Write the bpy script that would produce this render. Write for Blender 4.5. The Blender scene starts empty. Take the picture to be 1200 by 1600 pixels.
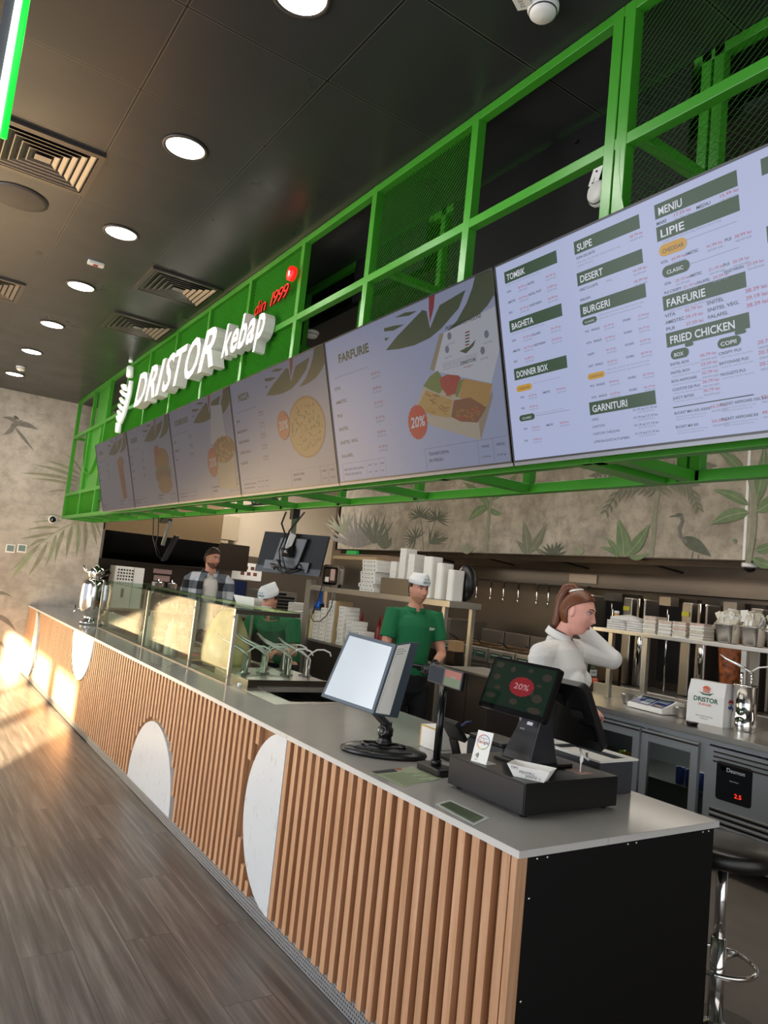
import bpy, math, random
from mathutils import Vector, Matrix, Euler
random.seed(7)
PI = math.pi
sc = bpy.context.scene
COL = sc.collection

# ------------------------------------------------------------ camera
FPX = 1151.4
def _rot(rx, ry, rz):
    cx, sx, cy, sy, cz, sz = math.cos(rx), math.sin(rx), math.cos(ry), math.sin(ry), math.cos(rz), math.sin(rz)
    Rz = Matrix(((cz, -sz, 0), (sz, cz, 0), (0, 0, 1)))
    Rx = Matrix(((1, 0, 0), (0, cx, -sx), (0, sx, cx)))
    Rr = Matrix(((cy, -sy, 0), (sy, cy, 0), (0, 0, 1)))
    return Rz @ Rx @ Rr
CAM_R = _rot(1.67261382, 0.103976625, -0.581307574)
CAM_C = Vector((-1.62471, -1.58346529, 1.59588))
cam_d = bpy.data.cameras.new('camera'); cam = bpy.data.objects.new('camera', cam_d); COL.objects.link(cam)
cam_d.sensor_fit = 'VERTICAL'; cam_d.sensor_height = 24.0; cam_d.lens = FPX / 1600 * 24.0
cam_d.clip_start = 0.05; cam_d.clip_end = 200
cam.matrix_world = Matrix.Translation(CAM_C) @ CAM_R.to_4x4()
sc.camera = cam

# ------------------------------------------------------------ world, sun, daylight, exposure
sc.view_settings.view_transform = 'Standard'; sc.view_settings.look = 'None'
sc.view_settings.gamma = 1.0; sc.view_settings.use_curve_mapping = False
sc.view_settings.exposure = 0.0
W = bpy.data.worlds.new('sky'); sc.world = W; W.use_nodes = True
wb = W.node_tree.nodes['Background']; wb.inputs[0].default_value = (0.80, 0.86, 1.0, 1); wb.inputs[1].default_value = 1.2
sun_d = bpy.data.lights.new('sun', 'SUN'); sun_d.energy = 72; sun_d.angle = 0.012; sun_d.color = (1.0, 0.77, 0.46)
sun = bpy.data.objects.new('sun', sun_d); COL.objects.link(sun)
SUN_DIR = Vector((0.50, 0.86, -0.258)).normalized()
sun.rotation_euler = SUN_DIR.to_track_quat('-Z', 'Y').to_euler(); sun.location = (-4, -9, 5)
def area(name, loc, d, sx, sy, e, c):
    l = bpy.data.lights.new(name, 'AREA'); l.shape = 'RECTANGLE'; l.size = sx; l.size_y = sy; l.energy = e; l.color = c
    o = bpy.data.objects.new(name, l); COL.objects.link(o); o.location = loc
    o.rotation_euler = Vector(d).to_track_quat('-Z', 'Z').to_euler(); return o
area('daylight_left', (-5.45, 2.5, 1.75), (1, 0, -0.15), 11.0, 3.0, 660, (0.93, 0.96, 1.0))
area('daylight_entrance', (-1.2, -3.95, 1.7), (0.1, 1, -0.1), 7.0, 3.0, 75, (0.90, 0.95, 1.0))
area('kitchen_fill', (3.0, 8.9, 3.5), (0, 0, -1), 1.5, 1.5, 105, (1.0, 0.93, 0.83))  # added fill over the far kitchen, no fixture modelled
area('kitchen_fill_near', (2.0, 2.6, 3.37), (0.25, 0, -1), 1.4, 6.0, 95, (1.0, 0.93, 0.85))  # unseen fill added to brighten the bulkhead and cold counter
area('hood_fill', (4.45, 2.5, 2.0), (0, 0, -1), 0.25, 7.0, 30, (1.0, 0.90, 0.78))  # added fill under the hood, lifts the back wall and fryers

# ------------------------------------------------------------ pixel -> point on a real plane
def ray(px, py): return CAM_R @ Vector(((px - 600) / FPX, -(py - 800) / FPX, -1.0))
def at(px, py, x=None, y=None, z=None):
    d = ray(px, py)
    i, v = (0, x) if x is not None else ((1, y) if y is not None else (2, z))
    return CAM_C + d * ((v - CAM_C[i]) / d[i])
def dep(px, py, t): return CAM_C + ray(px, py) * t

# ------------------------------------------------------------ materials
def lin(h):
    h = h.lstrip('#'); r = []
    for i in (0, 2, 4):
        c = int(h[i:i + 2], 16) / 255; r.append(c / 12.92 if c <= .04045 else ((c + .055) / 1.055) ** 2.4)
    return (r[0], r[1], r[2], 1)
MATS = {}
def mat(name, h, rough=.5, metal=0, em=None, es=0, spec=None, noise=0, nscale=8, bump=0, bscale=60, stretch=None, coat=0, alpha=None, trans=0, sss=0):
    if name in MATS: return MATS[name]
    m = bpy.data.materials.new(name); m.use_nodes = True; nt = m.node_tree; b = nt.nodes['Principled BSDF']
    c = lin(h) if isinstance(h, str) else h
    b.inputs['Base Color'].default_value = c; b.inputs['Roughness'].default_value = rough; b.inputs['Metallic'].default_value = metal
    if spec is not None: b.inputs['Specular IOR Level'].default_value = spec
    if em: b.inputs['Emission Color'].default_value = lin(em); b.inputs['Emission Strength'].default_value = es
    if coat: b.inputs['Coat Weight'].default_value = coat; b.inputs['Coat Roughness'].default_value = .08
    if trans: b.inputs['Transmission Weight'].default_value = trans
    if alpha is not None: b.inputs['Alpha'].default_value = alpha
    if sss:
        b.inputs['Subsurface Weight'].default_value = sss; b.inputs['Subsurface Radius'].default_value = (.01, .004, .002)
    if noise or bump:
        tc = nt.nodes.new('ShaderNodeTexCoord'); mp = nt.nodes.new('ShaderNodeMapping')
        nt.links.new(tc.outputs['Object'], mp.inputs[0])
        if stretch: mp.inputs['Scale'].default_value = stretch
    if noise:
        n = nt.nodes.new('ShaderNodeTexNoise'); n.inputs['Scale'].default_value = nscale; n.inputs['Detail'].default_value = 6
        nt.links.new(mp.outputs[0], n.inputs['Vector'])
        r = nt.nodes.new('ShaderNodeMapRange'); r.inputs[1].default_value = .3; r.inputs[2].default_value = .7
        r.inputs[3].default_value = 1 - noise; r.inputs[4].default_value = 1 + noise
        nt.links.new(n.outputs[0], r.inputs[0])
        v = nt.nodes.new('ShaderNodeVectorMath'); v.operation = 'SCALE'; v.inputs[0].default_value = c[:3]
        nt.links.new(r.outputs[0], v.inputs['Scale']); nt.links.new(v.outputs[0], b.inputs['Base Color'])
    if bump:
        n2 = nt.nodes.new('ShaderNodeTexNoise'); n2.inputs['Scale'].default_value = bscale; n2.inputs['Detail'].default_value = 3
        nt.links.new(mp.outputs[0], n2.inputs['Vector'])
        bp = nt.nodes.new('ShaderNodeBump'); bp.inputs['Strength'].default_value = bump; bp.inputs['Distance'].default_value = .004
        nt.links.new(n2.outputs[0], bp.inputs['Height']); nt.links.new(bp.outputs[0], b.inputs['Normal'])
    MATS[name] = m; return m

class NT:   # small node helper
    def __init__(s, name):
        s.m = bpy.data.materials.new(name); s.m.use_nodes = True; s.t = s.m.node_tree; s.b = s.t.nodes['Principled BSDF']; MATS[name] = s.m
    def n(s, typ, **k):
        o = s.t.nodes.new(typ)
        for a, v in k.items(): setattr(o, a, v)
        return o
    def l(s, a, b): s.t.links.new(a, b)
    def math(s, op, a, b=None, c=None):
        o = s.n('ShaderNodeMath', operation=op)
        for i, v in enumerate((a, b, c)):
            if v is None: continue
            if isinstance(v, (int, float)): o.inputs[i].default_value = v
            else: s.l(v, o.inputs[i])
        return o.outputs[0]
    def ramp(s, f, stops):
        o = s.n('ShaderNodeValToRGB'); e = o.color_ramp.elements
        while len(e) < len(stops): e.new(.5)
        for x, (p, c) in zip(e, stops): x.position = p; x.color = lin(c) if isinstance(c, str) else c
        s.l(f, o.inputs[0]); return o.outputs[0]
    def mix(s, f, a, b, typ='MIX'):
        o = s.n('ShaderNodeMix', data_type='RGBA', blend_type=typ)
        for i, v in ((0, f), (6, a), (7, b)):
            if isinstance(v, (int, float)): o.inputs[i].default_value = v
            elif isinstance(v, (str, tuple)): o.inputs[i].default_value = lin(v) if isinstance(v, str) else v
            else: s.l(v, o.inputs[i])
        return o.outputs[2]
    def noise(s, vec, sc_, det=4, rough=.5):
        o = s.n('ShaderNodeTexNoise'); o.inputs['Scale'].default_value = sc_; o.inputs['Detail'].default_value = det; o.inputs['Roughness'].default_value = rough
        s.l(vec, o.inputs['Vector']); return o.outputs[0]
    def pos(s, scale=(1, 1, 1), loc=(0, 0, 0)):
        g = s.n('ShaderNodeTexCoord'); mp = s.n('ShaderNodeMapping'); mp.inputs['Scale'].default_value = scale; mp.inputs['Location'].default_value = loc
        s.l(g.outputs['Object'], mp.inputs[0]); return mp.outputs[0]
    def xyz(s, v):
        o = s.n('ShaderNodeSeparateXYZ'); s.l(v, o.inputs[0]); return o.outputs

def floor_material():
    k = NT('plank_tile'); p = k.pos(); X, Y, Z = k.xyz(p)
    cx = k.math('DIVIDE', k.math('ADD', X, 0.9795 + 20.5), .205)       # column coordinate
    ci = k.math('FLOOR', cx); fx = k.math('SUBTRACT', cx, ci)
    par = k.math('MODULO', ci, 2)
    cy = k.math('DIVIDE', k.math('ADD', k.math('ADD', Y, k.math('MULTIPLY', par, .61)), 12.2 - 2.285 + .61), 1.22)
    yi = k.math('FLOOR', cy); fy = k.math('SUBTRACT', cy, yi)
    ex = k.math('MULTIPLY', k.math('MINIMUM', fx, k.math('SUBTRACT', 1, fx)), .205)
    ey = k.math('MULTIPLY', k.math('MINIMUM', fy, k.math('SUBTRACT', 1, fy)), 1.22)
    seam = k.math('LESS_THAN', k.math('MINIMUM', ex, ey), .0012)
    rnd = k.math('FRACT', k.math('MULTIPLY', k.math('SINE', k.math('ADD', k.math('MULTIPLY', ci, 12.98), k.math('MULTIPLY', yi, 78.2))), 4375.5))
    cmb = k.n('ShaderNodeCombineXYZ'); k.l(k.math('MULTIPLY', X, 30), cmb.inputs[0]); k.l(k.math('MULTIPLY', Y, 1.3), cmb.inputs[1]); k.l(k.math('MULTIPLY', rnd, 40), cmb.inputs[2])
    n1 = k.noise(cmb.outputs[0], 1.0, 6, .6)
    c2 = k.n('ShaderNodeCombineXYZ'); k.l(k.math('MULTIPLY', X, 5), c2.inputs[0]); k.l(Y, c2.inputs[1]); k.l(k.math('MULTIPLY', rnd, 9), c2.inputs[2])
    n2 = k.noise(c2.outputs[0], 1.2, 3)
    col = k.ramp(n1, [(.32, '#463f3c'), (.5, '#655e59'), (.68, '#8a837c')])
    col = k.mix(k.math('MULTIPLY', n2, .5), col, '#575250')
    g = k.n('ShaderNodeVectorMath', operation='SCALE'); k.l(col, g.inputs[0]); k.l(k.math('ADD', .86, k.math('MULTIPLY', rnd, .28)), g.inputs['Scale'])
    col = k.mix(seam, g.outputs[0], '#2c2723')
    k.l(col, k.b.inputs['Base Color']); k.b.inputs['Roughness'].default_value = .36
    bp = k.n('ShaderNodeBump'); bp.inputs['Strength'].default_value = .12; bp.inputs['Distance'].default_value = .002
    k.l(n1, bp.inputs['Height']); k.l(bp.outputs[0], k.b.inputs['Normal'])
    return k.m
def ceiling_material():
    k = NT('dark_metal_ceiling_tile'); p = k.pos(); X, Y, Z = k.xyz(p)
    cx = k.math('DIVIDE', k.math('ADD', X, .9955 + 12.1), .605); ci = k.math('FLOOR', cx); fx = k.math('SUBTRACT', cx, ci)
    cy = k.math('DIVIDE', k.math('ADD', Y, 12.34 - 1.068), .617); yi = k.math('FLOOR', cy); fy = k.math('SUBTRACT', cy, yi)
    e = k.math('MINIMUM', k.math('MINIMUM', fx, k.math('SUBTRACT', 1, fx)), k.math('MINIMUM', fy, k.math('SUBTRACT', 1, fy)))
    seam = k.math('LESS_THAN', e, .007); hl = k.math('LESS_THAN', k.math('ABSOLUTE', k.math('SUBTRACT', e, .0095)), .0028)
    rnd = k.math('FRACT', k.math('MULTIPLY', k.math('SINE', k.math('ADD', k.math('MULTIPLY', ci, 12.98), k.math('MULTIPLY', yi, 78.2))), 4375.5))
    n = k.noise(p, 3.0, 5); 
    col = k.mix(rnd, '#3b3c3d', '#424242'); col = k.mix(k.math('MULTIPLY', n, .4), col, '#313233')
    col = k.mix(seam, col, '#0b0b0b'); col = k.mix(k.math('MULTIPLY', hl, .4), col, '#8a8680')
    k.l(col, k.b.inputs['Base Color']); k.b.inputs['Metallic'].default_value = .35
    sm = k.noise(k.pos((1, 1, 1), (3, 1, 0)), 2.5, 3, .5)
    r = k.n('ShaderNodeMapRange'); r.inputs[1].default_value = .3; r.inputs[2].default_value = .7; r.inputs[3].default_value = .27; r.inputs[4].default_value = .36
    k.l(sm, r.inputs[0]); k.l(r.outputs[0], k.b.inputs['Roughness'])
    cmb = k.n('ShaderNodeCombineXYZ'); k.l(k.math('MULTIPLY', k.math('SUBTRACT', rnd, .5), .02), cmb.inputs[0]); k.l(k.math('MULTIPLY', k.math('SUBTRACT', k.math('FRACT', k.math('MULTIPLY', rnd, 7.3)), .5), .02), cmb.inputs[1]); cmb.inputs[2].default_value = -1
    nn = k.n('ShaderNodeVectorMath', operation='NORMALIZE'); k.l(cmb.outputs[0], nn.inputs[0]); k.l(nn.outputs[0], k.b.inputs['Normal'])
    return k.m
def plaster_material(name, a, b_, c, dark='#8b8177'):
    k = NT(name); p = k.pos(); n = k.noise(p, 1.6, 8, .62); n2 = k.noise(k.pos((1, 1, 1), (5, 2, 9)), 9, 8, .7); n3 = k.noise(k.pos((1, 1, 3.5), (1, 8, 4)), 2.6, 6, .65)
    col = k.ramp(n, [(.34, a), (.5, b_), (.66, c)])
    col = k.mix(k.ramp(n2, [(.45, (0, 0, 0, 1)), (.68, (.6, .6, .6, 1))]), col, dark)
    col = k.mix(k.ramp(n3, [(.55, (0, 0, 0, 1)), (.72, (.45, .45, .45, 1))]), col, '#7c7a76')
    k.l(col, k.b.inputs['Base Color']); k.b.inputs['Roughness'].default_value = .8
    return k.m
def wood_material(name, a, b_, c):
    k = NT(name); p = k.pos((40, 40, 2.2)); n = k.noise(p, 1, 5, .6); n2 = k.noise(k.pos((160, 160, 9)), 1, 3)
    q = k.noise(k.pos((16, 16, .02)), 1, 0)
    col = k.ramp(n, [(.3, a), (.5, b_), (.7, c)]); col = k.mix(k.math('MULTIPLY', n2, .35), col, a)
    g = k.n('ShaderNodeVectorMath', operation='SCALE'); k.l(col, g.inputs[0]); k.l(k.math('ADD', .86, k.math('MULTIPLY', q, .28)), g.inputs['Scale'])
    k.l(g.outputs[0], k.b.inputs['Base Color']); k.b.inputs['Roughness'].default_value = .48
    return k.m
def quartz_material(name, a, b_, rough):
    k = NT(name); p = k.pos(); n = k.noise(p, 3.2, 6, .6); n2 = k.noise(k.pos((1, 1, .35)), 45, 4, .6)
    col = k.mix(n, a, b_); col = k.mix(k.ramp(n2, [(.62, (0, 0, 0, 1)), (.70, (.45, .45, .45, 1))]), col, '#8a8880')
    k.l(col, k.b.inputs['Base Color']); k.b.inputs['Roughness'].default_value = rough
    return k.m
def steel_material(name, h, rough, axis=(2, 2, 20), br=.08):
    k = NT(name); n = k.noise(k.pos(axis), 3, 4, .6); n2 = k.noise(k.pos(), 1.1, 3)
    c = lin(h); k.b.inputs['Base Color'].default_value = c; k.b.inputs['Metallic'].default_value = .9
    k.l(k.math('ADD', rough - br / 2, k.math('MULTIPLY', n, br)), k.b.inputs['Roughness'])
    bp = k.n('ShaderNodeBump'); bp.inputs['Strength'].default_value = .15; bp.inputs['Distance'].default_value = .006
    k.l(n2, bp.inputs['Height']); k.l(bp.outputs[0], k.b.inputs['Normal'])
    return k.m
def glass_material(name, tint, f0=.06, rough=.02):
    m = bpy.data.materials.new(name); m.use_nodes = True; t = m.node_tree; t.nodes.clear()
    o = t.nodes.new('ShaderNodeOutputMaterial'); tr = t.nodes.new('ShaderNodeBsdfTransparent'); gl = t.nodes.new('ShaderNodeBsdfGlossy')
    tr.inputs[0].default_value = lin(tint); gl.inputs['Roughness'].default_value = rough
    lw = t.nodes.new('ShaderNodeLayerWeight'); lw.inputs[0].default_value = .5
    pw = t.nodes.new('ShaderNodeMath'); pw.operation = 'POWER'; pw.inputs[1].default_value = 4.5; t.links.new(lw.outputs['Facing'], pw.inputs[0])
    fr = t.nodes.new('ShaderNodeMath'); fr.operation = 'MULTIPLY_ADD'; fr.inputs[1].default_value = .36; fr.inputs[2].default_value = .025; t.links.new(pw.outputs[0], fr.inputs[0])
    mx = t.nodes.new('ShaderNodeMixShader'); t.links.new(fr.outputs[0], mx.inputs[0]); t.links.new(tr.outputs[0], mx.inputs[1]); t.links.new(gl.outputs[0], mx.inputs[2])
    t.links.new(mx.outputs[0], o.inputs[0]); MATS[name] = m; return m

M_floor = floor_material(); M_ceil = ceiling_material()
M_wall = plaster_material('mural_plaster', '#9d948a', '#b3aaa0', '#c2bab0')
M_bulk = plaster_material('mural_plaster_warm', '#8d8272', '#a99e8c', '#bfb5a3', '#6f6658')
M_beige = mat('beige_paint', '#c9b9a2', .7, noise=.04, nscale=2)
M_wood = wood_material('oak_slat', '#ab7f5b', '#c09470', '#cda585')
M_woodd = wood_material('oak_backing', '#7a5230', '#8a5f3a', '#986c45')
M_quartz = quartz_material('grey_quartz', '#918f8b', '#a3a19c', .13)
M_quartze = quartz_material('grey_quartz_edge', '#bdbcb8', '#cdccc8', .35)
M_inlay = quartz_material('white_terrazzo', '#c6ccd0', '#d3d8db', .22)
M_black = mat('black_laminate', '#070707', .6, spec=.25)
M_blackp = mat('black_plastic', '#141414', .35, noise=.1)
M_blackg = mat('black_gloss', '#08080a', .08)
M_dgrey = mat('dark_grey_plastic', '#2b2c30', .4)
M_mgrey = mat('mid_grey_metal', '#6e7076', .35, .6)
M_green = mat('green_powder_coat', '#3a8d23', .32, noise=.06, nscale=3)
M_greenm = mat('green_expanded_metal', '#3a8f22', .38)
M_steel = steel_material('brushed_steel', '#b9b6b0', .3)
M_steeld = steel_material('dull_steel', '#8a837a', .34)
M_steelk = steel_material('dark_steel', '#4a423b', .36)
M_steelw = steel_material('wall_steel', '#94897d', .34, (1, 1, 2))
M_chrome = mat('polished_steel', '#dcdad6', .1, 1)
M_white = mat('white_plastic', '#e6e4de', .4)
M_paper = mat('white_paper', '#e8e6e0', .75)
M_card = mat('white_cardboard', '#eceae4', .7)
M_cardbr = mat('kraft_cardboard', '#b39a74', .8)
M_ink = mat('dark_print', '#25282b', .7)
M_grnink = mat('green_print', '#1f6b4f', .7)
M_redink = mat('red_print', '#c8433a', .7)
M_lamp = mat('lit_diffuser', '#ffffff', .5, em='#fff6ea', es=9)
M_glass = glass_material('clear_glass', '#e9f0ea')
M_glassg = glass_material('green_edge_glass', '#c9dccf')
M_glassd = glass_material('fridge_glass', '#cdd3d0')
M_skin = mat('skin', '#d79b82', .5, sss=.15, noise=.05, nscale=20)
M_skinl = mat('pale_skin', '#e2a493', .5, sss=.15, noise=.06, nscale=25)
M_lcd_off = mat('dark_screen', '#0c0d10', .12)
# ------------------------------------------------------------ mesh builder
class MB:
    def __init__(s): s.v = []; s.f = []; s.mi = []; s.mats = []; s.sm = []
    def m(s, mt):
        if mt not in s.mats: s.mats.append(mt)
        return s.mats.index(mt)
    def add(s, vs, fs, mt=0, smooth=False):
        o = len(s.v); s.v += [tuple(v) for v in vs]
        k = s.m(mt) if not isinstance(mt, int) else mt
        for f in fs: s.f.append(tuple(i + o for i in f)); s.mi.append(k); s.sm.append(smooth)
        return s
    def box(s, x0, x1, y0, y1, z0, z1, mt=0, T=None):
        vs = [Vector((x, y, z)) for x in (x0, x1) for y in (y0, y1) for z in (z0, z1)]
        if T: vs = [T @ v for v in vs]
        return s.add(vs, [(0, 1, 3, 2), (4, 6, 7, 5), (0, 4, 5, 1), (2, 3, 7, 6), (0, 2, 6, 4), (1, 5, 7, 3)], mt)
    def rbox(s, x0, x1, y0, y1, z0, z1, r=.005, mt=0, T=None, seg=4):   # box with rounded vertical edges
        pts = []
        for cx, cy, a in ((x1 - r, y1 - r, 0), (x0 + r, y1 - r, PI / 2), (x0 + r, y0 + r, PI), (x1 - r, y0 + r, 1.5 * PI)):
            for i in range(seg + 1):
                t = a + PI / 2 * i / seg; pts.append((cx + r * math.cos(t), cy + r * math.sin(t)))
        return s.prism(pts, z0, z1, mt, T)
    def prism(s, pts, z0, z1, mt=0, T=None, mt2=None):
        n = len(pts); vs = [Vector((p[0], p[1], z0)) for p in pts] + [Vector((p[0], p[1], z1)) for p in pts]
        if T: vs = [T @ v for v in vs]
        s.add(vs, [tuple(range(n))[::-1], tuple(range(n, 2 * n))], mt)
        o = len(s.v) - 2 * n; k = s.m(mt2 or mt) if not isinstance(mt2 or mt, int) else (mt2 or mt)
        for i in range(n):
            j = (i + 1) % n; s.f.append((o + i, o + j, o + n + j, o + n + i)); s.mi.append(k); s.sm.append(False)
        return s
    def poly(s, pts, mt=0): return s.add(pts, [tuple(range(len(pts)))], mt)
    def tube(s, path, r, mt=0, seg=10, cap=True, smooth=True, flat=None):
        path = [Vector(p) for p in path]; n = len(path)
        rs = r if isinstance(r, (list, tuple)) else [r] * n
        vs = []; up = None
        for i, p in enumerate(path):
            d = (path[min(i + 1, n - 1)] - path[max(i - 1, 0)]).normalized()
            if up is None: up = Vector((0, 0, 1)) if abs(d.z) < .9 else Vector((1, 0, 0))
            if flat is not None: up = Vector(flat)
            a = d.cross(up).normalized(); b = a.cross(d).normalized(); up = b
            ra, rb = rs[i] if isinstance(rs[i], tuple) else (rs[i], rs[i])
            for k in range(seg):
                t = 2 * PI * k / seg; vs.append(p + a * (ra * math.cos(t)) + b * (rb * math.sin(t)))
        fs = [(i * seg + k, i * seg + (k + 1) % seg, (i + 1) * seg + (k + 1) % seg, (i + 1) * seg + k) for i in range(n - 1) for k in range(seg)]
        if cap: fs += [tuple(range(seg))[::-1], tuple(range((n - 1) * seg, n * seg))]
        return s.add(vs, fs, mt, smooth)
    def cyl(s, p0, p1, r, mt=0, seg=20, r2=None): return s.tube([p0, p1], [r, r if r2 is None else r2], mt, seg)
    def lathe(s, prof, c=(0, 0, 0), mt=0, seg=24, T=None, smooth=True):
        c = Vector(c); vs = []
        for (r, z) in prof:
            for k in range(seg):
                t = 2 * PI * k / seg; v = Vector((r * math.cos(t), r * math.sin(t), z)); vs.append((T @ v if T else v) + c)
        n = len(prof); fs = [(i * seg + k, i * seg + (k + 1) % seg, (i + 1) * seg + (k + 1) % seg, (i + 1) * seg + k) for i in range(n - 1) for k in range(seg)]
        if prof[0][0] > 1e-6: fs.append(tuple(range(seg))[::-1])
        if prof[-1][0] > 1e-6: fs.append(tuple(range((n - 1) * seg, n * seg)))
        return s.add(vs, fs, mt, smooth)
    def ball(s, c, rx, ry=None, rz=None, mt=0, seg=16, rings=10, T=None):
        ry = ry or rx; rz = rz or rx; c = Vector(c); vs = []
        for i in range(rings + 1):
            ph = PI * i / rings - PI / 2
            for k in range(seg):
                t = 2 * PI * k / seg; v = Vector((rx * math.cos(ph) * math.cos(t), ry * math.cos(ph) * math.sin(t), rz * math.sin(ph))); vs.append((T @ v if T else v) + c)
        return s.add(vs, [(i * seg + k, i * seg + (k + 1) % seg, (i + 1) * seg + (k + 1) % seg, (i + 1) * seg + k) for i in range(rings) for k in range(seg)], mt, True)
    def bar(s, p0, p1, w, h, mt=0, up=(0, 0, 1)):   # rectangular bar
        p0 = Vector(p0); p1 = Vector(p1); d = (p1 - p0).normalized(); up = Vector(up)
        if abs(d.dot(up)) > .95: up = Vector((1, 0, 0))
        a = d.cross(up).normalized() * w / 2; b = a.cross(d).normalized() * h / 2
        vs = [p + sa * a + sb * b for p in (p0, p1) for sa, sb in ((-1, -1), (1, -1), (1, 1), (-1, 1))]
        return s.add(vs, [(0, 1, 2, 3), (7, 6, 5, 4), (0, 4, 5, 1), (1, 5, 6, 2), (2, 6, 7, 3), (3, 7, 4, 0)], mt)
    def text(s, txt, T, mt=0, size=.02, width=None, ext=0, bold=0, align='LEFT', shear=0):
        vs, fs = glyphs(txt, ext / size, bold, align, shear)
        if not vs: return s
        sx = size
        if width: sx = width / max(1e-6, max(v[0] for v in vs) - min(v[0] for v in vs))
        return s.add([T @ Vector((v[0] * sx, v[1] * size, v[2] * size)) for v in vs], fs, mt)
    def build(s, name, mt=None, parent=None, bevel=0, smooth=None, loc=None):
        me = bpy.data.meshes.new(name)
        if loc: L = Vector(loc); vv = [tuple(Vector(v) - L) for v in s.v]
        else: vv = s.v
        me.from_pydata(vv, [], s.f)
        ms = [x if isinstance(x, bpy.types.Material) else mt for x in s.mats] or [mt]
        for x in ms: me.materials.append(x)
        me.polygons.foreach_set('material_index', s.mi); me.polygons.foreach_set('use_smooth', [bool(x) if smooth is None else smooth for x in s.sm])
        me.update(); o = bpy.data.objects.new(name, me); COL.objects.link(o)
        if loc and not parent: o.location = loc
        if parent:
            o.parent = parent
        if bevel:
            b = o.modifiers.new('bevel', 'BEVEL'); b.width = bevel; b.segments = 2; b.limit_method = 'ANGLE'
        return o
_gc = {}
def glyphs(txt, ext, bold, align, shear):
    key = (txt, round(ext, 4), bold, align, shear)
    if key in _gc: return _gc[key]
    cu = bpy.data.curves.new('t', 'FONT'); cu.body = txt; cu.extrude = ext; cu.offset = bold; cu.align_x = align; cu.shear = shear; cu.resolution_u = 3
    ob = bpy.data.objects.new('t', cu); COL.objects.link(ob)
    dg = bpy.context.evaluated_depsgraph_get(); dg.update()
    me = bpy.data.meshes.new_from_object(ob.evaluated_get(dg))
    vs = [tuple(v.co) for v in me.vertices]; fs = [tuple(p.vertices) for p in me.polygons]
    bpy.data.objects.remove(ob); bpy.data.meshes.remove(me); bpy.data.curves.remove(cu)
    _gc[key] = (vs, fs); return _gc[key]

def frame(o, X, Y, Z=None):   # matrix whose x,y axes are X,Y at origin o
    X = Vector(X).normalized(); Y = Vector(Y).normalized(); Z = X.cross(Y) if Z is None else Vector(Z)
    m = Matrix.Identity(4)
    for i in range(3): m[i][0] = X[i]; m[i][1] = Y[i]; m[i][2] = Z[i]; m[i][3] = o[i]
    return m
def Tr(x=0, y=0, z=0, rz=0, rx=0, ry=0): return Matrix.Translation((x, y, z)) @ Euler((rx, ry, rz)).to_matrix().to_4x4()
def tag(o, label=None, cat=None, group=None, kind=None):
    if label: o['label'] = label
    if cat: o['category'] = cat
    if group: o['group'] = group
    if kind: o['kind'] = kind
    return o
def thing(name, loc, label, cat, group=None, rz=0, rx=0, ry=0):
    o = bpy.data.objects.new(name, None); COL.objects.link(o); o.location = loc; o.rotation_euler = (rx, ry, rz); o.empty_display_size = .05
    return tag(o, label, cat, group)
def dup(r, loc, label=None, rz=None, scale=None):
    c = r.copy(); COL.objects.link(c); c.location = loc
    if rz is not None: c.rotation_euler = (r.rotation_euler[0], r.rotation_euler[1], rz)
    if scale: c.scale = scale
    if label: c['label'] = label
    for ch in list(r.children):
        d = ch.copy(); COL.objects.link(d); d.parent = c
        for g in list(ch.children):
            e = g.copy(); COL.objects.link(e); e.parent = d
    return c
def struct(o): o['kind'] = 'structure'; return o

# ------------------------------------------------------------ room shell
CEIL = 3.673; YW = 9.19; WT = .884
struct(MB().box(-5.6, 6.2, -4.1, 12.6, -.06, 0, M_floor).build('floor'))
struct(MB().box(-5.6, 6.2, -4.1, 12.6, CEIL, CEIL + .06, M_ceil).build('ceiling'))
wf = struct(MB().box(-5.6, .80, YW, YW + .12, 0, CEIL, M_wall).build('wall_far'))
struct(MB().box(.68, .80, YW + .12, 10.6, 0, CEIL, mat('grey_return_paint', '#8f867b', .6, noise=.08, nscale=3)).build('wall_return'))
struct(MB().box(.80, 6.1, 10.6, 10.7, 0, CEIL, M_beige).build('wall_kitchen_far'))
struct(MB().box(5.3, 5.4, -4.1, 10.6, 0, CEIL, M_steelw).build('wall_kitchen_back'))
kfl = struct(MB().box(1.06, 5.3, -4.1, 10.6, .0, .004, mat('kitchen_floor_tile', '#6d655c', .5, noise=.1, nscale=6)).build('floor_kitchen'))
# right/rear walls, the storefront with glazed bays on the left
struct(MB().box(-5.6, 5.4, -4.1, -4.0, 0, .15, M_beige).box(-5.6, 5.4, -4.1, -4.0, 3.3, CEIL, M_beige).box(3.0, 5.4, -4.1, -4.0, .15, 3.3, M_beige).build('wall_rear'))
XS = -5.5
def shift(y): return y + (XS) / .50 * .86          # where the beam that reaches y at x=0 passes the storefront
HEADZ = .43 + (-XS) / .50 * .258
mb = MB()
edges = []
beams = [(5.70, 6.80), (7.05, 8.13)] + [(8.40 + 1.35 * k, 9.5 + 1.35 * k) for k in range(8)]
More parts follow.
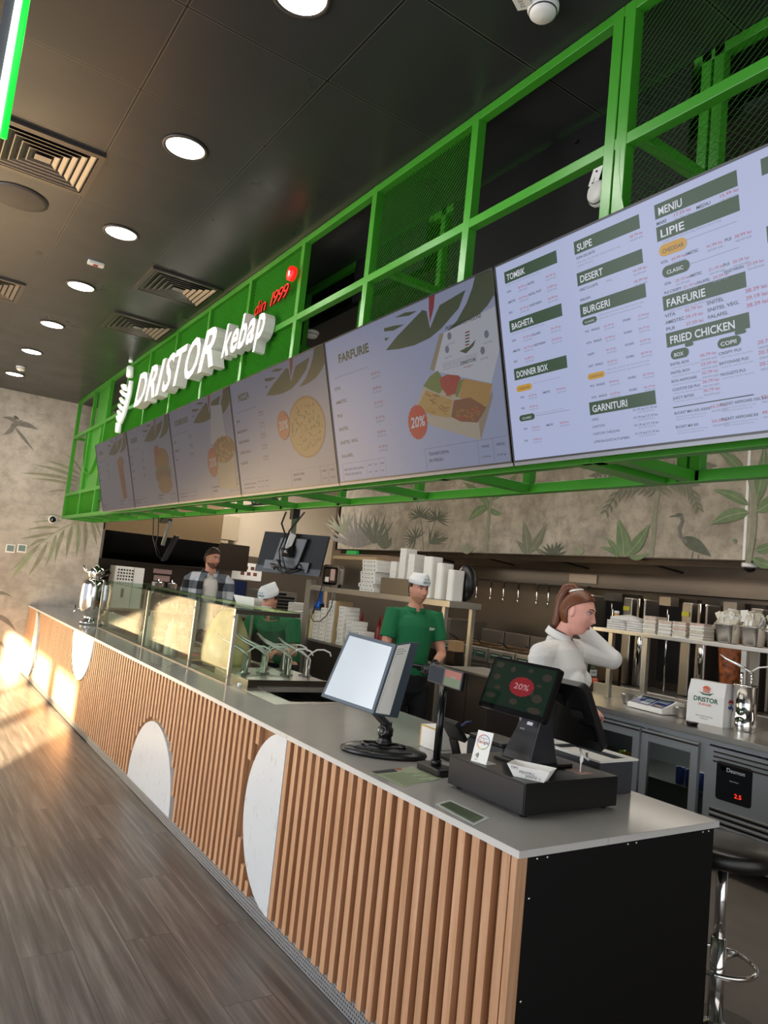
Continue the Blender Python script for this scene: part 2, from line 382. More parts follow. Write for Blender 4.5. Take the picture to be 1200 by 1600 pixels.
# opaque pier up to the first beam, low window head over the sunlit bays
mull = [(-4.1, shift(5.19)), (shift(5.45), shift(5.70))]
for a, b in zip(beams[:-1], beams[1:]): mull.append((shift(a[1]), shift(b[0])))
for a, b in mull: mb.box(XS - .06, XS, a, b, 0, CEIL, M_dgrey)
ylast = shift(beams[-1][1])
mb.box(XS - .06, XS, -4.1, ylast, HEADZ, CEIL, M_dgrey)
mb.box(XS - .06, XS, shift(5.19), shift(5.45), HEADZ - .24, HEADZ, M_dgrey)
mb.box(XS - .06, XS, ylast, YW, 0, CEIL, M_beige)
struct(mb.build('wall_left'))
struct(MB().box(-5.5, -.02, YW - .014, YW, 0, .09, M_white).build('baseboard_far'))

# --- mural prints (flat print on the walls, drawn in the wall plane)
M_leafa = mat('print_sage', '#8c8b74', .8, noise=.12, nscale=14); M_leafb = mat('print_olive', '#757662', .8, noise=.12, nscale=14)
M_leafc = mat('print_dark_olive', '#5d6050', .8, noise=.15, nscale=18); M_leafg = mat('print_grey', '#77716b', .8, noise=.15, nscale=16)
M_leaff = mat('print_green', '#6d7f59', .8, noise=.15, nscale=14); M_leafp = mat('print_pale_green', '#92987c', .8, noise=.1, nscale=14)
class Mural:
    def __init__(s, **pl): s.pl = pl; s.mb = MB(); s.k = 0
    def pt(s, p):
        v = at(p[0], p[1], **s.pl); e = .0015 + .00003 * s.k
        return v + (Vector((-e, 0, 0)) if 'x' in s.pl else Vector((0, -e, 0)))
    def leaf(s, a, b, w, m, bend=0, vein=None):
        s.k += 1; a = Vector(a); b = Vector(b); d = b - a; n = Vector((-d.y, d.x)).normalized(); L = []; R = []; mid = []
        N = 9
        for i in range(N + 1):
            t = i / N; ww = w * math.sin(PI * (t ** .75)) * (1 - .15 * t); c = a + d * t + n * bend * math.sin(PI * t)
            mid.append(c); L.append(c + n * ww / 2); R.append(c - n * ww / 2)
        V = [s.pt(p) for p in L] + [s.pt(p) for p in R]
        s.mb.add(V, [(i, i + 1, N + 2 + i, N + 1 + i) for i in range(N)], m)
        if vein:
            s.k += 1; s.line(mid, max(.5, w * .06), vein)
    def line(s, pts, w, m):
        s.k += 1; P = [Vector(p) for p in pts]; V = []
        for i, p in enumerate(P):
            d = P[min(i + 1, len(P) - 1)] - P[max(i - 1, 0)]; n = Vector((-d.y, d.x)).normalized() * w / 2
            V += [s.pt(p + n), s.pt(p - n)]
        s.mb.add(V, [(2 * i, 2 * i + 1, 2 * i + 3, 2 * i + 2) for i in range(len(P) - 1)], m)
    def fan(s, c, r, a0, a1, n, w, m):
        for i in range(n):
            a = math.radians(a0 + (a1 - a0) * i / (n - 1)); rr = r * random.uniform(.8, 1.05)
            s.leaf(c, (c[0] + rr * math.cos(a), c[1] - rr * math.sin(a)), w, m, bend=random.uniform(-1, 1) * r * .06)
    def frond(s, pts, ln, w, m, n=12, droop=.5):
        P = [Vector(p) for p in pts]
        s.line(P, 1.2, m)
        for i in range(n):
            t = (i + .7) / n * (len(P) - 1); k = min(int(t), len(P) - 2); c = P[k].lerp(P[k + 1], t - k); d = (P[k + 1] - P[k]).normalized()
            for sg in (-1, 1):
                nn = Vector((-d.y, d.x)) * sg; e = (d * .75 + nn * .8 + Vector((0, droop))).normalized()
                l = ln * (1 - .45 * abs(2 * i / n - .8)); s.leaf(c, c + e * l, w, m, bend=sg * l * .05)
mu = Mural(y=YW)
ra = [(150, 806), (124, 814), (98, 825), (80, 836), (62, 850), (50, 860)]
mu.line(ra, 2.2, M_leafp)
for b, t, w in [((98, 808), (64, 805), 2.4), ((97, 814), (50, 816), 4), ((93, 824), (40, 828), 5), ((86, 832), (32, 842), 5.5), ((72, 842), (44, 856), 6), ((62, 850), (18, 890), 8), ((54, 858), (16, 906), 9), ((74, 848), (44, 900), 8),
                ((88, 834), (70, 887), 8), ((101, 826), (86, 880), 7.5), ((113, 820), (103, 874), 7.5), ((122, 816), (119, 870), 7.5), ((133, 812), (131, 868), 7), ((142, 810), (151, 852), 7), ((148, 807), (158, 838), 6)]:
    mu.leaf(b, t, w, random.choice([M_leafa, M_leafp]), bend=random.uniform(-2, 3), vein=M_leafb)
for b, t, w in [((122, 752), (32, 739), 6), ((124, 748), (52, 726), 6), ((126, 742), (72, 720), 6), ((128, 738), (100, 708), 4), ((120, 760), (50, 748), 5), ((118, 768), (70, 770), 4)]:
    mu.leaf(b, t, w, M_leafa, bend=3, vein=M_leafb)
# small bird, swallows' silhouette as part of the wallpaper
mu.leaf((16, 668), (36, 656), 9, M_leafg); mu.leaf((30, 662), (2, 652), 7, M_leafg, 3); mu.leaf((24, 664), (4, 680), 8, M_leafg, -2); mu.leaf((24, 662), (60, 672), 9, M_leafg, -3); mu.leaf((22, 666), (54, 706), 5, M_leafg); mu.leaf((21, 650), (31, 656), 5, M_leafc)
for b, t, w in [((-12, 928), (19, 933), 6), ((-10, 960), (25, 986), 9), ((-6, 1003), (6, 1015), 6)]: mu.leaf(b, t, w, M_leafg, bend=-4, vein=M_leafc)
mu.mb.build('mural_print', None, wf)

XB = 3.8
bz0 = 2.09
bk = struct(MB().box(XB, XB + .05, -4.0, 7.87, bz0, CEIL, M_bulk).build('wall_bulkhead'))
mu = Mural(x=XB)
mu.fan((560, 856), 62, 25, 165, 15, 6, M_leafg); mu.fan((585, 850), 52, 50, 130, 9, 5, M_leafc); mu.fan((536, 835), 40, 60, 150, 7, 5, M_leafb)
for t in [(603, 822), (592, 832), (612, 838), (583, 842)]: mu.leaf((601, 858), t, 8, M_leafc, 2)
mu.line([(662, 860), (660, 830), (657, 803)], 1.5, M_leafb); mu.line([(668, 860), (674, 832), (683, 806)], 1.5, M_leafb)
mu.fan((657, 808), 22, -20, 200, 15, 2.6, M_leafc); mu.fan((683, 812), 23, -30, 190, 15, 2.6, M_leafc); mu.fan((650, 842), 22, 40, 250, 13, 2.6, M_leafc); mu.fan((672, 850), 30, 0, 90, 10, 2.6, M_leafc); mu.leaf((675, 848), (702, 840), 9, M_leafc)
mu.line([(757, 866), (762, 830), (766, 790), (768, 765)], 5, M_leafa)
for a, b, w in [((766, 790), (722, 752), 13), ((764, 790), (731, 815), 14), ((768, 782), (812, 735), 14), ((766, 795), (787, 803), 10), ((768, 778), (777, 730), 9), ((764, 800), (745, 760), 9)]: mu.leaf(a, b, w, M_leaff, 3, M_leafp)
for a, b, w in [((824, 866), (818, 813), 15), ((826, 866), (854, 818), 14), ((822, 866), (806, 843), 9), ((850, 868), (835, 857), 7)]: mu.leaf(a, b, w, M_leafb, 2, M_leafp)
mu.fan((866, 868), 24, 20, 160, 8, 5, M_leafc)
mu.line([(1017, 872), (1021, 840), (1024, 800), (1028, 765)], 7, M_leafa)
for pts in ([(1028, 768), (1000, 758), (970, 762), (946, 800)], [(1028, 768), (1055, 752), (1080, 760), (1092, 795)], [(1026, 766), (990, 740), (960, 735), (930, 745)], [(1028, 766), (1058, 735), (1090, 725), (1112, 730)], [(1028, 766), (1020, 740), (1010, 715)]):
    mu.frond(pts, 24, 4, M_leafb, 12)
for a, b, w in [((975, 870), (966, 810), 22), ((978, 870), (1016, 818), 20), ((972, 870), (937, 855), 9), ((968, 870), (945, 838), 10), ((985, 872), (1015, 864), 9), ((965, 872), (955, 850), 8)]: mu.leaf(a, b, w, M_leaff, 3, M_leafp)
# wading bird print
mu.leaf((1066, 840), (1112, 870), 21, M_leafc, -2); mu.line([(1074, 848), (1063, 838), (1062, 826), (1067, 814), (1064, 806), (1060, 804)], 4.5, M_leafg); mu.leaf((1046, 808), (1064, 804), 2.6, M_leafc); mu.leaf((1056, 806), (1068, 803), 6, M_leafc)
mu.line([(1084, 862), (1081, 874)], 1.2, M_leafc); mu.line([(1092, 866), (1092, 875)], 1.2, M_leafc)
for a, b, w in [((1172, 800), (1110, 820), 22), ((1172, 790), (1112, 765), 16), ((1165, 745), (1118, 700), 18), ((1150, 850), (1143, 845), 6), ((1180, 790), (1196, 690), 22), ((1182, 800), (1230, 760), 24), ((1180, 860), (1215, 845), 16), ((1175, 872), (1220, 884), 16)]: mu.leaf(a, b, w, M_leaff, 4, M_leafp)
mu.line([(1170, 880), (1178, 830), (1180, 780), (1172, 740)], 9, M_leafa)
mu.fan((730, 866), 20, 40, 140, 7, 3, M_leafp); mu.fan((905, 868), 14, 40, 140, 6, 3, M_leafp)
mu.mb.build('mural_print', None, bk)
# bulkhead edge trims
p = at(1163, 870, x=XB); struct(MB().box(XB - .008, XB, p.y - .011, p.y + .011, bz0, CEIL, M_white).build('trim_1'))
struct(MB().box(XB - .006, XB + .05, -4.0, 7.87, bz0 - .012, bz0, M_steelk).build('trim_2'))
struct(MB().box(XB, 5.3, 7.82, 7.87, bz0, CEIL, M_beige).build('wall_bulkhead_side'))
struct(MB().box(-8.4, 6.2, -9.2, -9.0, 0, 6.5, M_beige).build('sun_block_wall'))  # unseen wall added to keep the sun out of the rear opening
# ------------------------------------------------------------ service counter
CL = YW - .002
ctr = thing('service_counter', (0.5, 4.6, 0), 'long service counter clad in vertical oak slats with white terrazzo shapes', 'counter')
def cpart(mb, name, mt=None, bevel=0): return mb.build(name, mt, ctr, bevel, loc=(0.5, 4.6, 0))
# inlay shapes: (centre y, centre z, radius, start angle, end angle) in the (y,z) plane
R1 = .40
inl = [(1.492, .482, .400, 90, 270, -1), (3.372, .082, .47, 0, 180, 0), (5.81, .884, .44, 180, 360, 0), (8.50, .462, .40, 90, 270, 1)]
def in_inlay(y, z):
    for (cy, cz, r, a, b, sd) in inl:
        if (y - cy) ** 2 + (z - cz) ** 2 < (r + .012) ** 2:
            if sd == 0 or (sd == -1 and y > cy - .01) or (sd == 1 and y < cy + .01): return True
    return False
sl = MB(); y = .03; PT = .0677
while y < CL - .03:
    # vertical runs of the slat that are clear of the inlays
    zs = [.082 + i * (.862 - .082) / 60 for i in range(61)]; run = None
    for i, z in enumerate(zs):
        ok = not (in_inlay(y, z) or in_inlay(y + .034, z))
        if ok and run is None: run = z
        if (not ok or i == 60) and run is not None:
            if z - run > .03: sl.box(0, .024, y, y + .034, run, z)
            run = None
    y += PT
sl.box(0, .024, 1.492 - .037, 1.492 - .003, .082, .862).box(0, .024, 8.503, 8.537, .082, .862)
cpart(sl, 'slat_cladding', M_wood)
cpart(MB().box(.0, .04, .0, .0245, .05, .862), 'corner_post', M_wood)
cpart(MB().box(.024, .04, .0246, CL, .082, .862), 'backing_board', M_woodd)
cpart(MB().box(.04, .275, .03, CL, .0, .862).box(.275, .985, .03, 2.215, 0, .862).box(.275, .985, 6.455, CL, 0, .862).box(.275, .985, 2.215, 6.455, 0, .76), 'carcass', mat('carcass_grey', '#83868a', .5, .3))
ep = cpart(MB().box(.04, .985, .005, .03, .0, .862), 'end_panel', M_black)
sc_ = MB()
for (px, py) in [(839, 1341), (855, 1338), (981, 1317), (994, 1315), (1098, 1297), (1107, 1295), (826, 1404), (813, 1565)]:
    p = at(px, py, y=.005); p.z = min(p.z, .85); p.x = max(p.x, .052); sc_.lathe([(.0, -.003), (.004, -.003), (.005, 0)], (p.x, .005, p.z), M_chrome, 10, Euler((-PI / 2, 0, 0)).to_matrix())
o = sc_.build('screw_head', None, ep); o.matrix_parent_inverse = Matrix.Translation((-.5, -4.6, 0))
for i, (cy, cz, r, a, b, sd) in enumerate(inl):
    pts = []
    if sd == 0: rng = [math.radians(a + (b - a) * k / 40) for k in range(41)]; pts = [(cy + r * math.cos(t), cz + r * math.sin(t)) for t in rng]
    elif sd == -1: pts = [(cy + r * math.sin(math.radians(180 * k / 40)) * .93, cz + r * math.cos(math.radians(180 * k / 40))) for k in range(41)]
    else: pts = [(cy - r * math.sin(math.radians(180 * k / 40)) * .66, cz - r * math.cos(math.radians(180 * k / 40))) for k in range(41)]
    pts = [(p[0], min(p[1], .862)) for p in pts]
    T = frame((-.002, 0, 0), (0, 1, 0), (0, 0, 1))     # local z -> +x
    cpart(MB().prism(pts, 0, .03, 0, T), 'terrazzo_inlay', M_inlay)
# perforated kick grille: metal ribbons around square holes
kg = MB(); hp = .0155
kz = [.004 + i * hp for i in range(6)]
for z in kz: kg.box(.020, .022, .0, CL, z, z + .0075)
y = .0
while y < 5.2:
    for i, z in enumerate(kz[:-1]):
        kg.box(.020, .022, y + (hp / 2 if i % 2 else 0), y + (hp / 2 if i % 2 else 0) + .0075, z + .0075, z + hp)
    y += hp
kg.box(.020, .022, 5.2, CL, .004, .084)
cpart(kg, 'perforated_kick_grille', mat('grille_metal', '#a2a4a6', .4, .5))
# worktop slab, with the cut-out for the steel serving unit
wt = MB()
TH = .022
wt.box(0, .28, -.004, CL, WT - TH, WT, 0).box(.28, 1.0, -.004, 2.22, WT - TH, WT, 0).box(.28, 1.0, 6.45, CL, WT - TH, WT, 0)
wt.box(-.0015, 0, -.004, CL, WT - TH, WT - .001, 1).box(-.0015, 1.0, -.0055, -.004, WT - TH, WT - .001, 1)
wt.mats = [M_quartz, M_quartze]; wt.mi = [0] * 18 + [1] * 12
tag(wt.build('worktop', None), 'grey quartz worktop running along the top of the slatted counter', 'worktop')

# ------------------------------------------------------------ green canopy frame
XF = .225; XK = .62; ZT = CEIL - .002; ZM = 3.14; ZB = 2.062; B = .05; YE = 8.98; YS = -2.6
can = thing('canopy_frame', (XF, 4, ZB), 'green painted steel canopy frame with mesh panels hung over the counter', 'canopy')
LC = (XF, 4, ZB)
fr = MB()
for x in (XF, XK):
    for z in (ZB, ZM, ZT - .04): fr.box(x - .02, x + .02, YS, YE, z - .0, z + .04)
posts = [-1.6, -.8, -.005, .045, .80, 1.6, 2.40, 3.2, 4.0, 4.8, 5.6, 6.4, 7.2, 8.0, YE - .02]
for y in posts:
    fr.box(XF - .0215, XF + .0225, y - .022, y + .022, ZB, ZT)
    fr.box(XK - .02, XK + .02, y - .1, y - .06, ZB + .001, ZT)
crossy = [-1.55, -.78, -.06, .72, 1.44, 2.2, 2.9, 3.6, 4.4, 5.2, 6.0, 6.8, 7.6, 8.4, YE - .02]
for i, y in enumerate(crossy):
    fr.box(XF, XK, y - .03, y + .02, ZB + .002, ZB + .038)
    if i % 2 == 0: fr.box(XF, XK, y - .02, y + .02, ZM + .002, ZM + .038)
fr.box(XF, XK, .02, .10, ZB - .001, ZB + .03)
can_o = fr.build('tube_frame', M_green, can, .002, loc=LC)
def cp(mb, name, mt): return mb.build(name, mt, can, loc=LC)
# lower rail and arc in the last bays
cp(MB().box(XF - .02, XF + .02, 6.4, YE, 2.36, 2.40).box(XK - .02, XK + .02, 6.4, YE, 2.36, 2.40).box(XF + .02, XF + .022, 7.25, 7.9, ZM + .04, ZT - .04).box(XF + .01, XF + .012, 7.25, 8.3, 2.40, ZM), 'side_rail', M_green)
def arc(mb, cy, cz, r, a0, a1, x, w=.045, t=.012, n=28):
    V = []
    for i in range(n + 1):
        a = math.radians(a0 + (a1 - a0) * i / n)
        for rr in (r, r - t):
            for xx in (x - w / 2, x + w / 2): V.append((xx, cy + rr * math.cos(a), cz + rr * math.sin(a)))
    F = []
    for i in range(n):
        o = i * 4; F += [(o, o + 1, o + 5, o + 4), (o + 2, o + 6, o + 7, o + 3), (o, o + 4, o + 6, o + 2), (o + 1, o + 3, o + 7, o + 5)]
    mb.add(V, F)
ab = MB(); arc(ab, -.78, 3.14, .79, 180, 360, XF); cp(ab, 'curved_brace', M_green)
ab = MB(); arc(ab, 7.75, 3.0, .42, 180, 360, XF); cp(ab.box(XF - .02, XF + .02, 8.16, 8.18, 3.0, ZM).box(XF - .02, XF + .02, 7.33, 7.35, 3.0, ZM), 'curved_brace', M_green)
def expanded(y0, y1, z0, z1, x, lw=.030, sw=.0125, dp=.0045, tl=.0016):
    mb = MB(); n = int((y1 - y0) / (lw / 2)); rows = int((z1 - z0) / sw); V = []; F = []
    st = (y1 - y0) / n
    for r in range(rows + 1):
        zc = z0 + (z1 - z0) * r / rows; o = len(V)
        for i in range(n + 1):
            up = (i + r) % 2; zz = zc + (sw * .42 if up else -sw * .42); zz = min(max(zz, z0), z1)
            V.append((x - dp, y0 + i * st, zz + tl)); V.append((x + dp, y0 + i * st, zz - tl))
        for i in range(n): F.append((o + 2 * i, o + 2 * i + 1, o + 2 * i + 3, o + 2 * i + 2))
    mb.add(V, F); return mb
for (a, b, z0, z1) in [(-.78, -.03, ZM + .04, ZT - .04), (-1.58, -.82, ZM + .04, ZT - .04), (-.78, -.03, 2.72, ZM), (.822, 1.578, ZM + .04, ZT - .04), (.822, 1.578, 2.70, ZM)]:
    cp(expanded(a, b, z0, z1, XF + .012, .030, .0125, *((.0022, -.0012) if a < 0 else (.0030, .0))), 'mesh_panel', M_greenm)
for (a, b) in [(2.422, 3.178), (3.222, 3.978), (4.022, 4.778), (4.822, 5.578), (5.622, 6.378)]:
    cp(expanded(a, b, ZM + .04, ZT - .04, XF + .012, .03, .012), 'mesh_panel', M_greenm); cp(expanded(a, b, 2.70, ZM, XF + .012, .03, .012), 'mesh_panel', M_greenm)
for (a, b) in [(6.422, 7.178)]: cp(expanded(a, b, 2.70, ZM, XF + .012, .03, .012), 'mesh_panel', M_greenm)
for (a, b) in [(8.022, YE - .04), (7.222, 7.978)]: cp(expanded(a, b, ZB + .04, 2.36, XF + .012, .03, .012), 'mesh_panel', M_greenm)
# green sheet panels behind the lettering
cp(MB().box(XF + .03, XF + .034, 5.62, 6.38, ZM + .04, ZT - .04).box(XF + .03, XF + .034, 2.42, 5.58, ZM + .04, ZT - .04).box(XF + .03, XF + .034, 2.42, 6.38, 2.70, ZM), 'sheet_panel', mat('green_sheet', '#3a8a24', .5))
bp = MB().box(XK - .05, XK - .045, -.0, 1.40, 3.16, ZT - .03).box(XK - .05, XK - .045, 1.62, 2.38, 3.36, ZT - .03)
for p in ((.2, 3.58), (.55, 3.58)): bp.box(XK - .06, XK - .05, p[0] - .008, p[0] + .008, p[1] - .006, p[1] + .006, M_white)
bp.mats[0] = M_black; cp(bp, 'black_board', M_black)
# dropped black soffit over the kitchen side of the canopy
struct(MB().box(XK + .05, XB - .001, -4.0, 7.8, 3.40, 3.44, mat('matt_black_soffit', '#0d0d0d', .6)).build('ceiling_soffit'))

# ------------------------------------------------------------ menu screens
TILT = math.radians(14.5); SW = 1.190; SH = .676
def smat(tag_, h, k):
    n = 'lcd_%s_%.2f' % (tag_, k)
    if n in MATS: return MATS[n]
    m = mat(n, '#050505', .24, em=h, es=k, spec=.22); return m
PAL = dict(bg='#c3cdf4', green='#2f4f2f', txt='#3c4248', red='#c24a5a', yel='#d9a42e', wht='#eef2ff', grey='#9aa0b4', leafg='#54643c', stem='#b0303a', badge='#e05038', pizza='#d8a85c', pizza2='#b98040', box='#dccdb8', boxd='#b8a68e', tom='#c8503c', lettuce='#8c9c50', fries='#dcb468', meat='#a06a40', bun='#c08040', line='#8d93a8')
LUM = [.62, .26, .12, .09, .075, .065, .06]  # glow lowered per screen, baking in LCD dimming at oblique views
M_bez = mat('dark_bezel', '#2c2b2b', .3, .5)
def uvs(px, py):   # photo pixel on the second screen -> its own u, v
    n = Vector((-math.cos(TILT), 0, -math.sin(TILT))); up = Vector((-math.sin(TILT), 0, math.cos(TILT))); O = Vector((.12, 0, 2.075))
    d = ray(px, py); s_ = (O - CAM_C).dot(n) / d.dot(n); p = CAM_C + d * s_
    return (1.485 - p.y, (p - O).dot(up))
C4 = lambda x, y: uvs(480 + x / 3.333, 380 + y / 3.333)
def screen(i, label):
    y_left = .286 + 1.197 * i
    root = thing('menu_screen', (.12, y_left, 2.072), label, 'screen', 'menu screens in a row under the canopy')
    Xd = Vector((0, -1, 0)); Zd = Vector((-math.sin(TILT), 0, math.cos(TILT))); Yd = Zd.cross(Xd)
    R = Matrix.Identity(4)
    for r_ in range(3): R[r_][0] = Xd[r_]; R[r_][1] = Yd[r_]; R[r_][2] = Zd[r_]
    root.matrix_world = Matrix.Translation(root.location) @ R
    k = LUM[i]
    pan = MB(); pan.box(0, SW, .0, .045, 0, SH, M_blackp).box(.3, .9, .045, .09, .15, .5, M_blackp)
    pan.build('housing', None, root, .003)
    MB().box(0, SW, -.004, .0, 0, .006, M_bez).box(0, SW, -.004, 0, SH - .006, SH, M_bez).box(0, .005, -.004, 0, .006, SH - .006, M_bez).box(SW - .005, SW, -.004, 0, .006, SH - .006, M_bez).box(0, SW, 0, .04, -.012, 0, M_mgrey).build('bezel', None, root)
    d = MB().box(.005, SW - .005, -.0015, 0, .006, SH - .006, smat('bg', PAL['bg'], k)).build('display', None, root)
    art = {}
    lv = [0]
    def A(c):
        if c not in art: art[c] = MB()
        return art[c]
    def L():
        lv[0] += 1; return -.0017 - .000008 * lv[0]
    def P(c, pts):
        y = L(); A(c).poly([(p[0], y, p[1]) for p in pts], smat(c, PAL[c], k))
    def rect(c, u0, u1, v0, v1): P(c, [(u0, v0), (u1, v0), (u1, v1), (u0, v1)])
    def T(c, s_, u, v, size, width=None, bold=.0, sh=0):
        y = L(); A(c).text(s_, frame((u, y, v), (1, 0, 0), (0, 0, 1)), smat(c, PAL[c], k), size, width, 0, bold, 'LEFT', sh)
    def disc(c, cu, cv, ru, rv, n=28, wob=0):
        P(c, [(cu + ru * (1 + wob * (j % 2)) * math.cos(2 * PI * j / n), cv + rv * (1 + wob * (j % 2)) * math.sin(2 * PI * j / n)) for j in range(n)])
    def pill(c, u0, u1, v0, v1):
        r = (v1 - v0) / 2; pts = []
        for j in range(9): a = -PI / 2 + PI * j / 8; pts.append((u1 - r + r * math.cos(a), v0 + r + r * math.sin(a)))
        for j in range(9): a = PI / 2 + PI * j / 8; pts.append((u0 + r + r * math.cos(a), v0 + r + r * math.sin(a)))
        P(c, pts)
    def done():
        names = dict(green='heading_bar', wht='heading_text', txt='menu_text', red='price_text', grey='small_print', yel='highlight_pill', leafg='leaf_emblem', stem='red_stem', badge='discount_badge')
        for c, m in art.items(): m.build(names.get(c, 'food_picture'), None, d)
    return dict(P=P, rect=rect, T=T, disc=disc, pill=pill, done=done)
def leaf_art(s):
    for poly in ([(410, 555), (470, 480), (600, 345), (622, 350), (640, 440), (668, 370), (690, 320), (825, 240), (790, 335), (700, 440), (640, 490), (560, 528), (480, 548)],
                 [(875, 165), (975, 130), (981, 255), (940, 320), (880, 385), (800, 435), (715, 470), (780, 400), (830, 310), (860, 230)],
                 [(455, 385), (510, 358), (572, 350), (530, 375)], [(400, 440), (460, 425), (507, 420), (450, 452), (402, 457)], [(404, 490), (428, 490), (408, 508)]):
        s['P']('leafg', [C4(*p) for p in poly])
    s['P']('stem', [C4(*p) for p in [(634, 270), (665, 262), (660, 330), (640, 412), (634, 340)]])
rr = random.Random(3)
def price(s, u, v, sz=.0105, t=None, old=True, c='red'):
    t = t or '%d.%d9 lei' % (rr.randint(15, 49), rr.randint(1, 9)); s['T'](c, t, u, v, sz, len(t) * sz * .44)
    if old:
        s['T']('grey', '%d.%d9 LEI' % (rr.randint(20, 59), rr.randint(1, 9)), u + .002, v - sz * .95, sz * .72, len(t) * sz * .42); s['rect']('grey', u, u + len(t) * sz * .45, v - sz * .72, v - sz * .66)

# screen nearest the camera: full price list
s = screen(0, 'near right menu screen listing TOMBIK, SUPE and LIPIE prices')
def bar(t, u, v, yl=False): s['rect']('green', u, u + .235, v, v + .039); s['T']('wht', t, u + .010, v + .008, .029, len(t) * .0142, .015)
for t, v in (('TOMBIK', .603), ('BAGHETA', .438), ('DONNER BOX', .276)): bar(t, .044, v)
for t, v in (('SUPE', .604), ('DESERT', .509), ('BURGERI', .414), ('GARNITURI', .116)): bar(t, .350, v)
for t, v in (('MENIU', .609), ('LIPIE', .549), ('FARFURIE', .362), ('FRIED CHICKEN', .262)): bar(t, .635, v)
bar('', .930, .609); bar('', .930, .45)
def row(a, u, v, pu, sz=.0115, pt=None):
    sz = min(sz, .0108); s['T']('txt', a, u, v, sz, len(a) * sz * .50, .012); price(s, pu, v, sz, pt)
fine = 'CARNE 100%, CARTOFI 150g, PRODUS DE LA 420g'
for v in (.594, .429, ): s['T']('grey', fine, .05, v, .006, .15)
for v, a, b in ((.57, 'VITA', 'SNITEL'), (.535, 'AMESTEC', 'SNITEL POST'), (.50, 'PUI', 'VEGETARIAN')): row(a, .048, v, .100, .0105); row(b, .145, v, .225, .0105)
for v, a, b in ((.405, 'VITA', 'FALAFEL'), (.37, 'AMESTEC', 'VEGETARIAN'), (.335, 'PUI', '')):
    row(a, .048, v, .100, .0105)
    if b: row(b, .145, v, .225, .0105)
s['pill']('yel', .048, .12, .235, .256); s['T']('txt', 'CHEDDAR', .058, .241, .0105, .05); s['T']('grey', fine, .125, .25, .005, .12)
for v, a, b in ((.212, 'VITA', 'AMESTEC'), (.175, 'PUI', '')):
    row(a, .062, v, .10, .0095)
    if b: row(b, .165, v, .225, .0095)
s['pill']('green', .048, .12, .135, .156); s['T']('wht', 'CLASIC', .062, .141, .0105, .042); s['T']('grey', fine, .125, .15, .005, .12); s['rect']('line', .125, .27, .144, .1455)
for v, a, b in ((.105, 'VITA', 'AMESTEC'), (.065, 'PUI', '')):
    row(a, .062, v, .10, .0095)
    if b: row(b, .165, v, .225, .0095)
row('SUPA DE LINTE', .355, .588, .548, .0115, '20.79 lei'); s['T']('grey', 'SUPA 400g, CRUTOANE, CARDOFI PRAJITI 200g', .355, .575, .0065, .16); s['T']('grey', 'LAMAIE, MASLINE', .355, .565, .0065, .06)
row('OREZ CU LAPTE', .355, .492, .548, .0115, '16.39 lei'); s['T']('grey', '300g', .455, .492, .008, .02); row('BAKLAVA', .355, .462, .548, .0115, '18.39 lei')
s['pill']('green', .355, .41, .388, .406); s['T']('wht', 'CLASSIC', .363, .393, .0085, .038); s['T']('grey', fine, .415, .402, .006, .16); s['T']('grey', fine, .415, .392, .006, .15)
for v, a, b in ((.365, 'PUI   SINGLE', 'DOUBLE'), (.33, 'VITA   SINGLE', 'DOUBLE'), (.295, 'CRISPY', 'AVOCADO'), (.26, 'HOT   SINGLE', 'DOUBLE')): row(a, .362, v, .432, .009); row(b, .50, v, .55, .009)
s['pill']('yel', .355, .42, .222, .241); s['T']('txt', 'CHEDDAR', .362, .228, .008, .05); s['T']('grey', fine, .425, .238, .006, .15); s['T']('grey', fine, .425, .228, .006, .15)
for v, a, b in ((.20, 'PUI   SINGLE', 'DOUBLE'), (.165, 'VITA   SINGLE', 'DOUBLE')): row(a, .362, v, .432, .009); row(b, .50, v, .55, .009)
for v, a in ((.098, 'OREZ'), (.076, 'CARTOFI'), (.054, 'CARTOFI CHEDDAR'), (.030, 'LIPIE/BAGHETA/TOMBIK')):
    s['T']('txt', a, .355, v, .0105, len(a) * .0066); price(s, .505, v + .008, .0095, '15.19 lei/17.19 lei', False, 'txt'); s['T']('grey', '20.99 LEI/22.99 LEI', .52, v + .0005, .007, .055)
s['T']('txt', 'MARE', .638, .592, .0125, .03, .01); price(s, .69, .597, .012, '17.59 lei'); s['T']('txt', 'MEDIU', .757, .592, .0125, .038, .01); price(s, .82, .597, .012, '15.99 lei')
s['T']('grey', fine, .65, .541, .007, .17)
s['pill']('yel', .638, .722, .505, .537); s['T']('txt', 'CHEDDAR', .648, .514, .015, .064, .01); s['rect']('line', .722, .86, .526, .527)
row('VITA', .64, .487, .672, .0125, '44.99 lei'); row('AMESTEC', .715, .487, .775, .0125, '41.99 lei'); row('PUI', .825, .487, .85, .0125, '38.99 lei')
s['pill']('green', .642, .725, .447, .478); s['T']('wht', 'CLASIC', .655, .456, .014, .05, .01); s['rect']('line', .725, .86, .462, .463)
row('VITA', .645, .428, .678, .0105, '23.19 lei'); row('AMESTEC', .72, .428, .775, .0105, '21.19 lei'); row('PUI', .815, .428, .84, .0105, '20.39 lei')
row('PUI CRISPY', .642, .405, .70, .0105, '21.19 lei'); row('FALAFEL', .74, .405, .785, .0105, '20.39 lei'); row('VEGETARIAN', .815, .41, .875, .0105, '27.59 lei')
s['T']('grey', fine, .65, .354, .007, .15)
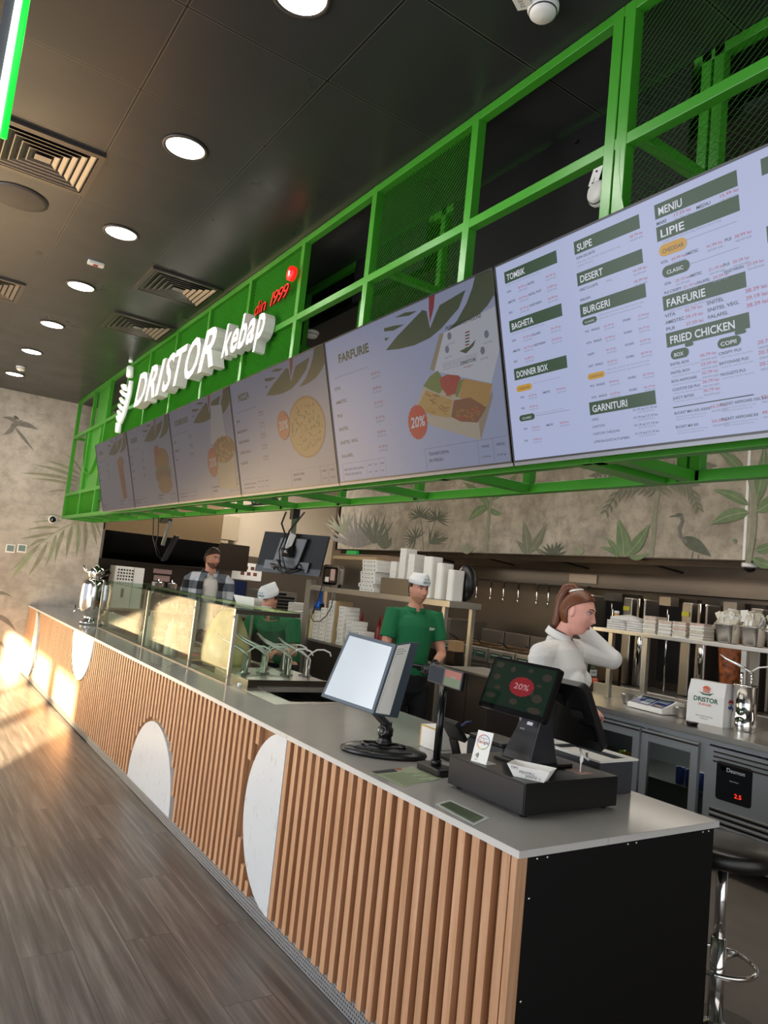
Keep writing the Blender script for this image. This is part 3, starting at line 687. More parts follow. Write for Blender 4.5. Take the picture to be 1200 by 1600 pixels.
for v, a, b, p1, p2 in ((.343, 'VITA', 'SNITEL', '42.79 lei', '38.39 lei'), (.325, 'AMESTEC', 'SNITEL VEG.', '39.19 lei', '39.19 lei'), (.307, 'PUI', 'FALAFEL', '37.59 lei', '38.39 lei')):
    s['T']('txt', a, .638, v, .0125, len(a) * .0082, .01); price(s, .698, v, .0125, p1, False); s['T']('txt', b, .762, v + .002, .0125, len(b) * .0078, .01); price(s, .865, v + .005, .0135, p2, False)
s['pill']('green', .645, .70, .226, .252); s['T']('wht', 'BOX', .655, .233, .014, .028, .01); s['pill']('green', .782, .845, .226, .252); s['T']('wht', 'COPII', .79, .233, .014, .042, .01); s['pill']('green', .69, .715, .252, .262); s['pill']('green', .83, .86, .252, .262)
for v, a, p_ in ((.211, 'SNITEL BOX', '40.79 lei'), (.188, 'SNITEL BOX', '23.59 lei'), (.165, 'BOX ARIPIOARE', '32.79 lei'), (.142, 'COSTITE DE PUI', '36.79 lei'), (.119, 'JUICY BITES', '36.79 lei')):
    s['T']('txt', a, .64, v, .0105, len(a) * .0058, .01); s['T']('grey', fine[:30], .643, v - .0085, .0055, .085); price(s, .73, v + .006, .0115, p_)
for v, a, p_ in ((.211, 'CRISPY PUI', '20.79 lei'), (.186, 'BATONASE PUI/', '20.79 lei'), (.158, 'NUGGETS PUI', '20.79 lei')):
    s['T']('txt', a, .782, v, .0105, len(a) * .0060, .01); s['T']('grey', fine[:30], .785, v - .0085, .0055, .085); price(s, .885, v + .006, .013, p_)
s['rect']('txt', .638, .865, .096, .099)
for u, v, a, p_ in ((.64, .078, 'BUCKET MIX XXL 8.8.8.8', '65.59 lei'), (.775, .082, 'BUCKET ARIPIOARE XXL 8.8.8.8', '57.59 lei'), (.64, .04, 'BUCKET MIX 8.8', '54.39 lei'), (.775, .044, 'BUCKET ARIPIOARE 8.8', '49.59 lei')):
    s['T']('txt', a, u, v, .0105, len(a) * .0048, .01); s['T']('grey', fine, u + .003, v - .009, .0055, .09); s['T']('grey', fine, u + .003, v - .016, .0055, .08); price(s, u + .107, v + .002, .0115, p_)
s['done']()

def promo(i, title, label, items, food, subtitle='150g, CARTOFI PRAJITI 150g, SALATA VERDE 50g'):
    s = screen(i, label); leaf_art(s)
    s['T']('leafg', title, .112, .556, .054, len(title) * .0325, .035)
    s['T']('grey', subtitle, .055, .49, .010, .29)
    v = .435
    for a in items:
        s['T']('txt', a, .048, v, .021, len(a) * .0145, .02); price(s, .37, v + .015, .017); v -= .0635
    # bottom boxes
    s['rect']('line', .045, .41, .008, .0095); s['rect']('line', .045, .0465, .008, .088); s['rect']('line', .045, .41, .087, .0885)
    for u in (.255, .305, .36, .41): s['rect']('line', u, u + .001, .01, .087)
    s['T']('txt', 'BAUTURA SUCUL SAMUL', .06, .055, .014, .17); s['T']('txt', 'PENTRU BUTURATUL', .06, .032, .014, .15)
    for u, t in ((.27, 'MIC'), (.318, 'MEDIU'), (.37, 'MARE')): s['T']('txt', t, u, .062, .010, .028); s['T']('txt', '9.99', u, .03, .010, .022)
    s['rect']('line', .70, 1.175, .095, .0965); s['rect']('line', .70, .7015, .012, .095)
    for u in (1.02, 1.10): s['rect']('line', u, u + .0015, .012, .095)
    s['T']('txt', 'TRANSFORMA', .72, .066, .019, .13); s['T']('txt', 'IN MENIU', .72, .04, .019, .09)
    s['T']('txt', 'MARE', 1.04, .066, .014, .04); s['T']('txt', 'MENIU', 1.118, .066, .014, .044); s['T']('txt', '17.59 lei', 1.035, .03, .010, .045); s['T']('txt', '15.99 lei', 1.115, .03, .010, .045)
    food(s)
    s['done']()
def badge(s, u, v, r): s['disc']('badge', u, v, r, r * 1.08, 44, .07); s['T']('wht', '20%', u - r * .78, v - r * .3, r * .95, r * 1.6, .02, .15)
def f_box(s):
    q = lambda *p: [C4(*x) for x in p]
    s['P']('boxd', q((640, 655), (663, 662), (712, 465), (690, 470))); s['P']('wht', q((663, 662), (960, 725), (1005, 540), (985, 320), (712, 465)))
    s['P']('box', q((570, 850), (905, 1022), (965, 740), (605, 740))); s['P']('box', q((570, 850), (620, 890), (895, 930), (903, 1022), (640, 945)))
    s['P']('boxd', q((895, 930), (965, 760), (966, 800), (905, 1020)))
    s['P']('lettuce', q((605, 740), (640, 690), (680, 660), (700, 690), (720, 740), (690, 780), (640, 760))); s['P']('tom', q((690, 700), (730, 680), (790, 685), (800, 700), (775, 780), (730, 790), (700, 750)))
    s['P']('lettuce', q((770, 790), (790, 715), (815, 700), (805, 740), (785, 800))); s['P']('pizza', q((790, 800), (815, 700), (965, 730), (940, 845)))
    s['P']('fries', q((575, 850), (620, 760), (760, 815), (745, 905), (640, 890))); s['P']('meat', q((750, 900), (765, 815), (850, 800), (935, 850), (890, 930), (800, 925)))
    r2 = random.Random(5)
    for j in range(26):
        x = r2.uniform(600, 735); y = r2.uniform(780, 880); a = r2.uniform(-.8, .8); s['P'](r2.choice(['pizza2', 'pizza']), q((x, y), (x + 3, y - 6), (x + 30, y + 20 * a), (x + 26, y + 7 + 20 * a)))
    for j in range(30):
        x = r2.uniform(770, 890); y = r2.uniform(835, 915); s['P'](r2.choice(['pizza2', 'bun', 'tom']), q((x, y), (x + 12, y - 5), (x + 20, y + 4), (x + 6, y + 9)))
    s['T']('txt', 'PREPARATE CU PASIUNE', C4(720, 452)[0], C4(720, 452)[1], .018, .205, .01, .2)
    u, v = C4(835, 545)
    for j in range(6): s['rect']('stem' if j % 2 else 'txt', u - .012 + j * .002, u + .012 + j * .002, v + j * .011, v + j * .011 + .005)
    s['P']('leafg', [(u - .045, v), (u - .01, v - .016), (u + .035, v + .002), (u + .05, v + .022), (u + .01, v + .004)])
    s['T']('txt', 'DRISTOR', u - .045, v - .052, .017, .085, .02); s['T']('stem', 'burgeri', u - .03, v - .066, .010, .05)
    for (x, y) in ((742, 480), (730, 550), (935, 470), (915, 555)): a = C4(x, y); s['disc']('line', a[0], a[1], .012, .014, 14); s['T']('line', 'GUST PUR', a[0] - .02, a[1] - .032, .008, .045)
    for y in (628, 638, 648, 660): a = C4(706, y); s['T']('line', 'rimpul nostru este tau zilnic cu drag si bun gust', a[0], a[1], .006, .20)
    badge(s, .672, .208, .062)
promo(1, 'FARFURIE', 'menu screen headed FARFURIE with a picture of an open food box', ['VITA', 'AMESTEC', 'PUI', 'SNITEL', 'SNITEL VEG.', 'FALAFEL'], f_box)
def f_pizza(s):
    s['disc']('pizza2', .925, .305, .20, .158, 40); s['disc']('pizza', .925, .305, .188, .146, 40)
    r2 = random.Random(2)
    for j in range(120):
        a = r2.uniform(0, 6.28); q = math.sqrt(r2.random()) * .9; s['disc'](r2.choice(['fries', 'pizza2', 'bun', 'lettuce', 'fries']), .925 + .185 * q * math.cos(a), .305 + .144 * q * math.sin(a), r2.uniform(.005, .013), r2.uniform(.004, .01), 6)
    badge(s, .672, .345, .07)
promo(2, 'PIZZA', 'menu screen headed PIZZA with a round pizza picture', ['VITA', 'MARGHERITA', 'VEGETARIANA', 'CAPRICIOASA', 'QUATTRO'], f_pizza)
def f_doner(s):
    s['P']('wht', [(.78, .36), (.86, .60), (1.04, .58), (1.06, .34)]); s['P']('box', [(.80, .30), (.86, .06), (1.14, .04), (1.16, .30)]); s['disc']('meat', .99, .30, .19, .085, 24)
    r2 = random.Random(8)
    for j in range(70): a = r2.uniform(0, 6.28); q = math.sqrt(r2.random()); s['disc'](r2.choice(['fries', 'bun', 'tom', 'pizza']), .99 + .18 * q * math.cos(a), .30 + .08 * q * math.sin(a), .018, .008, 6)
    badge(s, .78, .235, .085)
promo(3, 'DONER BOX', 'menu screen headed DONER BOX, left of the pizza screen', ['VITA', 'AMESTEC', 'PUI'], f_doner)
def f_burger(s):
    s['disc']('bun', .90, .34, .18, .10, 24); s['disc']('tom', .80, .42, .07, .05, 16); s['disc']('lettuce', .90, .25, .20, .05, 20); s['disc']('meat', .90, .22, .19, .06, 20); s['disc']('bun', .92, .15, .17, .07, 20)
promo(4, 'BURGER', 'menu screen with a stacked burger picture, second from the far end', ['PUI', 'VITA', 'CRISPY', 'HOT'], f_burger)
def f_cup(s): s['P']('tom', [(.78, .45), (.95, .47), (.98, .1), (.85, .08)]); s['disc']('bun', .9, .43, .1, .05, 16)
promo(5, 'LIPIE', 'farthest menu screen at the left end of the canopy', ['VITA', 'PUI', 'MIX'], f_cup)

# ------------------------------------------------------------ illuminated lettering
M_sign = mat('lit_white_acrylic', '#f2f2ee', .4, em='#fffdf6', es=.3); M_signside = mat('white_letter_return', '#d9d8d2', .5)
M_signred = mat('lit_red_acrylic', '#e01818', .4, em='#ff1a14', es=1.0)
def letter_row(root, txt, ys, z0, h, x, depth, face, side, slope=0, bold=.03, shear=.25, nm='letter', bend=0):
    y = ys
    for ch, w in txt:
        if ch != ' ':
            mb = MB(); vs, fs = glyphs(ch, depth / 2 / h, bold, 'LEFT', shear)
            x0 = min(v[0] for v in vs); x1 = max(v[0] for v in vs); k = w * .96 / (x1 - x0)
            vv = [(x - depth / 2 - v[2] * h, y - (v[0] - x0) * k, z0 + v[1] * h * 1.42) for v in vs]
            mb.add(vv, fs, face)
            zc = [sum(vs[i][2] for i in f) / len(f) for f in fs]; mxz = max(v[2] for v in vs)
            mb.m(side); mb.mi = [0 if c > mxz * .9 else 1 for c in zc]
            L = tuple(root.location); mb.build(nm, None, root, loc=L)
        y -= w
sg = thing('shop_sign', (.2, 4.5, 3.05), 'large illuminated white letters reading DRISTOR kebap on the green canopy', 'sign')
letter_row(sg, [('D', .37), ('R', .32), ('I', .19), ('S', .27), ('T', .30), ('O', .33), ('R', .34)], 5.60, 3.065, .305, .20, .09, M_sign, M_signside, bold=.02)
letter_row(sg, [('k', .16), ('e', .13), ('b', .145), ('a', .135), ('p', .155)], 3.40, 3.10, .235, .20, .07, M_sign, M_signside, bold=.02)
sr = thing('red_sign', (.2, 2.6, 3.33), 'small red glowing lettering reading din 1999 above the white sign', 'sign')
letter_row(sr, [('d', .072), ('i', .03), ('n', .075), (' ', .07), ('1', .045), ('9', .072), ('9', .072), ('9', .072)], 3.02, 3.325, .095, .20, .012, M_signred, mat('red_return', '#7a1010', .5), bold=-.012, shear=.2)
c = at(457, 428, x=.17)
T = frame((.18, c.y, c.z), (0, -1, 0), (0, 0, 1))
MB().lathe([(.045, 0), (.045, .03), (.0, .03)], (.18, c.y, c.z), M_signred, 24, T.to_3x3()).build('registered_disc', None, sr, loc=(.2, 2.6, 3.33))
ol = MB().text('R', frame((.148, c.y + .018, c.z - .022), (0, -1, 0), (0, 0, 1)), M_sign, .055, None, .002).build('registered_letter', None, sr); ol.matrix_parent_inverse = Matrix.Translation((-.2, -2.6, -3.33))
# skewer logo in front of the letters
lg = thing('skewer_logo', (.2, 6.05, 3.2), 'white illuminated doner skewer emblem left of the big white letters', 'sign')
def lpath(pts, r, nm):
    P = [at(a, b, x=.17) for a, b in pts]; MB().tube([tuple(p) for p in P], r, M_sign, 8).build(nm, None, lg, loc=(.2, 6.05, 3.2))
q = lambda x, y: (80 + x / 6, 560 + y / 6)
lpath([q(740, 85), q(735, 170)], .035, 'skewer_tip'); lpath([q(750, 0), q(743, 40)], .02, 'skewer_tip')
lpath([q(750, 215), q(735, 330), q(705, 440), q(680, 530), q(650, 600)], .024, 'skewer_body')
lpath([q(632, 610), q(625, 690)], .03, 'skewer_handle')
for (a, b, c_, d_) in [(670, 255, 712, 290), (690, 250, 700, 265), (660, 310, 715, 350), (655, 380, 700, 420), (640, 440, 690, 480), (632, 500, 672, 540), (625, 550, 655, 590)]: lpath([q(a, b), q((a + c_) / 2 - 6, (b + d_) / 2 + 8), q(c_, d_)], .022, 'meat_slice')

# ------------------------------------------------------------ ceiling fittings
dl = thing('downlight', (-.69, .73, CEIL), 'nearest round ceiling downlight, cut by the top edge of the picture', 'ceiling light', 'row of round ceiling downlights')
MB().lathe([(.098, 0), (.112, -.002), (.112, -.006), (.098, -.010), (.094, -.004)], (0, 0, 0), mat('dark_trim', '#55504b', .4, .5), 36).build('trim_ring', None, dl)
MB().lathe([(.0, -.006), (.094, -.004)], (0, 0, 0), M_lamp, 36, None, False).build('diffuser', None, dl)
nm = ['second round downlight from the top edge, below the cut-off one', 'third round downlight, above the red and white call point', 'fourth round downlight, just below the red and white call point', 'fifth round downlight, left of the smaller far vent', 'sixth round downlight, next to the far smoke detector', 'farthest round downlight, nearest the mural wall']
for i, y in enumerate((1.985, 3.23, 4.44, 5.685, 6.87, 8.17)): dup(dl, (-.69, y, CEIL), nm[i])
def spotl(y):
    l = bpy.data.lights.new('downlight_glow', 'AREA'); l.shape = 'DISK'; l.size = .18; l.energy = 9; l.color = (1, .95, .88)
    o = bpy.data.objects.new('downlight_glow', l); COL.objects.link(o); o.location = (-.69, y, CEIL - .012)
for y in (.73, 1.985, 3.23, 4.44, 5.685, 6.87, 8.17): spotl(y)
vt = thing('ceiling_vent', (-1.25, 2.62, CEIL), 'large square ceiling air vent beside the round speaker, top left', 'vent', 'square ceiling air vents')
fr_ = MB(); h = .265
def sqring(mb, a, b, z0, z1):   # square ring louvre sloping from half-size a to b
    V = []
    for s_, z in ((a, z0), (b, z1), (b - .006, z1), (a - .006, z0)): V += [(s_, s_, z), (-s_, s_, z), (-s_, -s_, z), (s_, -s_, z)]
    F = []
    for k in range(4):
        for j in range(4): F.append((k * 4 + j, k * 4 + (j + 1) % 4, ((k + 1) % 4) * 4 + (j + 1) % 4, ((k + 1) % 4) * 4 + j))
    mb.add(V, F)
for a, b, c_, d_ in ((-h, h, -h, -h + .03), (-h, h, h - .03, h), (-h, -h + .03, -h + .03, h - .03), (h - .03, h, -h + .03, h - .03)): fr_.box(a, b, c_, d_, -.016, -.001)
fr_.build('vent_frame', mat('vent_metal', '#5f5a55', .35, .8), vt)
lo = MB()
for a in (.228, .19, .152, .114, .076): sqring(lo, a, a - .022, -.014, -.003)
lo.box(-.04, .04, -.03, .03, -.014, -.012); lo.build('louvres', mat('vent_louvre', '#7d7874', .3, .8), vt)
MB().box(-h + .02, h - .02, -h + .02, h - .02, -.004, -.0005).build('duct_opening', M_black, vt)
for i, (x, y) in enumerate(((-.11, 3.86), (-.08, 5.05), (-1.30, 5.03))): dup(vt, (x, y, CEIL), ['square ceiling air vent right beside the canopy, nearer of the pair', 'square ceiling air vent beside the canopy, farther of the pair', 'square ceiling air vent cut by the left edge of the picture'][i])
tag(MB().lathe([(.165, 0), (.165, -.006), (.14, -.012), (0, -.016)], (0, 0, 0), mat('speaker_grille', '#57504a', .5, .3, bump=.4, bscale=400), 40).build('ceiling_speaker', None), 'round dark ceiling speaker below the large air vent', 'speaker').location = (-1.29, 3.22, CEIL)
rc = thing('call_point', (-.705, 3.86, CEIL), 'small white ceiling indicator with a red centre between two downlights', 'indicator')
MB().rbox(-.055, .055, -.028, .028, -.022, -.0005, .008, M_white).build('housing', None, rc, .002); MB().box(-.016, .016, -.016, .016, -.025, -.022, mat('red_lens', '#a01814', .3)).build('red_lens', None, rc)
def smoke(loc, label, card=None, s_=1.0):
    r = thing('smoke_detector', loc, label, 'smoke detector', 'white smoke detectors')
    MB().lathe([(.055 * s_, 0), (.055 * s_, -.016), (.046 * s_, -.022), (.046 * s_, -.034), (.036 * s_, -.044), (0, -.046)], (0, 0, -.0005), M_white, 28).build('detector_head', None, r)
    MB().lathe([(.049 * s_, -.024), (.0495 * s_, -.026), (.049 * s_, -.028)], (0, 0, 0), M_dgrey, 28).build('smoke_slot', None, r)
    if card:
        T = Matrix.Translation((-.075, .025, -.018)) @ Euler((.1, -.15, .5)).to_matrix().to_4x4()
        m = MB(); m.box(-.05, .035, -.028, .028, -.001, .0, M_paper, T); m.build('number_card', None, r)
        MB().text(card, T @ frame((-.045, .01, -.0015), (1, 0, 0), (0, -1, 0)), M_ink, .022, .06).build('card_number', None, r)
    return r
smoke((-.005, .205, CEIL), 'white smoke detector with a numbered card on the ceiling, top edge', '143/12')
smoke((-.68, 7.70, CEIL), 'white smoke detector on the ceiling between the last two downlights')
p = at(940, 304, x=XK - .0505); r_ = smoke((p.x, p.y, p.z), 'white smoke detector with a card seen through the green frame', '14'); r_.rotation_euler = (0, PI / 2, 0)
p = at(487, 518, z=3.40); smoke((p.x, p.y, 3.40), 'white smoke detector hanging behind the left part of the green frame', None, 1.0)
# green neon tube near the camera, top left
a = dep(-8, 215, 1.7); b = dep(30, 5, 1.7); d_ = (b - a).normalized()
nt_ = thing('neon_tube', a, 'glowing green and white light tube cut by the top left corner', 'light')
b2 = b + d_ * .35
MB().tube([tuple(a - a), tuple(b2 - a)], .009, mat('lit_white_tube', '#ffffff', .4, em='#e8fff0', es=2.2), 12).build('white_tube', None, nt_)
off = CAM_R @ Vector((.019, -.001, 0)); off2 = CAM_R @ Vector((-.03, 0, -.01))
MB().tube([tuple(off), tuple(b2 - a + off * .6)], .008, mat('lit_green_tube', '#20c040', .4, em='#10e040', es=1.1), 12).build('green_tube', None, nt_)
MB().bar(tuple(off2), tuple(b2 - a + off2), .035, .02, M_mgrey).build('backing_channel', None, nt_)
# ------------------------------------------------------------ helpers for things standing in the room
def T0(name, loc, label, cat, group=None, rz=0): return thing(name, loc, label, cat, group, rz)
def K(mb, name, mt, root, bevel=0):              # part built in world coordinates
    L = Vector(root.location); q = root.parent
    while q: L = L + q.location; q = q.parent
    return mb.build(name, mt, root, bevel, loc=tuple(L))
def KL(mb, name, mt, root, bevel=0): return mb.build(name, mt, root, bevel)   # part built in local coordinates
def sheet(mb, c4, th, mt, back=None):            # slab given its four front corners
    c = [Vector(p) for p in c4]; n = (c[1] - c[0]).cross(c[3] - c[0]).normalized() * th
    if back is not None and n.dot(Vector(back)) < 0: n = -n
    vs = c + [p + n for p in c]
    mb.add(vs, [(0, 1, 2, 3), (7, 6, 5, 4), (0, 4, 5, 1), (1, 5, 6, 2), (2, 6, 7, 3), (3, 7, 4, 0)], mt); return mb
def quadT(c4):   # frame with unit square mapped to the quad: x along 0->1, y along 0->3 (c: TL,TR,BR,BL)
    TL, TR, BR, BL = [Vector(p) for p in c4]; X = (TR - TL); Y = (TL - BL); return BL, X, Y
def inset(c4, m):
    TL, TR, BR, BL = [Vector(p) for p in c4]; X = (TR - TL).normalized() * m; Y = (TL - BL).normalized() * m
    return [TL + X - Y, TR - X - Y, BR - X + Y, BL + X + Y]

# ------------------------------------------------------------ things on the near end of the worktop
# menu book stand
bx = T0('menu_book_stand', (.265, 1.10, WT), 'black table stand holding large white menu sleeves on the worktop', 'menu stand')
b = MB(); rz = math.radians(-38)
Tm = Matrix.Rotation(rz, 4, 'Z')
prof = [(.185, 0), (.19, .008), (.185, .018), (.15, .030), (.10, .036), (.06, .040), (0, .042)]
vs = []
seg = 36
for r, z in prof:
    for k in range(seg):
        t = 2 * PI * k / seg; vs.append(Tm @ Vector((r * math.cos(t), r * .62 * math.sin(t), z + .002)))
b.add(vs, [(i * seg + k, i * seg + (k + 1) % seg, (i + 1) * seg + (k + 1) % seg, (i + 1) * seg + k) for i in range(len(prof) - 2) for k in range(seg)] + [tuple(range(5 * seg, 6 * seg)), tuple(range(seg))[::-1]], M_blackp, True)
KL(b, 'base', M_blackp, bx)
rib = MB()
for k in range(-17, 18):
    a = -PI / 2 + k * .05; p = Tm @ Vector((.168 * math.cos(a), .104 * math.sin(a), .030)); q2 = Tm @ Vector((.145 * math.cos(a), .088 * math.sin(a), .036)); rib.bar(p, q2, .003, .004)
rg = MB()
pth = [Tm @ Vector((.095 * math.cos(t) , .045 * math.sin(t) - .03, .044)) for t in [2 * PI * k / 20 for k in range(21)]]
rg.tube(pth, .006, M_blackg, 8)
KL(rib, 'grip_ribs', mat('worn_black', '#3a3a3a', .4), bx); KL(rg, 'base_ring', M_blackg, bx)
KL(MB().lathe([(.045, .040), (.032, .055), (.028, .075), (.034, .08), (.034, .11), (.026, .115), (.026, .135), (0, .135)], (0, 0, 0), M_blackp, 24), 'stem', M_blackp, bx)
TL = dep(545, 987, 3.36); BL = dep(501, 1088, 3.30); SP = dep(619, 1007, 3.16); SB = dep(583, 1116, 3.08)
pn = MB(); sheet(pn, [TL, SP, SB, BL], .012, mat('slate_sleeve', '#42505c', .45), back=(1, 1, 0)); K(pn, 'front_sleeve', None, bx, .003)
nv = (SP - TL).cross(BL - TL).normalized(); nv = nv if nv.dot(CAM_C - TL) > 0 else -nv
pp = MB(); sheet(pp, [p + nv * .001 for p in inset([TL, SP, SB, BL], .016)], .0015, mat('glossy_blank_page', '#c9d2d8', .15, noise=.03, nscale=5), back=-nv); K(pp, 'blank_page', None, bx)
for j in range(6):
    e1 = dep(643.5 + j * 2.3, 1003.5 + j * .15, 3.22 + .012 * j); e0 = dep(609.5 + j * 2.4, 1119 + j * .6, 3.13 + .012 * j)
    s1 = SP + (e1 - SP) * .04 + nv * -.004 * j; s0 = SB + (e0 - SB) * .04 - nv * .004 * j
    lf = MB(); sheet(lf, [s1, e1, e0, s0], .003, MATS['slate_sleeve'], back=tuple(ray(620, 1060))); o = K(lf, 'side_sleeve', None, bx)
    if j == 0:
        n2 = (e1 - s1).cross(s0 - s1).normalized(); n2 = n2 if n2.dot(CAM_C - s1) > 0 else -n2
        pg = MB(); q4 = inset([s1, e1, e0, s0], .006); sheet(pg, [p + n2 * .001 for p in q4], .001, M_paper, back=-n2)
        X = (q4[1] - q4[0]); Y = (q4[0] - q4[3])
        for r_ in range(26):
            if 15 < r_ < 19: continue
            o_ = q4[3] + Y * (.03 + r_ * .036) + X * .08 + n2 * .0022; w_ = .5 + .35 * ((r_ * 7) % 5) / 5
            pg.add([o_, o_ + X * w_, o_ + X * w_ + Y * .010, o_ + Y * .010], [(0, 1, 2, 3)], mat('faint_green_print', '#7f9a86', .7))
        K(pg, 'printed_page', None, o)
ring = [Vector((-.055 + .018 * math.cos(t), -.05, .11 + .018 * math.sin(t))) for t in [2 * PI * k / 16 for k in range(17)]]
KL(MB().tube(ring, .0015, M_chrome, 6), 'wire_ring', M_chrome, bx)
K(MB().bar(tuple(Vector((.265, 1.10, WT + .125))), tuple(SB + Vector((.035, .035, .0))), .04, .02), 'sleeve_clamp', M_dgrey, bx, .004)

# customer display on a pole
cdp = T0('customer_display', (.31, .79, WT), 'small black two-part customer display on a tall pole beside the cash drawer', 'display')
KL(MB().rbox(-.045, .045, -.075, .075, .002, .028, .012, M_blackp), 'base', M_blackp, cdp, .004)
KL(MB().cyl((0, 0, .028), (0, 0, .05), .021, M_blackp).cyl((0, 0, .04), (.0, 0, .33), .0155, mat('pole_black', '#17181a', .18, .4)), 'pole', None, cdp)
q4 = [dep(672, 1036, 3.06), dep(724, 1051, 2.92), dep(713, 1078, 2.91), dep(667, 1064, 3.05)]
q4[2] = q4[1] + q4[3] - q4[0]
K(sheet(MB(), q4, .022, M_blackp, back=(1, 1, 0)), 'head', None, cdp, .003)
n3 = (q4[1] - q4[0]).cross(q4[3] - q4[0]).normalized(); n3 = n3 if n3.dot(CAM_C - q4[0]) > 0 else -n3
i4 = inset(q4, .006); Xh = i4[1] - i4[0]; f_ = lambda a, b_: [i4[0] + Xh * a + n3 * .001, i4[0] + Xh * b_ + n3 * .001, i4[3] + Xh * b_ + n3 * .001, i4[3] + Xh * a + n3 * .001]
K(sheet(MB(), f_(.0, .44), .0012, M_lcd_off, back=-n3), 'glass_window', None, cdp)
hs = MB(); g4 = f_(.5, 1.0); m2 = [(g4[0] * .55 + g4[3] * .45), (g4[1] * .55 + g4[2] * .45)]
sheet(hs, [g4[0], g4[1], m2[1], m2[0]], .0012, mat('lit_orange_lcd', '#201008', .3, em='#8a4028', es=1.0), back=-n3); sheet(hs, [m2[0], m2[1], g4[2], g4[3]], .0012, mat('lit_green_lcd', '#101808', .3, em='#56663c', es=.8), back=-n3)
hs.text('0.00', frame(m2[0] * .62 + m2[1] * .38 + n3 * .0016 , g4[1] - g4[0], g4[0] - g4[3]), mat('lit_digits', '#303030', .3, em='#b8c0b8', es=.5), .014, .028)
hw = K(hs, 'price_screen', None, cdp)
K(MB().bar(tuple(Vector((.31, .79, WT + .32))), tuple((q4[2] + q4[3]) / 2 + Vector((.012, .012, .008))), .03, .02, M_blackp), 'neck', None, cdp)

# cash drawer
cdr = T0('cash_drawer', (.46, .41, WT), 'wide flat black metal cash drawer near the worktop corner', 'cash drawer')
KL(MB().box(-.235, .235, -.20, .20, .013, .118, mat('black_steel', '#101113', .3)), 'case', None, cdr, .002)
KL(MB().box(-.237, -.2345, -.196, .196, .017, .112, mat('drawer_front', '#1b1c20', .32)), 'drawer_front', None, cdr)
for sx in (-.2, .2):
    for sy in (-.165, .165): KL(MB().cyl((sx, sy, 0), (sx, sy, .013), .014, M_blackp, 16), 'rubber_foot', None, cdr)
ZD = WT + .118

# POS terminal with two screens
pos = T0('pos_terminal', (.50, .44, ZD), 'black double-sided till with a green promotional screen, standing on the cash drawer', 'till')
KL(MB().rbox(-.12, .12, -.09, .11, .0, .012, .02, M_blackp), 'foot_plate', None, pos, .003)
st = MB()
st.prism([(-.13, .0), (.06, .0), (.05, .25), (-.01, .25)], -.075, .075, mat('graphite_plastic', '#26282d', .32), frame((0, 0, .01), (1, 0, 0), (0, 0, 1)))
# bulk shaped as a tapering column
st = MB(); V = []
for (z, xa, xb, w) in [(.010, -.105, .045, .075), (.04, -.095, .04, .068), (.12, -.06, .03, .055), (.20, -.03, .035, .05), (.25, -.012, .04, .05)]:
    V += [(xa, -w, z), (xb, -w, z), (xb, w, z), (xa, w, z)]
st.add(V, [(0, 3, 2, 1), (16, 17, 18, 19)] + [(i * 4 + j, i * 4 + (j + 1) % 4, i * 4 + 4 + (j + 1) % 4, i * 4 + 4 + j) for i in range(4) for j in range(4)], mat('graphite_plastic', '#26282d', .32))
so = KL(st, 'stand', None, pos, .006)
lb = MB(); To = frame((-.083, .02, .155), (0, -1, 0), (.42, 0, 1)); Mw = mat('white_print', '#c8cad0', .5)
lb.text('T3', To, Mw, .012, None, .0002)
sheet(lb, [(-.0765, -.022, .158), (-.0765, -.05, .158), (-.0815, -.05, .147), (-.0815, -.022, .147)], .0006, Mw, back=(-1, 0, 0))
lb.text('CE FC', frame((-.0935, .0, .127), (0, -1, 0), (.42, 0, 1)), Mw, .009, None, .0002)
KL(lb, 'printed_marks', None, so)
def pz(px, py, x): p = at(px, py, x=x); return p
f4 = [Vector((.47, .672, 1.368)), Vector((.47, .318, 1.368)), Vector((.40, .316, 1.172)), Vector((.40, .674, 1.172))]
nf = Vector((-.942, 0, .336))
def roundslab(c4, th, mt, r=.012):
    TL, TR, BR, BL = c4; X = (TR - TL); Y = (TL - BL); w = X.length; h_ = Y.length; m = MB()
    pts = []
    for cx, cy, a in ((w - r, h_ - r, 0), (r, h_ - r, PI / 2), (r, r, PI), (w - r, r, 1.5 * PI)):
        for i in range(6): t = a + PI / 2 * i / 5; pts.append((cx + r * math.cos(t), cy + r * math.sin(t)))
    T = frame(BL, X, Y); m.prism(pts, -th, 0, mt, T); return m, T, w, h_
m, T, w, h_ = roundslab(f4, .022, M_blackg); fs_ = K(m, 'customer_screen', None, pos)
ds = MB(); Ms = mat('lit_dark_green_screen', '#02100a', .12, em='#27402c', es=.22)
ds.add([T @ Vector(p) for p in ((.012, .022, .0006), (w - .012, .022, .0006), (w - .012, h_ - .012, .0006), (.012, h_ - .012, .0006))], [(0, 1, 2, 3)], Ms)
dso = K(ds, 'screen_picture', None, fs_)
ic = MB(); r3 = random.Random(4)
Mred_ = mat('lit_red_badge', '#300505', .2, em='#a32430', es=.45); Mpk = mat('lit_food_icon', '#101008', .2, em='#6a6254', es=.14); Mtx = mat('lit_pink_text', '#201010', .2, em='#e0a8b0', es=.5)
n_ = 32; ic.add([T @ Vector((w * .55 + .062 * (1 + .07 * (j % 2)) * math.cos(2 * PI * j / n_), h_ * .53 + .036 * (1 + .07 * (j % 2)) * math.sin(2 * PI * j / n_), .0009)) for j in range(n_)], [tuple(range(n_))], Mred_)
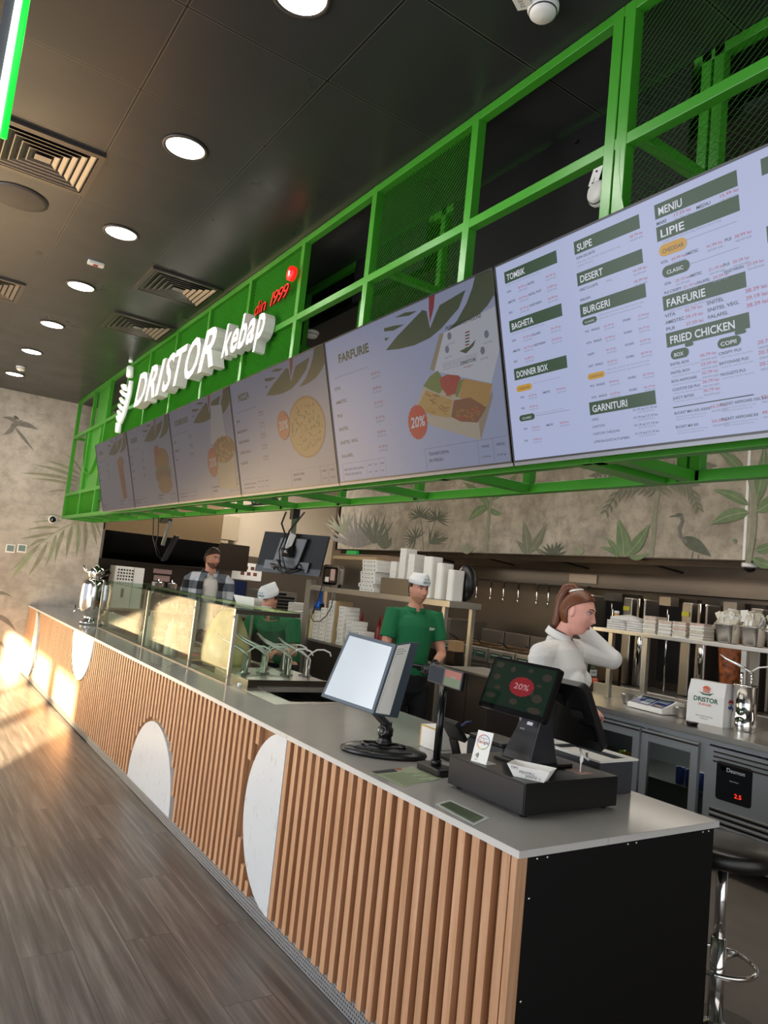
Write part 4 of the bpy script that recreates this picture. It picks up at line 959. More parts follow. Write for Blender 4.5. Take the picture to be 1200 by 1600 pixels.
for (u, v, a, b_) in [(.09, .9, .022, .012), (.33, .85, .014, .012), (.62, .9, .013, .008), (.9, .82, .025, .015), (.1, .62, .02, .012), (.17, .4, .018, .008), (.1, .2, .028, .011), (.5, .18, .022, .012), (.85, .35, .026, .016), (.82, .62, .016, .006), (.86, .1, .035, .012), (.75, .45, .008, .016)]:
    ic.add([T @ Vector((w * (.05 + .9 * u) + a * math.cos(2 * PI * j / 12), h_ * (.08 + .86 * v) + b_ * math.sin(2 * PI * j / 12), .0009)) for j in range(12)], [tuple(range(12))], Mpk)
ic.text('20%', T @ Matrix.Translation((w * .55 - .040, h_ * .53 - .011, .0013)), Mtx, .032, .078, 0, .01)
K(ic, 'promotion_icons', None, dso)
b4 = [Vector((.56, .262, 1.325)), Vector((.56, .60, 1.325)), Vector((.70, .60, 1.085)), Vector((.70, .262, 1.085))]
m, T2, w2, h2 = roundslab(b4, .03, M_blackp, .03); so2 = K(m, 'operator_screen', None, pos)
K(MB().box(.05, .10, .14, .17, -.036, -.03, M_dgrey, T2).box(.014, .075, .05, .115, -.037, -.03, M_blackg, T2), 'port_cover', None, so2)
KL(MB().bar((.03, 0, .26), (.115, 0, .22), .10, .03, M_blackp), 'hinge', None, pos)
# cable hanging from the operator screen
cb = [Vector((.64, .35, 1.07)), Vector((.63, .33, 1.05)), Vector((.655, .32, 1.035)), Vector((.68, .35, 1.05))]
K(MB().tube(cb, .005, M_white, 8), 'white_cable', None, pos)

# Google card
gc = T0('review_card', (.26, .485, ZD), 'small white card sign with a coloured ring on the cash drawer', 'sign card')
c4 = [dep(747, 1139, 2.48), dep(771, 1146, 2.40), dep(751, 1196, 2.375), dep(727, 1189, 2.455)]
B0 = at(727, 1189, z=ZD + .001) + Vector((.026, 0, 0)); B1 = at(751, 1196, z=ZD + .001) + Vector((.026, 0, 0)); c4 = [B0 + Vector((.035, .012, .108)), B1 + Vector((.035, .012, .108)), B1, B0]
BLz = min(c4[2].z, c4[3].z); c4 = [p - Vector((0, 0, BLz - ZD - .001)) for p in c4]
K(sheet(MB(), c4, .002, M_paper, back=(1, 1, 0)), 'card', None, gc)
ng = (c4[1] - c4[0]).cross(c4[3] - c4[0]).normalized(); ng = ng if ng.dot(CAM_C - c4[0]) > 0 else -ng
Tg = frame(c4[3] + ng * .0008, c4[1] - c4[0], c4[0] - c4[3]); Wg = (c4[1] - c4[0]).length; Hg = (c4[0] - c4[3]).length
gp = MB(); cols = [mat('ring_blue', '#3f6fc4', .6), mat('ring_red', '#c9423a', .6), mat('ring_yellow', '#e0b030', .6), mat('ring_green', '#3a9a52', .6)]
rr_ = Wg * .40
for j in range(32):
    a0, a1 = 2 * PI * j / 32, 2 * PI * (j + 1) / 32; cx, cy = Wg * .5, Hg * .66
    gp.add([Tg @ Vector((cx + q * math.cos(a), cy + q * math.sin(a), 0)) for q, a in ((rr_, a0), (rr_, a1), (rr_ * .9, a1), (rr_ * .9, a0))], [(0, 1, 2, 3)], cols[(j // 8) % 4])
x_ = Wg * .16
for ch, cc in zip('Google', (0, 1, 2, 0, 3, 1)):
    gp.text(ch, Tg @ Matrix.Translation((x_, Hg * .61, .0002)), cols[cc], Wg * .24, None, 0, .01); x_ += Wg * (.15 if ch == 'G' else (.06 if ch == 'l' else .118))
gp.text('Review us', Tg @ Matrix.Translation((Wg * .27, Hg * .76, .0002)), M_ink, Wg * .1, Wg * .46); gp.text('on', Tg @ Matrix.Translation((Wg * .45, Hg * .70, .0002)), M_ink, Wg * .1)
for j in range(4):
    for kx in range(10):
        a = math.radians(-38 + 7.6 * kx); a1 = a + .132; q = Wg * (.06 + .055 * j); gp.add([Tg @ Vector((Wg * .16 + qq * math.cos(aa), Hg * .22 + qq * math.sin(aa), .0002)) for qq, aa in ((q, a), (q + Wg * .025, a), (q + Wg * .025, a1), (q, a1))], [(0, 1, 2, 3)], M_ink)
gp.text('NFC', Tg @ Matrix.Translation((Wg * .2, Hg * .06, .0002)), M_ink, Wg * .09)
K(gp, 'card_print', None, gc)
ft = c4[2]; K(MB().box(ft.x, ft.x + .05, ft.y - .0, ft.y + .075, ZD + .0005, ZD + .0025, M_paper), 'card_foot', None, gc)

# tips tray
tt = T0('tips_tray', (.30, .262, ZD), 'white paper tray with handwritten TIPS on the cash drawer', 'tray', None, 0)
Rt = Matrix.Rotation(math.radians(-62), 4, 'Z')
def boat(w0, d0, w1, d1, h_, th, mt):
    m = MB(); o4 = lambda w, d, z: [Rt @ Vector(p) for p in ((-w / 2, -d / 2, z), (w / 2, -d / 2, z), (w / 2, d / 2, z), (-w / 2, d / 2, z))]
    V = o4(w0, d0, .0005) + o4(w1, d1, h_) + o4(w1 - 2 * th, d1 - 2 * th, h_) + o4(w0 - 2 * th, d0 - 2 * th, th)
    F = [(3, 2, 1, 0), (12, 13, 14, 15)]
    for k in range(3):
        for j in range(4): F.append((k * 4 + j, k * 4 + (j + 1) % 4, k * 4 + 4 + (j + 1) % 4, k * 4 + 4 + j))
    m.add(V, F, mt); return m
KL(boat(.105, .058, .150, .088, .042, .002, M_paper), 'paper_boat', None, tt)
hw = MB(); slope = Vector((0, -.015, .042)).normalized()
Tw = Rt @ frame((-.062, -.0405, .032), (1, 0, 0), slope)
for t_, u, v in (('TIPS', .0, -.004), ('PENTRU', .030, -.015), ('JANTE :)', .052, -.0265)): hw.text(t_, Tw @ Matrix.Translation((u, v, .0012)), M_ink, .0145, None, .0001, -.012, 'LEFT', .1)
KL(hw, 'handwriting', M_ink, tt)
# wrapped plastic fork lying upright on a pink slip
fk = T0('plastic_pick', (.575, .285, ZD), 'small white plastic pick standing on a pink slip at the back of the cash drawer', 'pick')
KL(MB().box(-.03, .035, -.03, .045, .0003, .0012, mat('pink_slip', '#b79a8c', .7)), 'paper_slip', None, fk)
KL(MB().tube([(0, 0, .001), (0, .0, .03), (.001, -.001, .045), (.001, -.002, .058), (.0, -.002, .064)], [(.0035, .0015), (.003, .0012), (.009, .0015), (.007, .0015), (.002, .001)], M_white, 8), 'pick', None, fk)

# leaflets lying flat on the worktop
lf = T0('leaflet', (.155, .765, WT), 'pale green printed leaflet lying flat left of the cash drawer', 'leaflet')
q4 = [at(577, 1206, z=WT), at(645, 1198, z=WT), at(692, 1216, z=WT), at(628, 1230, z=WT)]
K(MB().add([p + Vector((0, 0, .0006)) for p in q4], [(0, 1, 2, 3)][::1], mat('pale_green_paper', '#9aa585', .35)), 'sheet', None, lf)
lp = MB()
A0 = q4[0]; U = q4[1] - q4[0]; Vv = q4[3] - q4[0]
for j in range(9): o_ = A0 + Vv * (.28 + .075 * j) + U * .1 + Vector((0, 0, .0009)); lp.add([o_, o_ + U * (.5 + .3 * (j % 3) / 2), o_ + U * (.5 + .3 * (j % 3) / 2) + Vv * .03, o_ + Vv * .03], [(0, 1, 2, 3)], mat('leaflet_print', '#5f7350', .6))
o_ = A0 + Vector((0, 0, .0009)); lp.add([o_ + U * .02, o_ + U * .55, o_ + U * .5 + Vv * .2, o_ + U * .05 + Vv * .16], [(0, 1, 2, 3)], M_ink)
o_ = A0 + Vector((0, 0, .0012)); lp.add([o_ + U * .55, o_ + U * .7, o_ + U * .68 + Vv * .12, o_ + U * .55 + Vv * .1], [(0, 1, 2, 3)], mat('leaflet_red', '#9a4a3a', .6))
K(lp, 'leaflet_print', None, lf)
lf2 = T0('laminated_card', (.08, .34, WT), 'small dark green card in a clear plastic sleeve near the front edge', 'card')
q4 = [at(679, 1257, z=WT), at(703, 1250, z=WT), at(765, 1279, z=WT), at(741, 1290, z=WT)]
K(sheet(MB(), [p + Vector((0, 0, .0016)) for p in q4], .001, mat('clear_sleeve', '#b9bdba', .12), back=(0, 0, -1)), 'plastic_sleeve', None, lf2)
i4 = inset([q4[1], q4[2], q4[3], q4[0]], .014)
cm = MB(); cm.add([p + Vector((0, 0, .0019)) for p in i4], [(0, 1, 2, 3)], mat('dark_green_card', '#46583a', .3))
X_ = i4[1] - i4[0]; Y_ = i4[3] - i4[0]
for j in range(4): o_ = i4[0] + Y_ * (.16 + .2 * j) + X_ * .08 + Vector((0, 0, .0022)); cm.add([o_, o_ + X_ * .8, o_ + X_ * .8 + Y_ * .06, o_ + Y_ * .06], [(0, 1, 2, 3)], mat('card_lines', '#20301c', .5))
K(cm, 'printed_card', None, lf2)

# card payment terminal in its cradle, pen, printer, grey bin
ct = T0('card_terminal', (.54, .97, WT), 'black card terminal leaning in a cradle behind the customer display', 'card terminal')
KL(MB().rbox(-.05, .05, -.05, .05, .001, .012, .01, M_blackp).bar((.03, 0, .012), (.0, 0, .085), .05, .012, M_blackp), 'cradle', None, ct)
KL(sheet(MB(), [(-.035, .07, .155), (-.035, -.045, .155), (.03, -.045, .075), (.03, .07, .075)], .024, M_blackp, back=(1, 0, 1)), 'terminal', None, ct, .004)
KL(MB().tube([(.0, -.045, .15), (.02, -.05, .165), (.045, -.06, .172)], .006, mat('navy_plastic', '#24305c', .3), 8), 'blue_pen', None, ct)
pb = T0('paper_box', (.60, 1.16, WT), 'low white box with a yellow edge behind the customer display', 'box')
KL(MB().box(-.055, .055, -.055, .055, .001, .10, M_card), 'carton', None, pb, .002); KL(MB().box(-.057, -.055, .05, .056, .001, .10, mat('yellow_edge', '#c9a24a', .6)).box(-.057, -.0551, -.055, .049, .094, .10, MATS['yellow_edge']), 'yellow_edge', None, pb)
pr = T0('receipt_printer', (.76, .93, WT), 'low grey and black receipt printer behind the till', 'printer')
KL(MB().rbox(-.075, .075, -.12, .12, .001, .075, .015, mat('charcoal_plastic', '#3a3c42', .4)), 'body', None, pr, .004); KL(MB().rbox(-.072, .072, -.117, .117, .075, .095, .02, M_blackp), 'lid', None, pr, .006)
gb = T0('storage_bin', (.86, .50, WT), 'white-rimmed grey plastic bin on the worktop behind the till', 'bin')
KL(MB().box(-.10, .10, -.15, .15, .001, .006, MATS['charcoal_plastic']).box(-.10, -.095, -.15, .15, .006, .13, MATS['charcoal_plastic']).box(.095, .10, -.15, .15, .006, .13, MATS['charcoal_plastic']).box(-.095, .095, -.15, -.145, .006, .13, MATS['charcoal_plastic']).box(-.095, .095, .145, .15, .006, .13, MATS['charcoal_plastic']), 'bin_wall', None, gb)
KL(MB().box(-.115, -.09, -.165, .165, .130, .137, M_white).box(.09, .115, -.165, .165, .130, .137, M_white).box(-.09, .09, -.165, -.14, .130, .137, M_white).box(-.09, .09, .14, .165, .130, .137, M_white).box(-.09, .09, -.14, .14, .110, .116, M_paper), 'bin_rim', None, gb)

# stool beside the end of the counter
stl = T0('bar_stool', (1.315, .16, 0), 'black round bar stool with a chrome pole at the counter end', 'stool')
KL(MB().lathe([(0, .66), (.17, .66), (.195, .668), (.20, .69), (.195, .715), (.18, .728), (.12, .735), (0, .737)], (0, 0, 0), mat('black_vinyl', '#161412', .3, bump=.15, bscale=120), 40), 'seat', None, stl)
KL(MB().cyl((0, 0, .30), (0, 0, .66), .021, M_chrome).cyl((0, 0, .03), (0, 0, .36), .029, M_chrome).lathe([(.21, 0), (.21, .006), (.06, .028), (.03, .045), (0, .045)], (0, 0, .0045), M_chrome, 40), 'pole_and_base', None, stl)
ring = [Vector((.14 * math.cos(t), .14 * math.sin(t), .27)) for t in [2 * PI * k / 24 for k in range(25)]]
KL(MB().tube(ring, .010, M_chrome, 8).cyl((0, 0, .27), (.14, 0, .27), .008, M_chrome, 8), 'foot_ring', None, stl)

# ------------------------------------------------------------ serving unit, sneeze guard
su = T0('serving_unit', (.64, 4.4, .0), 'stainless steel serving unit with pans set into the worktop behind the glass', 'serving unit')
sb = MB(); y0_, y1_ = 2.222, 6.448; sb.box(.285, .995, y0_, y1_, .77, .775)
for a, b_ in ((.285, .30), (.98, .995)): sb.box(a, b_, y0_, y1_, .775, WT)
sb.box(.30, .98, y0_, y0_ + .01, .775, WT).box(.30, .98, y1_ - .01, y1_, .775, WT)
sb.box(.30, .36, 2.78, y1_ - .01, WT - .012, WT + .002).box(.93, .98, 2.78, y1_ - .01, WT - .012, WT + .002).box(.36, .93, 2.78, 3.36, WT - .012, WT + .046)
ny = [3.36 + .31 * i for i in range(10)]
for y in ny: sb.box(.36, .93, y, y + .018, WT - .012, WT + .002)
sb.box(.30, .98, 2.232, 2.30, WT - .012, WT + .001).box(.30, .42, 2.30, 2.78, WT - .012, WT + .001).box(.93, .98, 2.30, 2.78, WT - .012, WT + .001).box(.42, .93, 2.70, 2.78, WT - .012, WT + .012)
sb.box(.42, .93, 2.30, 2.70, WT - .10, WT - .092)
K(sb, 'steel_deck', M_steel, su); K(MB().box(.355, .935, 2.772, 2.7795, WT + .001, WT + .050, M_steelk).box(.36, .93, 2.7795, 2.80, WT + .0465, WT + .050, M_steel), 'dark_riser', None, su)
foods = [mat('salad_green', '#7f8f45', .7, noise=.4, nscale=40), mat('red_cabbage', '#7a4258', .7, noise=.35, nscale=40), mat('golden_fries', '#cfa25a', .6, noise=.3, nscale=40), mat('tomato_slices', '#b84a34', .5, noise=.3, nscale=40), mat('onion_slices', '#d8cdb8', .6, noise=.2, nscale=40)]
fn = ['shredded green salad', 'red cabbage', 'golden slices', 'chopped tomato', 'sliced onion']
pan0 = None
for i, y in enumerate(ny[:-1]):
    r = T0('food_pan', (.645, y + .164, WT - .09), 'steel pan of %s in the unit behind the glass' % fn[i % 5], 'food pan', 'food pans in the serving unit')
    m = MB(); m.box(-.28, .28, -.14, .14, 0, .003)
    for a in ((-.283, -.28, -.143, .143), (.28, .283, -.143, .143), (-.28, .28, -.143, -.14), (-.28, .28, .14, .143)): m.box(a[0], a[1], a[2], a[3], 0, .094)
    KL(m, 'pan', M_steel, r)
    fm = MB(); N = 14; V = []; rg_ = random.Random(i)
    for a in range(N):
        for c_ in range(N): V.append((-.277 + .554 * a / (N - 1), -.137 + .274 * c_ / (N - 1), .045 + rg_.uniform(0, .03)))
    fm.add(V, [(a * N + c_, (a + 1) * N + c_, (a + 1) * N + c_ + 1, a * N + c_ + 1) for a in range(N - 1) for c_ in range(N - 1)], foods[i % 5], True); fo = KL(fm, 'food_fill', None, r); fo['kind'] = 'stuff'
# label variety for repeated fills
seen = {}
for o in list(COL.objects):
    if o.name.startswith('food_pan'):
        n_ = seen.get(o['label'], 0); seen[o['label']] = n_ + 1
        if n_: o['label'] = o['label'].replace('behind the glass', 'near the far end of the glass')
sg_ = T0('sneeze_guard', (.26, 2.884, WT), 'clear glass sneeze guard with slim steel posts on the worktop', 'glass guard')
gx = .262; gy = [2.884, 3.62, 4.79, 6.42]; gz = 1.362
for a, b_ in zip(gy[:-1], gy[1:]):
    K(MB().box(gx - .003, gx + .003, a + .012, b_ - .012, WT + .006, gz, M_glass), 'front_pane', None, sg_)
K(MB().box(gx - .005, .72, gy[0] - .004, gy[-1], gz, gz + .008, M_glassg), 'top_pane', None, sg_)
K(MB().box(gx + .01, .72, gy[0] - .003, gy[0] + .003, WT + .048, gz, M_glass), 'end_pane', None, sg_)
K(MB().box(gx + .01, .72, gy[-1] - .003, gy[-1] + .003, WT + .006, gz, M_glass), 'end_pane', None, sg_)
for i, y in enumerate(gy):
    w_ = .011; K(MB().box(gx - .008, gx + .014, y - w_, y + w_, WT + .0005, gz, M_steel), 'post', None, sg_)
    if i: K(MB().box(.70, .715, y - .008, y + .008, WT + .0005, gz, M_steel), 'rear_post', None, sg_)
K(MB().box(gx - .004, .72, gy[0] - .012, gy[0] + .012, gz - .028, gz - .0, mat('smoked_rail', '#4a463f', .3, .8)).box(.70, .72, gy[0], gy[-1], gz - .02, gz - .0, M_steel).box(gx - .006, gx + .006, gy[0], gy[-1], WT + .0005, WT + .006, M_steel), 'rail', None, sg_)
for y in gy[:2]:
    for z in (WT + .05, gz - .05): K(MB().cyl((gx - .014, y, z), (gx - .004, y, z), .008, M_chrome, 12), 'glass_clamp', None, sg_)
# squeeze bottles and jars between glass and pans
bt = T0('squeeze_bottle', (.33, 4.30, WT + .0035), 'nearer white squeeze bottle behind the glass guard', 'bottle', 'white squeeze bottles behind the glass')
KL(MB().lathe([(.034, 0), (.038, .01), (.038, .19), (.030, .21), (.030, .225), (.034, .227), (.034, .24), (.012, .262), (.007, .30), (0, .30)], (0, 0, 0), mat('milky_plastic', '#d8d2c2', .4), 20), 'bottle_body', None, bt)
dup(bt, (.33, 4.88, WT + .0035), 'farther white squeeze bottle behind the glass guard')
jr = T0('seasoning_jar', (.32, 4.14, WT + .0035), 'nearest small steel-lidded shaker behind the glass guard', 'shaker', 'small shakers behind the glass')
KL(MB().lathe([(.028, 0), (.030, .006), (.030, .08), (.027, .085)], (0, 0, 0), mat('smoky_jar', '#8d8a82', .2, .3), 18), 'jar', None, jr); KL(MB().lathe([(.031, .085), (.031, .105), (.026, .112), (0, .114)], (0, 0, 0), M_steel, 18), 'lid', None, jr)
for y, l in ((4.50, 'small shaker standing between the two white squeeze bottles, nearer one'), (4.60, 'small shaker standing between the two white squeeze bottles, farther one'), (5.02, 'small shaker beyond the farther white squeeze bottle')): dup(jr, (.315, y, WT + .0035), l)
# sauce pumps
pm = T0('sauce_pump', (.745, 3.03, WT + .0465), 'steel sauce pump nearest the glass end, front row left', 'sauce pump', 'steel sauce pumps on the serving unit')
KL(MB().lathe([(.045, 0), (.045, .008), (.02, .012), (.02, .05), (.013, .052), (.013, .13), (0, .13)], (0, 0, 0), M_steel, 20).cyl((-.0, -.05, 0), (-.0, -.05, .12), .008, M_steel), 'pump_body', None, pm)
KL(MB().tube([(0, -.05, .12), (-.02, .03, .155), (-.10, .16, .20), (-.13, .21, .235)], [.008, .010, .008, .006], M_steel, 10), 'lever', None, pm)
KL(MB().tube([(0, 0, .125), (.03, -.01, .16), (.06, -.03, .185), (.10, -.055, .19), (.135, -.08, .175), (.145, -.085, .15)], .0055, M_white, 10), 'spout', None, pm)
for (x, y), l in zip([(.93, 3.03), (.60, 3.10), (.68, 3.28), (.84, 3.29), (.45, 3.08)], ['steel sauce pump at the far right end of the front row', 'steel sauce pump in the rear row, left', 'steel sauce pump in the rear row, middle', 'steel sauce pump in the rear row, right', 'steel sauce pump just behind the front glass']): dup(pm, (min(x, .89), y, WT + .0465), l)
wc = T0('white_cap', (.31, 2.80, WT + .001), 'tiny white cap left at the foot of the glass corner', 'cap'); KL(MB().lathe([(.014, 0), (.014, .02), (.011, .024), (0, .024)], (0, 0, 0), M_white, 16), 'cap', None, wc)
# creamy cone standing in for sunlight an apron reflects in the glass
fb = T0('apron_reflection', (.60, 3.80, WT + .003), 'large translucent bag heaped with pale flatbread behind the glass', 'bread bag')
m = MB(); seg = 28; V = []; rg_ = random.Random(12); prof = [(.20, 0), (.225, .05), (.22, .14), (.18, .25), (.13, .34), (.08, .40), (.03, .43)]
ph = [rg_.uniform(0, 6.28) for _ in range(6)]
for r_, z in prof:
    for k in range(seg):
        t = 2 * PI * k / seg; q = r_ * (1 + .07 * math.sin(3 * t + ph[0] + z * 6) + .05 * math.sin(7 * t + ph[1] - z * 9)); V.append((q * math.cos(t) * .8, q * math.sin(t), z))
m.add(V, [(i * seg + k, i * seg + (k + 1) % seg, (i + 1) * seg + (k + 1) % seg, (i + 1) * seg + k) for i in range(len(prof) - 1) for k in range(seg)] + [tuple(range(seg))[::-1], tuple(range(6 * seg, 7 * seg))], mat('reflection_cream', '#d9c58f', .3, noise=.12, nscale=14, bump=.6, bscale=30, coat=.5), True)
KL(m, 'reflection_cone', None, fb)
# white trays behind the plaid man's corner of the guard
wtx = T0('paper_tray', (.80, 4.05, gz + .009), 'white paper trays standing open on top of the glass guard', 'paper tray'); 
wtx.location = (.62, 3.42, gz + .009)
KL(MB().box(-.07, .07, -.16, .16, 0, .003, M_paper), 'tray_floor', None, wtx)
KL(sheet(MB(), [(-.09, .19, .06), (-.09, -.19, .06), (-.07, -.16, .0), (-.07, .16, 0)], .002, M_paper).bar((.0, 0, .0), (.0, 0, .055), .28, .002, M_paper), 'tray_side', None, wtx)
# tea boiler with kettle at the far end
tb = T0('tea_boiler', (.24, 6.72, WT + .0005), 'tall polished tea boiler with a teapot on top near the far end of the worktop', 'tea boiler')
KL(MB().lathe([(.10, 0), (.10, .03), (.065, .06), (.06, .09), (.10, .13), (.125, .20), (.13, .30), (.13, .42), (.12, .46), (.09, .48), (.07, .49), (0, .49)], (0, 0, 0), M_chrome, 32), 'boiler_body', None, tb)
KL(MB().tube([(-.12, -.03, .16), (-.17, -.04, .15), (-.175, -.04, .12)], .010, M_chrome, 10).tube([(-.17, -.04, .165), (-.17, -.04, .2)], .006, M_blackp, 8), 'tap', None, tb)
KL(MB().lathe([(.05, .49), (.075, .51), (.085, .55), (.075, .59), (.04, .61), (.02, .615), (.012, .63), (.016, .64), (0, .645)], (0, 0, 0), M_chrome, 28).tube([(-.07, .02, .54), (-.11, .035, .57), (-.135, .04, .62)], [.016, .012, .008], M_chrome, 10), 'teapot', None, tb)
KL(MB().tube([(.07, -.03, .58), (.12, -.05, .60), (.13, -.055, .56), (.085, -.035, .52)], .009, M_blackp, 8).tube([(.10, .0, .42), (.16, 0, .44), (.165, 0, .38), (.12, 0, .36)], .008, M_blackp, 8), 'handle', None, tb)

# ------------------------------------------------------------ monitors hanging from the canopy
def cables(root, pts_list, r=.006, mt=None, name='cable'):
    for P in pts_list: K(MB().tube([tuple(p) for p in P], r, mt or M_blackp, 7), name, None, root)
m1 = T0('hanging_monitor', (.62, 2.93, ZB), 'black monitor hung on an arm from the canopy, back side towards the camera', 'monitor')
q4 = [dep(414, 830, 5.02), dep(515, 838, 4.86), dep(499, 901, 4.84), dep(398, 892, 5.0)]
K(sheet(MB(), q4, .018, mat('monitor_back', '#17181a', .6, spec=.3), back=(1, 1, 0)), 'monitor_shell', None, m1, .003)
nm_ = (q4[1] - q4[0]).cross(q4[3] - q4[0]).normalized(); nm_ = nm_ if nm_.dot(CAM_C - q4[0]) > 0 else -nm_
i_ = lambda u, v, e=0: q4[3] + (q4[2] - q4[3]) * u + (q4[0] - q4[3]) * v + nm_ * e
K(sheet(MB(), [i_(.30, .88, .03), i_(.72, .88, .03), i_(.66, .12, .03), i_(.26, .12, .03)], .032, M_blackp, back=-nm_), 'rear_bulge', None, m1, .006)
K(sheet(MB(), [i_(.0, .16, .004), i_(1, .16, .004), i_(1, .0, .004), i_(0, .0, .004)], .005, mat('monitor_band', '#2a2c30', .5), back=-nm_), 'lower_band', None, m1)
K(sheet(MB(), [i_(.14, .30, .02), i_(.30, .30, .02), i_(.30, .08, .02), i_(.14, .08, .02)], .02, M_blackp, back=-nm_), 'port_block', None, m1); K(sheet(MB(), [i_(.66, .30, .02), i_(.82, .30, .02), i_(.82, .06, .02), i_(.66, .06, .02)], .02, M_blackp, back=-nm_), 'port_block', None, m1)
a0 = Vector((.62, 2.93, ZB)); a1 = dep(458, 835, 4.9); a2 = dep(446, 864, 4.86)
K(MB().bar(a0, a0 + Vector((0, 0, -.07)), .05, .05, M_blackp).bar(a0 + Vector((0, 0, -.06)), a1, .035, .03, M_steel).bar(a1, a2, .03, .03, M_white).bar(a2, i_(.5, .6, .03), .06, .06, M_blackp), 'arm', None, m1)
cables(m1, [[a0 + Vector((-.02, .1, -.02)), dep(440, 818, 4.95), dep(446, 836, 4.9), dep(436, 860, 4.85), dep(438, 885, 4.84), i_(.25, .2, .03)],
            [a0 + Vector((.02, -.1, -.02)), dep(452, 830, 4.88), dep(440, 868, 4.83), dep(448, 893, 4.82), i_(.7, .15, .03)],
            [i_(.3, .2, .03), dep(437, 893, 4.8), dep(452, 896, 4.8), i_(.75, .12, .03)], [i_(.32, .3, .03), dep(434, 875, 4.8), dep(441, 896, 4.8), dep(458, 890, 4.8), i_(.68, .25, .03)]])
m2_ = T0('hanging_monitor', (.62, 5.9, ZB), 'thin dark monitor seen edge-on, hung from the far part of the canopy', 'monitor')
e0 = dep(272, 836, 7.4); e1 = dep(251, 876, 7.35); vd = (e0 - CAM_C).normalized()
q4 = [e0 - vd * .0, e0 + vd * .45 + Vector((.04, 0, 0)), e1 + vd * .45 + Vector((.04, 0, 0)), e1]
K(sheet(MB(), q4, .022, MATS['monitor_back'], back=(1, -1, 0)), 'monitor_shell', None, m2_, .004)
a0 = Vector((.62, 5.9, ZB)); K(MB().bar(a0, a0 + Vector((0, 0, -.05)), .05, .05, M_blackp).bar(dep(266, 814, 7.3), dep(254, 852, 7.3), .03, .03, M_steel).bar(a0 + Vector((0, 0, -.03)), dep(266, 814, 7.3), .04, .04, M_blackp), 'arm', None, m2_)
cables(m2_, [[dep(240, 808, 7.3), dep(239, 840, 7.3), dep(246, 868, 7.3), dep(252, 873, 7.35)], [dep(248, 808, 7.3), dep(247, 835, 7.3), dep(243, 850, 7.3), dep(250, 866, 7.3)]], .005)
cl = T0('cable_bundle', (.45, 5.9, ZB + .04), 'tangle of black cables lying on the bottom rails of the canopy', 'cables')
for j in range(7):
    y_ = 6.6 - j * .25; P = [Vector((.3 + .3 * random.random(), y_ + .3 * k, ZB + .046 + .03 * random.random())) for k in range(5)]
    P = [p for p in P if p.y < 8.6]; K(MB().tube([tuple(p) for p in P], .007, M_blackp, 7), 'cable', None, cl)
cl2 = T0('cable_bundle', (.45, 3.1, ZB + .04), 'black cables lying on the canopy rails above the nearer hanging monitor', 'cables')
for j in range(4): K(MB().tube([(.35 + .07 * j, 2.75 + .1 * j, ZB + .05), (.5, 3.0 + .1 * j, ZB + .07), (.45 + .05 * j, 3.3, ZB + .05), (.6, 3.6 + .05 * j, ZB + .05)], .007, M_blackp, 7), 'cable', None, cl2)

# ------------------------------------------------------------ cameras and controls on walls
cv = T0('security_camera', (.13, YW - .001, 2.045), 'white and black dome camera on the mural wall left of the canopy', 'security camera')
KL(MB().lathe([(.055, 0), (.055, .03), (.05, .04)], (0, 0, 0), M_white, 24, Euler((PI / 2, 0, 0)).to_matrix()), 'camera_base', None, cv); KL(MB().ball((0, -.045, 0), .042, .035, .042, M_blackg, 20, 12), 'camera_dome', None, cv)
cv2 = T0('security_camera', tuple(at(1172, 884, x=3.86)), 'white and black dome camera under the mural bulkhead on the right', 'security camera'); cv2.location.z = bz0 - .015
KL(MB().lathe([(.062, 0), (.062, -.028), (.055, -.036)], (0, 0, 0), M_white, 24), 'camera_base', None, cv2); KL(MB().ball((0, 0, -.038), .045, .045, .035, M_blackg, 20, 12), 'camera_dome', None, cv2)
for (px, l) in ((16, 'left of two small square room thermostats on the mural wall'), (34, 'right of two small square room thermostats on the mural wall')):
    p = at(px, 857, y=YW); th = T0('thermostat', (p.x, YW - .0005, p.z), l, 'thermostat', 'square thermostats on the mural wall')
    KL(MB().box(-.055, .055, -.02, 0, -.055, .055, M_white), 'housing', None, th, .004); KL(MB().box(-.042, .042, -.0215, -.02, -.036, .042, mat('lcd_greygreen', '#6f8580', .2)), 'display', None, th)
# ------------------------------------------------------------ kitchen: cold counter with glass doors
M_fr = mat('fridge_steel', '#a4a9ad', .38, .75)
fc = T0('refrigerated_counter', (3.4, 1.0, 0), 'stainless refrigerated counter with two glass doors and a control panel', 'refrigerated counter')
FX = 3.05; FY0 = -1.2; FY1 = 2.9; FZ = .87
K(MB().box(FX - .03, 3.76, FY0, FY1, FZ - .04, FZ, M_steel).box(3.74, 3.76, FY0, FY1, FZ, FZ + .09, M_steel), 'worktop', None, fc, .003)
K(MB().box(3.70, 3.74, FY0, FY1, .10, FZ - .04, M_fr).box(FX + .02, 3.70, FY1 - .03, FY1, .10, FZ - .04, M_fr).box(FX + .02, 3.70, FY0, FY1 - .03, .10, .13, M_fr).box(FX + .02, 3.70, FY0, FY1 - .03, FZ - .07, FZ - .04, M_fr)
  .box(FX + .02, 3.70, 1.335, 1.36, .13, FZ - .07, M_fr).box(FX + .02, FX + .05, 1.82, 1.85, .13, FZ - .07, M_fr).box(FX + .02, FX + .05, 2.36, 2.39, .13, FZ - .07, M_fr).box(FX + .0, FX + .02, FY0, FY1, FZ - .075, FZ - .04, M_fr), 'cabinet', None, fc)
K(MB().box(FX + .02, FX + .04, 2.39, FY1 - .03, .13, FZ - .07, M_fr).box(FX + .02, 3.70, FY0, 1.335, .13, .14, M_fr), 'side_panel', None, fc)
